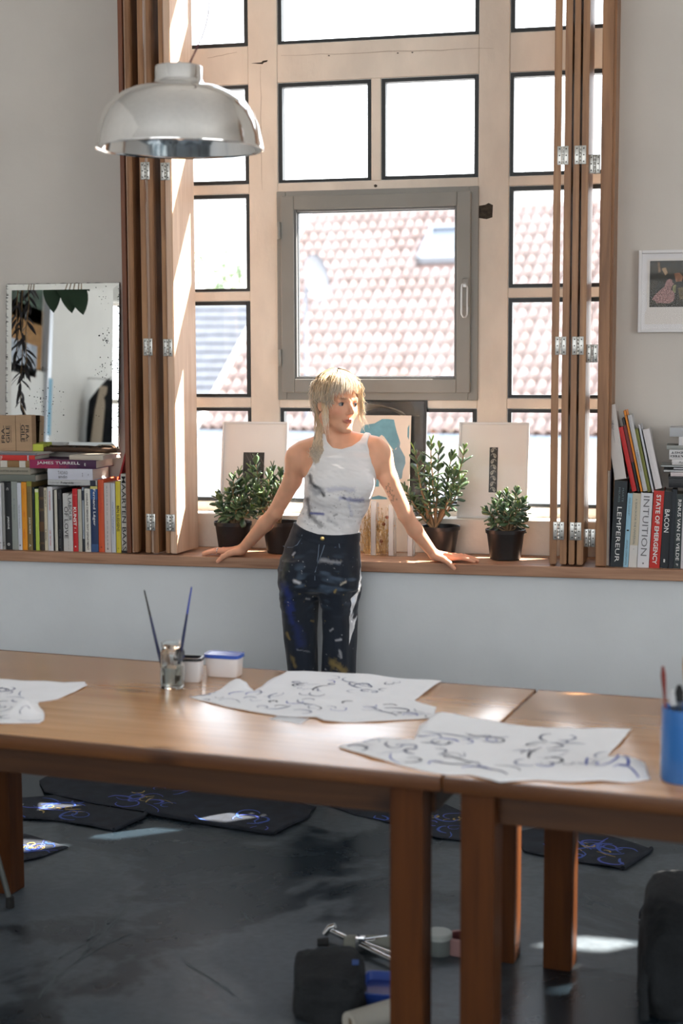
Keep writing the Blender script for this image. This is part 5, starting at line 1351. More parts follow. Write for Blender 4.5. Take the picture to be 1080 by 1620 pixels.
wh = vnoise(np.stack([Jv[:, 0] * .3, Jv[:, 1] * .3, Jv[:, 2] + .2 * np.abs(Jv[:, 0] - OW[0])], 1), 70, 12)
blend(jc, np.clip((wh - .6) * 2.2, 0, .5) * np.exp(-((Jv[:, 2] - zcr - .05) / .09) ** 2) * jf, srgb(96, 116, 140))
JB = srgb(28, 46, 120); WH = srgb(215, 215, 220); GO = srgb(176, 150, 84)
for pts, w, c, st, rg_ in (([(449, 925), (456, 945), (461, 965)], 7, JB, .7, .9), ([(455, 960), (462, 985)], 6, JB, .6, .95), ([(468, 990), (475, 1020)], 9, JB, .35, .95), ([(466, 919), (473, 922)], 3.2, WH, .95, .4), ([(463, 878), (466, 874)], 2, WH, .6, .6), ([(508, 886), (520, 888), (538, 890)], 4, WH, .4, .95), ([(484, 947), (489, 948)], 2, WH, .4, .8), ([(531, 1013), (540, 1012)], 2, WH, .65, .6), ([(522, 998), (526, 995)], 1.6, WH, .5, .6), ([(492, 982), (496, 983)], 1.6, GO, .5, .6), ([(529, 937), (531, 933)], 2, GO, .7, .5), ([(539, 925), (546, 921)], 2, srgb(220, 210, 190), .7, .6), ([(454, 1002), (458, 1012)], 2.6, GO, .55, .8), ([(462, 1040), (466, 1054)], 3.4, GO, .4, .95), ([(524, 1048), (536, 1056), (545, 1062)], 7, GO, .55, .95), ([(537, 1030), (540, 1040)], 3.2, WH, .5, .9), ([(470, 1028), (490, 1031)], 1.4, GY, .5, .9), ([(450, 880), (452, 900)], 6, srgb(70, 76, 66), .5, .95), ([(447, 905), (450, 925)], 5, srgb(72, 74, 60), .5, .95)):
    stroke(jc, jpx, pts, w, c, st, rg_, jf)
for k in range(120): stroke(jc, jpx, [(RND.uniform(445, 566), RND.uniform(880, 1200))] * 2, RND.uniform(.5, 1.2), (WH, GO, GY)[k % 3], .6, .4, jf)
jeans = obj('jeans', np_mesh('jeans', Jv - OW, Jf, vcol_mat('dark denim', .7, bump=.3, bscale=500, sheen=.2), jc), None, woman, label='dark blue jeans with splashes of white, blue and ochre paint')


def front_y(sdf, x, z, y0=-.36, y1=-.16):
    ys = np.linspace(y0, y1, 60); P = np.stack([np.full(60, x), ys, np.full(60, z)], 1); d = sdf(P); k = int(np.argmax(d < 0)); return ys[k] if d[k] < 0 else y1
def on_jeans(px, py, off=.001):
    Y = -.26
    for _ in range(3): p = V3(px, py, Y); Y = front_y(jeans_sdf, p[0], p[2])
    p = V3(px, py, Y); return Vector((p[0] - OW[0], Y - off - OW[1], p[2] - OW[2]))
st_m = M('faded seam', srgb(104, 118, 136), .8); sm = MB()
for pts in ([(448, 864), (455, 866), (463, 866), (470, 862), (476, 853), (478, 846)], [(536, 860), (537, 868), (541, 875), (549, 880), (558, 882), (568, 883)], [(513, 862), (509, 875), (503, 890), (498, 905), (498, 918)], [(505, 858), (503, 880), (499, 905)]):
    sm.tube([on_jeans(*p, .0002) for p in pts], .0022, 5)
obj('seam', sm, st_m, jeans, label='faded pocket edges and fly stitching')
for a, b in (((484.5, 838), (478, 860)), ((530, 846), (530.5, 866))):
    p, q = on_jeans(*a, .003), on_jeans(*b, .003)
    obj('belt_loop', MB().tube([p, p.lerp(q, .5) + Vector((0, -.002, 0)), q], .0045, 6, .35), M('loop denim', srgb(60, 74, 98), .8), jeans, True)
p = on_jeans(510, 852, .001)
obj('button', MB().lathe([(.0001, .004), (.006, .004), (.0085, .003), (.009, 0)], 18, mat=Matrix.Translation(p) @ Matrix.Rotation(R(90), 4, 'X')), M('brass button', (.75, .55, .22), .3, 1.0), jeans, True)
rg = MB(); c = wl + np.array([-.105, -.006, -.0085]); rg.tube([(c[0], c[1] + .0104 * math.cos(a), c[2] + .0104 * math.sin(a)) for a in np.linspace(0, 6.283, 17)], .0017, 6, caps=False)
rg.v = [(x - OW[0], y - OW[1], z - OW[2]) for x, y, z in rg.v]; obj('ring', rg, M('silver ring', (.8, .8, .8), .2, 1.0), woman, True)
for p in footz:
    q = Vector(p) - Vector(OW); q.z = 0
    pr_ = MB()
    for k, (dz, sc) in enumerate(((0.0, 1.0), (.018, 1.02), (.02, .96), (.05, .86), (.075, .55))):
        for a in range(24):
            t_ = 6.283 * a / 24; ln_ = .135 if math.sin(t_) < 0 else .095
            pr_.v.append((q.x + .047 * sc * math.cos(t_), q.y - .03 + ln_ * sc * math.sin(t_), dz + .001))
    pr_.f = [(24 * k + a, 24 * k + (a + 1) % 24, 24 * k + 24 + (a + 1) % 24, 24 * k + 24 + a) for k in range(4) for a in range(24)] + [tuple(reversed(range(24))), tuple(96 + a for a in range(24))]; pr_.mi = [0] * len(pr_.f)
    obj('shoe', pr_, M('dark canvas shoe', (.03, .03, .035), .7), woman, True)

# hair -------------------------------------------------------------
hr = random.Random(11)
cc, cr_ = np.array((0, -.014, .030)), np.array((.073, .092, .084))
def scalp(th, ph, ex):      # th from the crown, ph round the head (0 = forward, + to her left)
    return cc + (cr_ + ex) * np.array((math.sin(th) * math.sin(ph), math.sin(th) * math.cos(ph), math.cos(th)))
HV, HF, HCOL = [], [], []
root_c, mid_c, tip_c = np.array(srgb(104, 82, 64)), np.array(srgb(232, 201, 158)), np.array(srgb(246, 232, 214))
def strand(pts, r0, tone=1.0, rootdark=1.0):
    n = len(pts); base = len(HV); pts = [np.array(p, float) for p in pts]
    for i, p in enumerate(pts):
        t = pts[min(i + 1, n - 1)] - pts[max(i - 1, 0)]; t = t / (np.linalg.norm(t) + 1e-9)
        a = np.cross(t, (0.3, 0.5, 0.8)); a /= np.linalg.norm(a) + 1e-9; b = np.cross(t, a)
        q = i / (n - 1); r = r0 * (1 - .75 * q ** 2)
        col = (root_c * (1 - min(1, q * 3.2)) * rootdark + mid_c * (1 - (1 - min(1, q * 3.2)) * rootdark)) if q < .3 else mid_c + (tip_c - mid_c) * (q - .3) / .7
        for k in range(3):
            an = 2.094 * k; w = HC + HB.T @ (p + a * r * math.cos(an) + b * r * math.sin(an)); HV.append(w - OW); HCOL.append(col * tone)
    for i in range(n - 1):
        for k in range(3): HF.append((base + 3 * i + k, base + 3 * i + (k + 1) % 3, base + 3 * i + 3 + (k + 1) % 3, base + 3 * i + 3 + k))
def H(px, py, Y): return HB @ (V3(px, py, Y) - HC)
def wob(s, amp): return np.array([hr.gauss(0, amp) for _ in range(3)])
# fringe
for k in range(420):
    ph = hr.uniform(-.95, .95); end = 1.36 + .07 * hr.gauss(0, 1) - .10 * math.exp(-((ph - .12) / .10) ** 2) + .22 * abs(ph) ** 2 * (1 if ph < 0 else .7); ex = .010 + hr.uniform(0, .009); dph = hr.gauss(0, .05); pts = []
    for i in range(11):
        q = i / 10; th = .12 + (end - .12) * q; p = scalp(th, ph * (.55 + .45 * q) + dph * q, ex + .003 * math.sin(q * 3) + (.004 * q if q > .6 else 0)); pts.append(p + np.array((.0018 * math.sin(q * 9 + k), 0, 0)))
    strand(pts, .0017, hr.choice((.68, .92, 1.0, 1.1)) * hr.uniform(.93, 1.07))
# crown, sides and back of the head down to the nape
for k in range(760):
    ph = hr.uniform(.85, 2 * math.pi - .85); ex = .009 + hr.uniform(0, .011); down = hr.uniform(.03, .075); pts = []
    for i in range(9):
        q = i / 8; th = .08 + (1.72 - .08) * q; pts.append(scalp(th, ph + .1 * math.sin(k), ex + .004 * math.sin(q * 5 + k)))
    p = pts[-1]; sidew = hr.gauss(0, .012)
    if abs(math.sin(ph)) > .75 and math.cos(ph) > -.25: down *= .55
    for i in range(1, 5): q = i / 4; pts.append(p + np.array((-p[0] * .25 * q + sidew * q + .004 * math.sin(q * 6 + k), -p[1] * .15 * q + .004 * math.cos(q * 5 + k), -down * q)))
    strand(pts, .0019, hr.choice((.55, .8, .95, 1.08)) * hr.uniform(.9, 1.08))
# long mullet locks falling over her right shoulder
for k in range(230):
    t = hr.random(); ph = -1.75 - .75 * t; pts = [scalp(.1 + 1.55 * i / 6, ph, .013 + hr.uniform(0, .006)) for i in range(7)]
    e1_, e2_, e3_ = H(503 + 9 * t + hr.gauss(0, 2), 672, -.17 - .01 * t), H(500 + 10 * t + hr.gauss(0, 3), 696, -.205 + .02 * t), H(494 + 13 * t + hr.gauss(0, 3.4), 716 + hr.uniform(-6, 8), -.226)
    e4_ = H(497 + 9 * hr.random(), 726 + hr.uniform(-10, 9), -.238)
    ctl = [pts[-1], e1_, e2_, e3_, e4_]
    ph0 = hr.uniform(0, 6.28); fq = hr.uniform(5, 9)
    for s_ in range(4):
        for i in range(1, 5):
            q = i / 4; g_ = (s_ + q) / 4; c = ctl[s_] * (1 - q) + ctl[s_ + 1] * q
            pts.append(c + .0095 * g_ * np.array((math.sin(fq * g_ * 3 + ph0), math.cos(fq * g_ * 3 + ph0) * .5, .3 * math.sin(fq * g_ * 2))))
    strand(pts, .0017, hr.uniform(.78, 1.12), .6)
# loose wisps at both cheeks and around the head
for k in range(120):
    if k % 2:
        px0, py0 = hr.uniform(566, 573), hr.uniform(606, 640); ln_ = hr.uniform(16, 52); Y0 = -.225; sw = 1.6
    else:
        px0, py0 = hr.uniform(508, 519), hr.uniform(628, 645); ln_ = hr.uniform(22, 52); Y0 = -.235 ; sw = .5
    pts = []; a0 = hr.uniform(0, 6.28); am = hr.uniform(1.5, 5)
    for i in range(10):
        q = i / 9; pts.append(H(px0 + am * math.sin(a0 + q * 5) * q * sw + (hr.uniform(0, .8) + 5 * q * (k % 7) / 6 if k % 2 else 2 * q), py0 + ln_ * q, Y0 + .02 * (q if k % 2 else -q * .2)))
    strand(pts, .0011, hr.uniform(.9, 1.15), .0)
for k in range(110):
    ph = hr.uniform(0, 6.28); th0 = hr.uniform(.4, 1.4); pts = []; a0 = hr.uniform(0, 6.28)
    for i in range(8):
        q = i / 7; pts.append(scalp(th0 + .55 * q, ph + .25 * math.sin(a0 + 3 * q) * q, .014 + .022 * q * hr.uniform(.7, 1)))
    strand(pts, .0008, 1.05, .0)
hair_me = np_mesh('hair', np.array(HV), np.array(HF), vcol_mat('blonde hair', .42, spec=.4), np.array(HCOL))
hair = obj('hair', hair_me, None, woman)
# scalp cap beneath the strands
cap = MB(); nT, nP = 14, 40; keep = []
for i in range(nT + 1):
    for j in range(nP):
        ph = 2 * math.pi * j / nP; fr_ = max(0, math.cos(ph)); th = 1.75 * i / nT * (1 - .36 * fr_ ** .7); w = HC + HB.T @ scalp(th, ph, .0075) - OW; cap.v.append(tuple(w))
for i in range(nT):
    for j in range(nP): cap.f.append((i * nP + j, i * nP + (j + 1) % nP, (i + 1) * nP + (j + 1) % nP, (i + 1) * nP + j)); cap.mi.append(0)
obj('hair_roots', cap, M('hair roots', srgb(150, 124, 88), .6), hair, 'full')

# ------------------------------------------------------------------ tables
ZTB = 0.765
F0 = PZ(850, 1090, ZTB); A0 = PZ(0, 1030, ZTB); tu = (F0 - A0); tu[2] = 0; tu /= np.linalg.norm(tu); tu = np.array([tu[0] + tu[1] * .014, tu[1] - tu[0] * .014, 0]); tvv = np.array([tu[1], -tu[0], 0])   # tvv points to the camera
NE = PZ(690, 1229, ZTB); depth_t = float((NE - F0) @ tvv)
oak_x = wood('stained pine top', srgb(190, 136, 84), srgb(222, 168, 112), 'X', 0.27, 0.8)  # one wood throughout; top lightened for the light it reflects
oak_e = wood('stained pine edge in shade', srgb(84, 48, 22), srgb(112, 70, 36), 'X', 0.4, 0.9)  # same wood, darkened to stand in for shade on the front face
oak_z = wood('stained pine leg in shade', srgb(72, 38, 16), srgb(98, 56, 25), 'Z', 0.42, 0.9)  # leg colour carries the shade of the sides facing the camera
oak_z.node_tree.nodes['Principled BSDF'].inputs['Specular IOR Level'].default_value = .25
oak_a = wood('stained pine apron in shade', srgb(66, 38, 18), srgb(90, 56, 28), 'X', 0.42, 0.9)  # apron likewise darkened for the weak light under the top
rotz = math.atan2(tu[1], tu[0])


def table(name_label, u0, u1, legs_u, near_u, vfar, vnear, group='long wooden work tables'):
    # local frame: x along tu, y towards the wall
    t = thing('work_table', name_label, 'table', (F0[0], F0[1], 0), (0, 0, rotz), group)
    D_ = depth_t; oak_x.node_tree.nodes['Principled BSDF'].inputs['Specular IOR Level'].default_value = 0.9; oak_x.node_tree.nodes['Principled BSDF'].inputs['Coat Weight'].default_value = 0.7; oak_x.node_tree.nodes['Principled BSDF'].inputs['Coat Roughness'].default_value = 0.2; oak_x.node_tree.nodes['Bump'].inputs['Strength'].default_value = 0.03
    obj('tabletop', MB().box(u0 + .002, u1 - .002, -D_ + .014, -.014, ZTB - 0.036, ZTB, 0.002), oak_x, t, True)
    for ya, yb in ((-D_, -D_ + .014), (-.014, 0)): obj('shaded_edge', MB().box(u0, u1, ya, yb, ZTB - 0.0362, ZTB - .0002, 0.003), oak_e, t, True)  # long faces split off the top to hold the painted shade
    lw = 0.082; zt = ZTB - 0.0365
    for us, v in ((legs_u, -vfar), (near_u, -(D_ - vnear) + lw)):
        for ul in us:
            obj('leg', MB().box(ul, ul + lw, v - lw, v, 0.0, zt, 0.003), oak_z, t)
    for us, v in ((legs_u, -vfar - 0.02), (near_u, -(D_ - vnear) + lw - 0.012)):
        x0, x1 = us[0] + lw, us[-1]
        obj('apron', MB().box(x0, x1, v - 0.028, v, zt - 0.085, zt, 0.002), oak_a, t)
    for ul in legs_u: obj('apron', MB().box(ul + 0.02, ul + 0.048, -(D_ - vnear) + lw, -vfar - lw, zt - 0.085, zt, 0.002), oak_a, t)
    return t


def uv(px, py, z=0.0):
    p = PZ(px, py, z) - F0; return float(p @ tu), float(-(p @ tvv))
uR, vR = uv(858, 1532); uM, vM = uv(820, 1514); uL, vL = uv(38, 1404)
print('legs', uR, vR, uM, vM, uL, vL, depth_t)
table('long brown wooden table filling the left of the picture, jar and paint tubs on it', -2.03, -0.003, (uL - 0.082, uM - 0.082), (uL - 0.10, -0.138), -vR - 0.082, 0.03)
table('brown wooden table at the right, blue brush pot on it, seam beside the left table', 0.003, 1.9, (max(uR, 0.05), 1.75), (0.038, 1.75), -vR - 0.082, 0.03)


def TP(px, py, dz=0.0): return Vector(PZ(px, py, ZTB + dz))


# ------------------------------------------------------------------ painted cloths
def hfun(seed, amp, sc):
    def h(x, y):
        a = noise.noise((x * sc, y * sc, seed)) * .6 + noise.noise((x * sc * 2.3, y * sc * 2.3, seed + 5)) * .3
        return max(0.0, a + .25) * amp
    return h


def cloth(name, label, cat, outline, z0, seed, mat, amp=0.006, sc=7, th=0.002, step=0.02, lumps=(), group=None, edge=0.0, hem=None):
    """outline: world x-y points; a draped sheet with thickness, its own folds and a wavy border"""
    r = random.Random(seed); h0 = hfun(seed, amp, sc)
    def h(x, y):
        v = h0(x, y)
        for lx_, ly_, lr, lh in lumps: v += lh * math.exp(-((x - lx_) ** 2 + (y - ly_) ** 2) / lr ** 2)
        return v
    cx = sum(p[0] for p in outline) / len(outline); cy = sum(p[1] for p in outline) / len(outline)
    ob = []
    n = len(outline)
    for i in range(n):
        a, b = Vector(outline[i][:2]), Vector(outline[(i + 1) % n][:2]); m = max(1, int((b - a).length / (step * 1.2)))
        for k in range(m): 
            p = a.lerp(b, k / m); nn = Vector((b - a)).orthogonal().normalized() if (b - a).length > 0 else Vector((0, 0))
            ob.append(p + nn * (0.006 * noise.noise((p.x * 9, p.y * 9, seed)) if k else 0))
    xs = [p.x for p in ob]; ys = [p.y for p in ob]; pts = list(ob)
    def inside(x, y):
        c = False; j = len(ob) - 1
        for i in range(len(ob)):
            if ((ob[i].y > y) != (ob[j].y > y)) and x < (ob[j].x - ob[i].x) * (y - ob[i].y) / (ob[j].y - ob[i].y + 1e-12) + ob[i].x: c = not c
            j = i
        return c
    x = min(xs)
    while x < max(xs):
        y = min(ys)
        while y < max(ys):
            q = Vector((x + r.uniform(-.2, .2) * step, y + r.uniform(-.2, .2) * step))
            if inside(q.x, q.y): pts.append(q)
            y += step
        x += step
    V, E_, F, *_ = delaunay_2d_cdt(pts, [(i, (i + 1) % len(ob)) for i in range(len(ob))], [list(range(len(ob)))], 1, 1e-5)
    nb = len(V); vs_ = []; top = [Vector((p.x - cx, p.y - cy, h(p.x, p.y) + th)) for p in V]; bot = [Vector((p.x, p.y, p.z - th)) for p in top]
    fs = [tuple(f) for f in F] + [tuple(reversed([i + nb for i in f])) for f in F]
    cnt = {}
    for f in F:
        for i in range(len(f)): e = (f[i], f[(i + 1) % len(f)]); cnt[e] = 1
    for (a, b) in list(cnt):
        if (b, a) not in cnt: fs.append((a, a + nb, b + nb, b))
    t = obj(name, MB().add(top + bot, fs).mesh(name, mat, 'full'), None); t.location = (cx, cy, z0); tag(t, label, cat, group)
    def at(x, y, up=.0012): return Vector((x - cx, y - cy, h(x, y) + th + up))
    return t, at, inside


wcloth = M('white cotton cloth', (0.92, 0.92, 0.94), 0.9, var=0.015, vscale=14, bump=.15, bscale=160, sheen=.2)
ncloth = M('dark navy denim cloth', (0.016, 0.021, 0.032), 0.9, var=0.25, vscale=16, bump=.3, bscale=300)
ink_b = M('blue brush paint', (0.06, 0.09, 0.42), 0.7); ink_k = M('blue black brush paint', (0.02, 0.022, 0.05), 0.7); ink_g = M('grey brush paint', (0.14, 0.15, 0.22), 0.8); ink_l = M('pale brush paint', (0.30, 0.32, 0.42), 0.8); ink_o = M('ochre paint', (0.40, 0.28, 0.08), 0.7); ink_bb = M('bright blue paint', (0.03, 0.08, 0.38), 0.6)


def doodles(t, at, inside, centers, seed, mats, wd=.004, size=.06, n=5, name='brush_drawing'):
    r = random.Random(seed); out = {}
    for (cx, cy) in centers:
        for k in range(n):
            m = r.choice(mats); mb = out.setdefault(m.name, (MB(), m))[0]
            a0 = r.uniform(0, 6.28); x = cx + r.gauss(0, size * .45); y = cy + r.gauss(0, size * .45); a = a0; cur = r.uniform(-.5, .5); L_ = r.uniform(.5, 1.3) * size / 8; pts = []
            for i in range(12):
                if inside(x, y): pts.append(at(x, y))
                a += cur + r.gauss(0, .15); x += L_ * math.cos(a); y += L_ * math.sin(a)
            if len(pts) > 3: mb.ribbon(pts, wd * r.uniform(.5, 1.6))
    for mb, m in out.values(): obj(name, mb, m, t)[('kind')] = 'stuff'


def xy(pxs, z): return [tuple(PZ(px, py, z)[:2]) for px, py in pxs]


ol = [(300, 1104), (330, 1099), (362, 1088), (376, 1083), (390, 1090), (402, 1096), (428, 1078), (454, 1064), (560, 1067), (640, 1075), (698, 1079), (672, 1098), (655, 1110), (690, 1122), (684, 1138), (640, 1140), (600, 1143), (545, 1144), (512, 1143), (500, 1137), (440, 1134), (395, 1127), (345, 1116)]
a, b = PZ(376, 1090, ZTB)[:2]
c1, at1, in1 = cloth('painted_cloth', 'white cloth with blue and black brush drawings beside the paint tubs', 'cloth', xy(ol, ZTB), ZTB + .0006, 3, wcloth, .008, 6, lumps=((a, b, .035, .03),), group='white painted cloths on the tables')
doodles(c1, at1, in1, xy([(330, 1106), (352, 1106), (400, 1110), (430, 1100), (470, 1085), (480, 1095), (520, 1083), (545, 1082), (560, 1095), (590, 1090), (620, 1085), (480, 1112), (510, 1120), (545, 1125), (570, 1115), (600, 1120), (640, 1130), (650, 1132), (455, 1118), (500, 1100), (420, 1118)], ZTB), 4, [ink_b, ink_g, ink_l, ink_l, ink_k], .0045, .06, 3)
ol = [(535, 1184), (600, 1170), (655, 1172), (664, 1150), (700, 1134), (760, 1142), (850, 1152), (920, 1157), (998, 1156), (985, 1172), (960, 1198), (1000, 1202), (1018, 1216), (1028, 1234), (990, 1240), (950, 1238), (900, 1240), (850, 1236), (790, 1240), (742, 1228), (700, 1226), (640, 1214), (590, 1202)]
a, b = PZ(985, 1218, ZTB)[:2]; a2, b2 = PZ(690, 1140, ZTB)[:2]
c2, at2, in2 = cloth('painted_cloth', 'white cloth with blue and black brush drawings lying over the seam between the two tables', 'cloth', xy(ol, ZTB), ZTB + .0006, 8, wcloth, .010, 6, lumps=((a, b, .05, .03), (a2, b2, .05, .012)), group='white painted cloths on the tables')
doodles(c2, at2, in2, xy([(590, 1185), (610, 1190), (640, 1192), (690, 1165), (730, 1175), (760, 1165), (790, 1168), (760, 1212), (745, 1180), (850, 1180), (870, 1172), (820, 1195), (850, 1205), (900, 1195), (880, 1210), (930, 1205), (960, 1215), (980, 1218), (700, 1200), (680, 1190), (720, 1200)], ZTB), 9, [ink_b, ink_g, ink_l, ink_l, ink_k], .005, .065, 3)
ol = [(-70, 1078), (0, 1076), (60, 1079), (100, 1082), (134, 1080), (138, 1086), (118, 1096), (90, 1107), (62, 1112), (60, 1116), (70, 1130), (69, 1142), (62, 1146), (20, 1146), (-70, 1148)]
a, b = PZ(38, 1130, ZTB)[:2]
c3, at3, in3 = cloth('painted_cloth', 'white cloth with faint grey drawings at the left end of the long table', 'cloth', xy(ol, ZTB), ZTB + .0006, 12, wcloth, .010, 6, lumps=((a, b, .03, .045),), group='white painted cloths on the tables')
doodles(c3, at3, in3, xy([(0, 1090), (20, 1098), (10, 1104), (40, 1110), (5, 1120), (30, 1135)], ZTB), 13, [ink_l, ink_g, ink_g], .0045, .06, 3)
cc_ = xy([(426, 1138), (440, 1132), (489, 1137), (476, 1146)], ZTB)
o, _, _ = cloth('paper_slip', 'small white slip of paper sticking out from under the middle painted cloth', 'paper', cc_, ZTB + .0002, 2, M('white paper', (.78, .78, .8), .8), 0, 5, .0004, .03)

# floor cloths
FC = [
    ('longest dark floor cloth with blue painted flowers, below the shelf', [(62, 1238), (70, 1256), (150, 1274), (230, 1289), (330, 1306), (433, 1323), (487, 1296), (500, 1280), (420, 1258), (300, 1238), (180, 1226), (90, 1224)], [(215, 1262), (240, 1270), (260, 1258), (200, 1270), (390, 1306), (425, 1310), (370, 1300)], .012),
    ('dark cloth with blue painting behind the leftmost table leg, partly sunlit', [(-80, 1268), (40, 1264), (90, 1259), (150, 1274), (232, 1288), (226, 1296), (180, 1315), (100, 1301), (40, 1297), (-80, 1290)], [(80, 1280), (100, 1284), (60, 1284), (120, 1288)], .010),
    ('small dark cloth corner on the floor, nearest to the camera at the left', [(-120, 1330), (-20, 1318), (40, 1322), (108, 1342), (64, 1358), (20, 1368), (-110, 1385)], [(50, 1340), (60, 1345), (30, 1345)], .012),
    ('dark cloth with bright blue strokes seen between the two middle table legs', [(520, 1276), (560, 1290), (620, 1303), (690, 1327), (735, 1332), (765, 1300), (700, 1272), (600, 1256)], [(700, 1290), (715, 1300), (695, 1306), (720, 1314), (690, 1318), (580, 1292)], .012),
    ('dark cloth with a blue painted figure and frayed edge, right of the far table leg', [(800, 1322), (830, 1350), (900, 1364), (985, 1377), (1010, 1362), (1030, 1345), (960, 1325), (880, 1304)], [(935, 1345), (950, 1348), (965, 1352), (945, 1355), (925, 1350)], .014),
]
for i, (lab, ol, dc, am) in enumerate(FC):
    t, at_, in_ = cloth('floor_cloth', lab, 'cloth', xy(ol, 0), .0008 + .004 * (i == 0), 20 + i, ncloth, am, 5, .003, .03, group='dark painted cloths on the floor')
    doodles(t, at_, in_, xy(dc, 0), 30 + i, [ink_bb, ink_bb, ink_b], .008, .13, 3)
    doodles(t, at_, in_, xy(dc[:2], 0), 50 + i, [ink_o], .006, .05, 3, 'ochre_strokes')
    if i in (0, 1, 4):
        k = {0: (3, 7), 1: (4, 7), 4: (3, 6)}[i]; hm = MB(); pp = [Vector(p) for p in xy(ol, 0)][k[0]:k[1]]
        q = []
        for a, b in zip(pp[:-1], pp[1:]): q += [a.lerp(b, s_ / 6) for s_ in range(6)]
        hm.tube([at_(p.x, p.y, .002) for p in q + [pp[-1]]], .008, 8); obj('rolled_hem', hm, ncloth, t, True)

# folded jeans piece right
ol = [(1010, 1455), (1030, 1432), (1060, 1396), (1120, 1380), (1130, 1440), (1100, 1480), (1066, 1474)]
t, at_, in_ = cloth('folded_jeans', 'folded dark jeans on the floor at the right edge, white label patch on them', 'jeans', xy(ol, 0), .001, 41, ncloth, .03, 4, .02, .03)
doodles(t, at_, in_, xy([(1070, 1432), (1078, 1436)], 0), 42, [M('white paint', (.7, .7, .72), .7)], .03, .06, 3, 'white_smear')
doodles(t, at_, in_, xy([(1040, 1440), (1050, 1425)], 0), 43, [ink_o], .003, .1, 3, 'stitching')

# ------------------------------------------------------------------ things on the tables
jp = TP(268, 1091); jar = thing('glass_jar', 'square glass jar of cloudy water holding two paintbrushes', 'jar', tuple(jp + Vector((0, 0.03, .0006))))
jw = bpy.data.materials.new('jar glass'); nt, N, L, b = nodes(jw); b.inputs['Transmission Weight'].default_value = 1; b.inputs['Roughness'].default_value = .03; b.inputs['IOR'].default_value = 1.4; b.inputs['Base Color'].default_value = (.93, .96, .95, 1)
ppm = 520.0
def sq(w, z, rr=.25, n=24):
    o = []
    for k in range(n):
        a = 6.283 * k / n; c, s_ = math.cos(a), math.sin(a); e = 2 / 5.0
        o.append((w * abs(c) ** e * (1 if c > 0 else -1), w * abs(s_) ** e * (1 if s_ > 0 else -1), z))
    return o
def loft(mb, rings, cap0=True, cap1=True):
    n = len(rings[0]); o = len(mb.v); fs = []
    vs_ = [p for r_ in rings for p in r_]
    for i in range(len(rings) - 1):
        for k in range(n): fs.append((i * n + k, i * n + (k + 1) % n, (i + 1) * n + (k + 1) % n, (i + 1) * n + k))
    if cap0: fs.append(tuple(reversed(range(n))))
    if cap1: fs.append(tuple((len(rings) - 1) * n + k for k in range(n)))
    return mb.add(vs_, fs)
jh = .138
obj('glass', loft(MB(), [sq(.030, 0), sq(.032, .004), sq(.032, .105), sq(.028, .116), sq(.0265, .122), sq(.0285, .126), sq(.0285, jh), sq(.026, jh), sq(.0258, .12), sq(.0285, .104), sq(.0285, .008)], True, True), jw, jar, True)
wat = bpy.data.materials.new('cloudy water'); nt, N, L, b = nodes(wat); b.inputs['Transmission Weight'].default_value = .8; b.inputs['Roughness'].default_value = .25; b.inputs['IOR'].default_value = 1.25; b.inputs['Base Color'].default_value = (.80, .84, .80, 1)
obj('water', loft(MB(), [sq(.0275, .009), sq(.0275, .062)]), wat, jar, True)
bh_ = M('dark blue brush handle', (.02, .03, .09), .35); bh2 = M('black brush handle', (.015, .014, .014), .35); fer = M('brush ferrule', (.6, .58, .52), .3, 1.0)
for lab, bot, top, m_, m2 in (('thin black paintbrush leaning left in the glass jar', (262, 1084), (228, 933), bh2, bh2), ('blue tipped paintbrush leaning right in the glass jar', (278, 1084), (303, 928), bh2, ink_b)):
    Yj = jar.location.y; B_, T_ = Vector(PY(*bot, Yj)), Vector(PY(*top, Yj)); B_.z = max(B_.z, ZTB + .014)
    t = thing('paintbrush', lab, 'paintbrush', tuple(B_), (0, 0, 0), 'paintbrushes in the glass jar'); d = T_ - B_
    obj('ferrule', MB().tube([d * .09, d * .2], [.0045, .004], 10), fer, t, True)
    obj('bristles', MB().tube([d * 0, d * .04, d * .09], [.0015, .004, .0045], 10), M('brush hair', (.05, .035, .025), .9), t, True)
    obj('handle', MB().tube([d * .2, d * .34, d * .55, d * .72], [.004, .0052, .0045, .0035], 10), bh_, t, True)
    obj('handle_end', MB().tube([d * .72, d * .86, d * .98, d], [.0035, .0028, .0024, .001], 10), m2 if m2 is not bh2 else bh2, t, True)


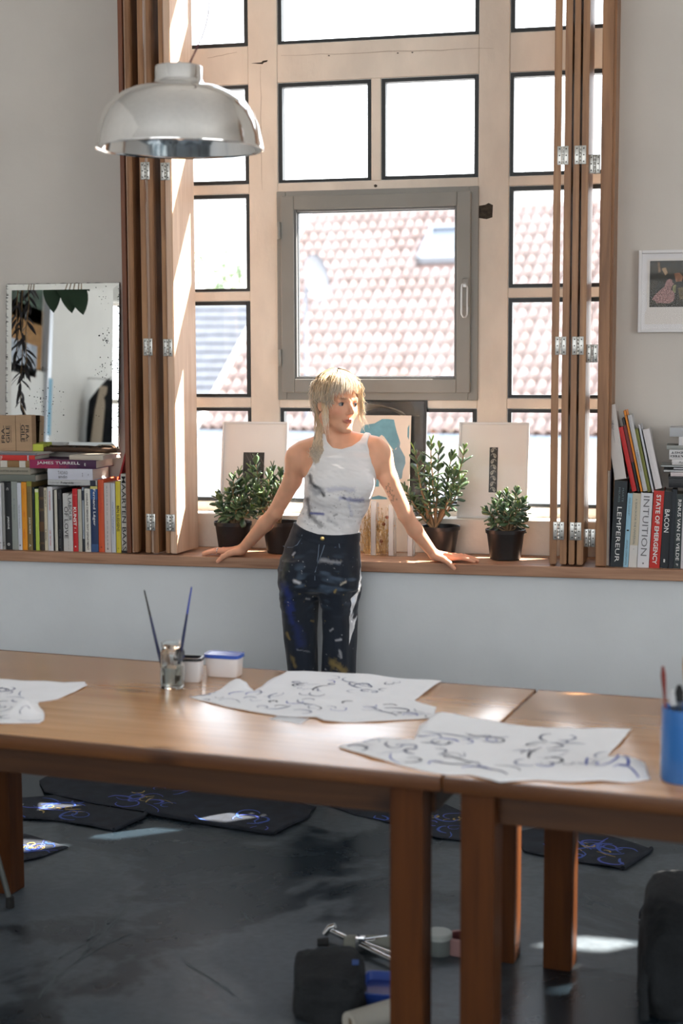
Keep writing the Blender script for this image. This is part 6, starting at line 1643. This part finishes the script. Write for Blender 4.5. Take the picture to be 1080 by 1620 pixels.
def tub(label, px0, px1, pyb, pyt, yback, paint, open_, ang=0.0):
    p = TP((px0 + px1) / 2, pyb); sc_ = FPX / ((np.array(p) - CAM) @ CF); w = (px1 - px0) / 2 / sc_; hh = (pyb - pyt) / sc_ * .92
    t = thing('paint_tub', label, 'tub', (p.x, p.y + w * .55, ZTB + .0006), (0, 0, ang), 'white plastic paint tubs')
    def rr(a, b_, z, n=28):
        o = []
        for k in range(n):
            q = 6.283 * k / n; c, s_ = math.cos(q), math.sin(q); e = 2 / 5.5; o.append((a * abs(c) ** e * (1 if c > 0 else -1), b_ * abs(s_) ** e * (1 if s_ > 0 else -1), z))
        return o
    d_ = w * .62
    wt = M('white tub plastic', (.80, .80, .82), .35)
    obj('bowl', loft(MB(), [rr(w * .84, d_ * .84, 0), rr(w * .88, d_ * .88, .003), rr(w * .95, d_ * .95, hh * .86), rr(w, d_, hh * .87), rr(w, d_, hh), rr(w * .93, d_ * .93, hh), rr(w * .91, d_ * .91, hh * .7), rr(w * .85, d_ * .85, .006)], True, True), wt, t, True)
    pm = M('paint ' + label[:24], paint, .25)
    if open_:
        obj('paint', loft(MB(), [rr(w * .9, d_ * .9, hh * .45), rr(w * .93, d_ * .93, hh * .985)], False, True), pm, t, True)
        obj('rim_smear', loft(MB(), [rr(w * 1.004, d_ * 1.004, hh * .84), rr(w * 1.006, d_ * 1.006, hh * 1.004), rr(w * .92, d_ * .92, hh * 1.006)], False, False), pm, t, True)
    else:
        obj('rim_smear', loft(MB(), [rr(w * 1.003, d_ * 1.003, hh * .88), rr(w * 1.005, d_ * 1.005, hh * 1.004), rr(w * .86, d_ * .86, hh * 1.006), rr(w * .84, d_ * .84, hh * .8)], False, False), pm, t, True)
        obj('paint', loft(MB(), [rr(w * .86, d_ * .86, hh * .3), rr(w * .9, d_ * .9, hh * .72)], False, True), wt, t, True)


tub('white plastic tub with bright blue paint round its rim, right of the jar', 320, 380, 1072, 1033, 0, (.03, .10, .50), True, R(-4))
tub('small white tub with black paint round its rim, close behind the jar', 272, 318, 1080, 1038, 0, (.015, .016, .02), False, R(3))

# blue brush pot at the right
bp_ = TP(1080, 1243); sc_ = FPX / ((np.array(bp_) - CAM) @ CF); rw = 36 / sc_
bc = thing('brush_pot', 'bright blue pot full of brushes at the right edge of the tables', 'pot', (bp_.x, bp_.y + rw, ZTB + .0006))
blue_m = M('blue pot plastic', (.022, .17, .52), .4); gl_m = M('pale pot lip', (.62, .66, .68), .3)
hh = 118 / sc_
obj('wall', MB().lathe([(rw * .97, 0), (rw, .004), (rw, hh * .98), (rw * .985, hh), (rw * .95, hh), (rw * .94, .01), (.001, .008)], 40, capb=True), blue_m, bc, True)
obj('inner_jar', MB().lathe([(rw * 1.02, .002), (rw * 1.05, .006), (rw * 1.05, hh * 1.10), (rw * 1.03, hh * 1.12), (rw * 1.015, hh * 1.10), (rw * 1.015, .004)], 40), glass_pane('clear pot wall'), bc, True)
for lab, px0, px1, py1, m_, tip, rr_ in (('brush with a dark red handle in the blue pot', 1056, 1048, 1054, M('red brush handle', (.22, .03, .02), .4), M('red brush handle', (.22, .03, .02), .4), .006), ('brush with white paint tip in the blue pot', 1070, 1064, 1092, bh2, M('white bristle', (.75, .75, .75), .7), .011), ('brush with black bristles in the blue pot, front most', 1080, 1074, 1084, bh2, M('black bristle', (.02, .02, .02), .8), .010), ('tall tan brush at the photo edge in the blue pot', 1092, 1082, 1040, M('tan handle', (.5, .3, .1), .5), M('tan handle', (.5, .3, .1), .5), .005)):
    yb_ = bc.location.y + RND.uniform(-.01, .015); T_ = Vector(PY(px1, py1, yb_)); B_ = Vector(PY(px0, 1225, yb_)); B_.z = ZTB + .013; B_.x = min(max(B_.x, bp_.x - rw * .6), bp_.x + rw * .6)
    t = thing('paintbrush', lab, 'paintbrush', tuple(B_), (0, 0, 0), 'brushes in the blue pot'); d = T_ - B_
    obj('handle', MB().tube([d * 0, d * .4, d * .72], [.003, rr_ * .6, rr_ * .5], 8), m_, t, True); obj('ferrule', MB().tube([d * .72, d * .82], [rr_ * .55, rr_ * .8], 8), fer if rr_ > .007 else m_, t, True); obj('bristles', MB().tube([d * .82, d * .92, d], [rr_ * .85, rr_, rr_ * .5], 8), tip, t, True)

# ------------------------------------------------------------------ floor clutter
def FP(px, py): return Vector(PZ(px, py, 0.0))


def lump(name, label, cat, px0, px1, pyb, hgt, dep, mat, seed, flat=1.0, rot=0.0, extra=None, amp=.25):
    a, b = FP(px0, pyb), FP(px1, pyb); w = (b - a).length / 2; c = (a + b) / 2
    t = thing(name, label, cat, (c.x, c.y + dep / 2, .0006), (0, 0, rot)); bm = bmesh.new(); bmesh.ops.create_icosphere(bm, subdivisions=5, radius=1)
    for v in bm.verts:
        q = v.co.copy(); n1 = noise.noise(q * 1.6 + Vector((seed, 0, 0))) * amp + abs(noise.noise(q * 4 + Vector((0, seed, 0)))) * amp * .45; q *= 1 + n1
        e = .55; q = Vector([abs(k) ** e * (1 if k > 0 else -1) for k in q])
        v.co = Vector((q.x * w, q.y * dep / 2, max(0.0, (q.z + .75) / 1.75) * hgt))
    me = bpy.data.meshes.new(name); bm.to_mesh(me); bm.free(); me.materials.append(mat); me.polygons.foreach_set('use_smooth', [True] * len(me.polygons))
    obj('fabric', me, None, t); return t, c, w


blk_cloth = M('black canvas', (.014, .016, .018), .85, var=.3, vscale=12, bump=.4, bscale=120)
t, c, w = lump('dark_pouch', 'black canvas pouch with a blue mark lying on the floor before the middle table leg', 'pouch', 438, 560, 1622, .11, .30, blk_cloth, 3, rot=R(12))
obj('blue_mark', MB().box(w * .62, w * .80, -.02, .012, .112, .114), M('faded blue mark', (.03, .09, .32), .7), t)
t, c, w = lump('dark_bag', 'large black bag on the floor in the lower right corner', 'bag', 1006, 1160, 1622, .30, .42, blk_cloth, 9)
obj('strap', MB().tube([(-w * .8, -.16, .16), (-w * .86, -.24, .10), (-w * .8, -.25, .02)], .012, 8, .3), blk_cloth, t, True)
# blue tray
a, b = FP(556, 1597), FP(640, 1597); t = thing('blue_tray', 'shallow blue plastic tray on the floor behind the pouch', 'tray', ((a.x + b.x) / 2 + .008, a.y + .10, .0006), (0, 0, R(4)))
w = (b - a).length / 2; bt_m = M('blue tray plastic', (.03, .08, .36), .4)
rrc = lambda a_, b_, z: [(a_ * abs(math.cos(q)) ** .3 * math.copysign(1, math.cos(q)), b_ * abs(math.sin(q)) ** .3 * math.copysign(1, math.sin(q)), z) for q in np.linspace(0, 6.283, 33)[:-1] + .05]
obj('tray', loft(MB(), [rrc(w * .88, .068, 0), rrc(w * .96, .076, .034), rrc(w, .08, .036), rrc(w, .08, .040), rrc(w * .93, .073, .040), rrc(w * .86, .066, .008)], True, True), bt_m, t, True)
obj('paint_film', loft(MB(), [rrc(w * .85, .065, .0085), rrc(w * .87, .067, .018)], False, True), M('wet blue paint', (.04, .07, .30), .2), t, True)
# paper roll
a, b = FP(552, 1640), FP(660, 1606); d = b - a
t = thing('paper_roll', 'cream paper roll lying on the floor in front of the blue tray', 'roll', tuple(a + Vector((0, 0, .033)))); obj('roll', MB().tube([(0, 0, 0), (d.x, d.y, 0)], .032, 24), M('cream paper roll', (.50, .47, .40), .8), t, True); obj('core', MB().tube([(-.001, -.0003, 0), (.004, .002, 0)], .018, 16), M('roll core', (.2, .15, .1), .9), t)
# grey tube
a, b = FP(546, 1503), FP(660, 1505); d = b - a
t = thing('grey_tube', 'pale grey cardboard tube on the floor behind the middle table leg', 'tube', tuple(a + Vector((0, 0, .0235)))); obj('tube', MB().tube([(0, 0, 0), (.01, 0, 0), (d.x, d.y, 0)], [.019, .023, .023], 20), M('grey green tube', (.24, .24, .20), .6), t, True); obj('end_cap', MB().tube([(-.004, 0, 0), (.002, 0, 0)], [.016, .018], 16), M('tube cap', (.14, .14, .13), .6), t, True)
# folded metal stand
t = thing('metal_stand', 'folded chrome light stand with a black foot on the floor by the middle table leg', 'stand', tuple(FP(520, 1488))); o0 = FP(520, 1488)
chrome = M('chrome', (.70, .70, .70), .22, 1.0)
L1, L2 = FP(524, 1488) - o0, FP(655, 1545) - o0
obj('pole', MB().tube([L1 + Vector((0, 0, .03)), L2 + Vector((0, 0, .018))], [.009, .009], 14), chrome, t, True); obj('pole', MB().tube([L1 * .9 + (L2 - L1) * .35 + Vector((0, 0, .035)), L2 + Vector((.05, 0, .03))], .006, 12), chrome, t, True)
K1, K2 = FP(570, 1508) - o0, FP(612, 1504) - o0; obj('arm', MB().tube([K1 + Vector((0, 0, .036)), K2 + Vector((0, 0, .04))], .0075, 12), chrome, t, True)
kp = FP(572, 1507) - o0; obj('clamp', MB().box(kp.x - .018, kp.x + .012, kp.y - .014, kp.y + .014, .006, .05, .004), chrome, t, True)
q = FP(508, 1498) - o0; obj('foot', MB().tube([(q.x - .012, q.y, .013), (q.x + .02, q.y + .01, .014)], [.011, .0135], 14), M('black rubber', (.012, .012, .012), .7), t, True)
obj('head', MB().tube([L1 + Vector((-.02, 0, .018)), L1 + Vector((-.004, .002, .04)), L1 + Vector((.012, 0, .048))], [.01, .011, .008], 12), chrome, t, True)
# tape roll and jar
p = FP(725, 1515); t = thing('tape_roll', 'dusty pink roll of masking tape on the floor behind the right table legs', 'tape', (p.x, p.y + .045, .0006))
obj('tape', MB().lathe([(.044, 0), (.046, .002), (.046, .048), (.044, .05), (.034, .05), (.034, 0)], 36, capb=False), M('pink tape', (.36, .20, .19), .7), t, True); obj('core', MB().lathe([(.034, .001), (.034, .049), (.0315, .049), (.0315, .001)], 32), M('tape core red', (.15, .045, .05), .8), t, True)
p = FP(690, 1516); t = thing('lidded_pot', 'grey lidded pot on the floor between the two front table legs', 'pot', (p.x, p.y + .04, .0006))
obj('pot', MB().lathe([(.036, 0), (.038, .003), (.038, .045), (.036, .047)], 28, capb=True, capt=True), M('grey pot', (.17, .19, .18), .5), t, True); obj('lid', MB().lathe([(.040, .0475), (.040, .062), (.037, .065)], 28, capb=True, capt=True), M('pale lid', (.42, .45, .42), .5), t, True)
# stool at the left edge
p = FP(16, 1436); t = thing('metal_stool', 'thin grey metal stool leg with a black foot at the left edge of the picture', 'stool', (p.x - .244, p.y, 0), (0, 0, R(35)))
steel2 = M('grey tube steel', (.16, .17, .16), .45, .6)
for sx_, sy_ in ((1, -1), (-1, -1), (1, 1), (-1, 1)):
    lg = obj('leg', MB().tube([(sx_ * .20, sy_ * .14, .02), (sx_ * .105, sy_ * .09, .44)], .009, 12), steel2, t, True); obj('foot', MB().lathe([(.013, 0.0005), (.014, .004), (.013, .035), (.010, .037)], 14, (sx_ * .20, sy_ * .14, 0), capb=True, capt=True), M('black rubber', (.012, .012, .012)), lg, True)
obj('seat', MB().lathe([(.001, .44), (.14, .44), (.15, .448), (.15, .462), (.14, .47), (.001, .47)], 32), M('dark stool seat', (.05, .04, .035), .6), t, True)

# chalky scratches on the floor
sc = MB(); fl = bpy.data.objects['floor']; rr_ = random.Random(3)
for pts in ([(130, 1512), (150, 1490), (185, 1455), (205, 1425), (222, 1412)], [(125, 1518), (137, 1500), (145, 1478), (150, 1458)], [(70, 1540), (100, 1510), (130, 1495), (160, 1470)], [(60, 1580), (90, 1545), (125, 1518)], [(165, 1470), (168, 1458), (195, 1432)], [(120, 1520), (170, 1492), (212, 1474)], [(290, 1520), (330, 1548), (370, 1575)], [(1000 - 620, 1440), (400, 1460)], [(200, 1520), (215, 1510)]):
    w_ = [Vector(PZ(x, y, 0)) for x, y in pts]; q = []
    for a, b in zip(w_[:-1], w_[1:]): q += [a.lerp(b, k / 5) for k in range(5)]
    for j in range(2): sc.ribbon([p + Vector((rr_.gauss(0, .003) + .006 * j, rr_.gauss(0, .003), .0006)) for p in q + [w_[-1]]], .003 + .004 * (j == 0))
obj('chalk_scratch', sc, M('chalk scratch', (.13, .15, .155), .8), fl)
sc = MB()
for pts in ([(700, 1345), (760, 1352)], [(880, 1395), (915, 1410)], [(990, 1430), (1000, 1420)], [(835, 1530), (870, 1524), (930, 1535), (965, 1532)]):
    w_ = [Vector(PZ(x, y, 0)) for x, y in pts]; q = []
    for a, b in zip(w_[:-1], w_[1:]): q += [a.lerp(b, k / 6) + Vector((0, .006 * math.sin(k * 2.0), 0)) for k in range(6)]
    sc.ribbon([p + Vector((0, 0, .0006)) for p in q + [w_[-1]]], .006)
obj('chalk_scratch', sc, M('chalk scratch', (.13, .15, .155), .8), fl)

# ------------------------------------------------------------------ the part of the room that the mirror shows
MM = Matrix.Translation(mir.location) @ Euler(mir.rotation_euler).to_matrix().to_4x4()
MP0 = np.array(MM @ Vector((0, 0, 0))); MN = np.array(MM.to_3x3() @ Vector((0, -1, 0)))


def seen(px, py, X=None, t=None):
    """the room point that the mirror reflects at a spot of its face: on the plane X, or t metres from the glass"""
    d = ray(px, py); s = ((MP0 - CAM) @ MN) / (d @ MN); p = CAM + d * s; r_ = d - 2 * (d @ MN) * MN; r_ /= np.linalg.norm(r_)
    k = t if t is not None else (X - p[0]) / r_[0]
    return Vector(p + r_ * k)


XB = XL + 0.02
def wallbox(mb, x0, x1, y0, y1, d0=0.0, d1=0.02):
    a, b = seen(x0, y1, XB), seen(x1, y0, XB)
    return mb.box(XL + d0, XL + d1, min(a.y, b.y), max(a.y, b.y), min(a.z, b.z), max(a.z, b.z))


def wall_thing(name, label, cat, part, box_, mat, d0=0.001, d1=0.02):
    t = thing(name, label, cat, (XL, seen(box_[0], box_[2], XB).y, seen(box_[0], box_[3], XB).z))
    mb = wallbox(MB(), box_[0], box_[1], box_[2], box_[3], d0, d1); mb.v = [(x - t.location.x, y - t.location.y, z - t.location.z) for x, y, z in mb.v]
    obj(part, mb, mat, t); return t


wall_thing('cork_board', 'brown cork board on the left wall, seen only in the mirror', 'board', 'panel', (-5, 68, 492, 583), M('cork', (0.36, 0.19, 0.07), .9, var=.2, vscale=40))
wall_thing('dark_canvas', 'dark green and brown canvas above the cork board, seen only in the mirror', 'canvas', 'canvas', (-5, 69, 440, 489), M('dark green canvas', (0.03, 0.06, 0.04), .8, var=.7, vscale=7))
t = wall_thing('blue_print', 'pale blue grey print pinned over the cork board, seen only in the mirror', 'print', 'sheet', (-5, 58, 548, 580), M('blue grey print', (0.42, 0.47, 0.56), .8, var=.3, vscale=12), .021, .024)
t = wall_thing('spiral_notebook', 'white wall notebook with spiral binding, seen only in the mirror', 'notebook', 'sheet', (-5, 70, 589, 690), M('white sheet', (.85, .85, .84), .8), .001, .024)
mb = MB(); a, b = seen(-5, 588, XB), seen(70, 588, XB)
for k in range(16):
    p = a.lerp(b, k / 15) - t.location; mb.tube([(p.x + .012 * math.cos(q), p.y + .01 * q * .3, p.z + .02 * math.sin(q)) for q in np.linspace(0, 5, 8)], .003, 5)
obj('spiral', mb, M('dark wire', (.06, .06, .06), .4, .8), t)
a, b = seen(73, 430, XB), seen(73, 712, XB)
t = thing('steel_upright', 'pale steel shelf upright with blue tape, seen only in the mirror', 'upright', (XL + .03, (a.y + b.y) / 2, 0))
obj('post', MB().box(-.02, .02, -.028, .028, 0, ZC - 1.0), M('pale steel', (.55, .58, .64), .4, .4), t); obj('tape', MB().box(.0205, .022, -.05, .01, seen(78, 690, XB).z, seen(78, 600, XB).z), M('light blue tape', (.25, .52, .72), .7), t)
# coats
p = seen(143, 612, XB); q = seen(143, 712, XB); w = abs(seen(112, 660, XB).y - seen(172, 660, XB).y) / 2
ct = thing('dark_coat', 'dark coat with a cream scarf hanging on the left wall, seen only in the mirror', 'coat', (XL + .19, p.y, 0))
hc = p.z - q.z
el = lambda cy, a_, b_, z, n=24: [(b_ * math.cos(6.283 * k / n), cy + a_ * math.sin(6.283 * k / n), z) for k in range(n)]
cm_ = M('black coat wool', (.018, .020, .024), .95, var=.3, vscale=10, spec=.1)
obj('coat_body', loft(MB(), [el(0, .15, .15, q.z - .25), el(0, .15, .15, q.z), el(0, .14, .14, q.z + hc * .5), el(0, .13, .125, q.z + hc * .8), el(0, .09, .09, q.z + hc * .98), el(0, .05, .04, q.z + hc * 1.1)]), cm_, ct, True)
for s_ in (1, -1): obj('sleeve', MB().tube([(s_ * .07, 0, q.z + hc * .93), (s_ * .13, .02, q.z + hc * .75), (s_ * .135, .04, q.z + hc * .3), (s_ * .13, .05, q.z - .05)], [.04, .04, .038, .035], 14), cm_, ct, True)
obj('scarf', MB().tube([(-.02, .10, q.z + hc * .98), (-.03, .14, q.z + hc * .6), (-.045, .15, q.z + hc * .1), (-.04, .15, q.z - .02)], [.03, .04, .045, .04], 12, .4), M('cream scarf', (.55, .46, .36), .9), ct, True)
obj('hook', MB().tube([(-.19, 0, q.z + hc * 1.14), (-.02, 0, q.z + hc * 1.12), (0, 0, q.z + hc * 1.16)], .006, 8), alu, ct, True)
# trailing plants close to the mirror, hung from the ceiling outside the picture
def leafm(name, m_, wd_, curl=.25):
    v = []; f = []
    for k in range(9):
        y = k / 8; ww = wd_ * math.sin(math.pi * min(1, .06 + y * .94)) ** .8 * (1 - .25 * y); v += [(-ww, y, -.5 * ww * 0 - curl * y * y), (0, y, .10 * ww - curl * y * y - .03), (ww, y, -curl * y * y)]
    for k in range(8): f += [(3 * k, 3 * k + 1, 3 * k + 4, 3 * k + 3), (3 * k + 1, 3 * k + 2, 3 * k + 5, 3 * k + 4)]
    return MB().add(v, f).mesh(name, m_, 'full')
def hang(name, label, anchor, m_pot):
    t = thing(name, label, 'plant', anchor)
    obj('pot', MB().lathe([(.06, 0), (.085, .01), (.105, .15), (.11, .155), (.10, .155), (.09, .13), (.001, .13)], 28, capb=True), m_pot, t, True)
    for k in range(3): a = 2.094 * k; obj('cord', MB().tube([(.105 * math.cos(a), .105 * math.sin(a), .15), (0, 0, .55), (0, 0, ZC - anchor[2])], .002, 5), M('plant cord', (.4, .35, .28), .8), t)
    return t
vm = leafm('leaf', M('dark vine leaf', (.030, .028, .036), .5), .13); bm_ = leafm('leaf', M('dark green big leaf', (.010, .045, .018), .35), .27, .15)
TV = .95
top = seen(34, 452, t=TV); vp = hang('hanging_vine', 'dark trailing vine hanging close before the mirror, seen only in it', (top.x, top.y, top.z + .5), M('clay pot', (.4, .2, .12), .8))
L0 = vp.location
for path in ([(36, 440), (34, 500), (36, 560), (32, 600), (33, 640), (46, 668)], [(30, 440), (26, 490), (28, 540), (24, 575)], [(44, 440), (46, 480), (40, 530), (42, 570), (38, 590)]):
    pts = [Vector((0, 0, .14))] + [seen(x, y, t=TV) - L0 for x, y in path]; obj('stem', MB().tube(pts, .003, 6), stem_m, vp, True)
    for a, b in zip(pts[1:-1], pts[2:]):
        for k in range(7):
            q = a.lerp(b, k / 7); o = bpy.data.objects.new('leaf', vm); COL.objects.link(o); o.parent = vp; o.location = q
            o.rotation_euler = (RND.uniform(-1.3, -.5), RND.uniform(-.6, .6), RND.uniform(0, 6.28)); z_ = RND.uniform(.05, .09); o.scale = (z_, z_, z_)
top = seen(105, 440, t=TV); bp2 = hang('hanging_philodendron', 'large leaved green plant hanging above and before the mirror, seen only in it', (top.x, top.y, top.z + .35), M('clay pot', (.4, .2, .12), .8)); L0 = bp2.location
for x0, y0, x1, y1 in ((80, 440, 85, 496), (104, 440, 114, 497), (118, 440, 132, 500), (92, 436, 96, 470), (126, 436, 142, 462)):
    a, b = seen(x0, y0, t=TV) - L0, seen(x1, y1, t=TV) - L0; d = b - a
    obj('stem', MB().tube([Vector((0, 0, .14)), a + Vector((0, 0, .03)), a], .003, 6), stem_m, bp2, True)
    o = bpy.data.objects.new('leaf', bm_); COL.objects.link(o); o.parent = bp2; o.location = a; z_ = d.length * 1.0; o.scale = (z_, z_, z_)
    yv = d.normalized(); xv = yv.cross(Vector((-.4, -.9, .1))).normalized(); zv = xv.cross(yv)
    o.rotation_euler = Matrix(((xv.x, yv.x, zv.x), (xv.y, yv.y, zv.y), (xv.z, yv.z, zv.z))).to_euler()
print('script done')
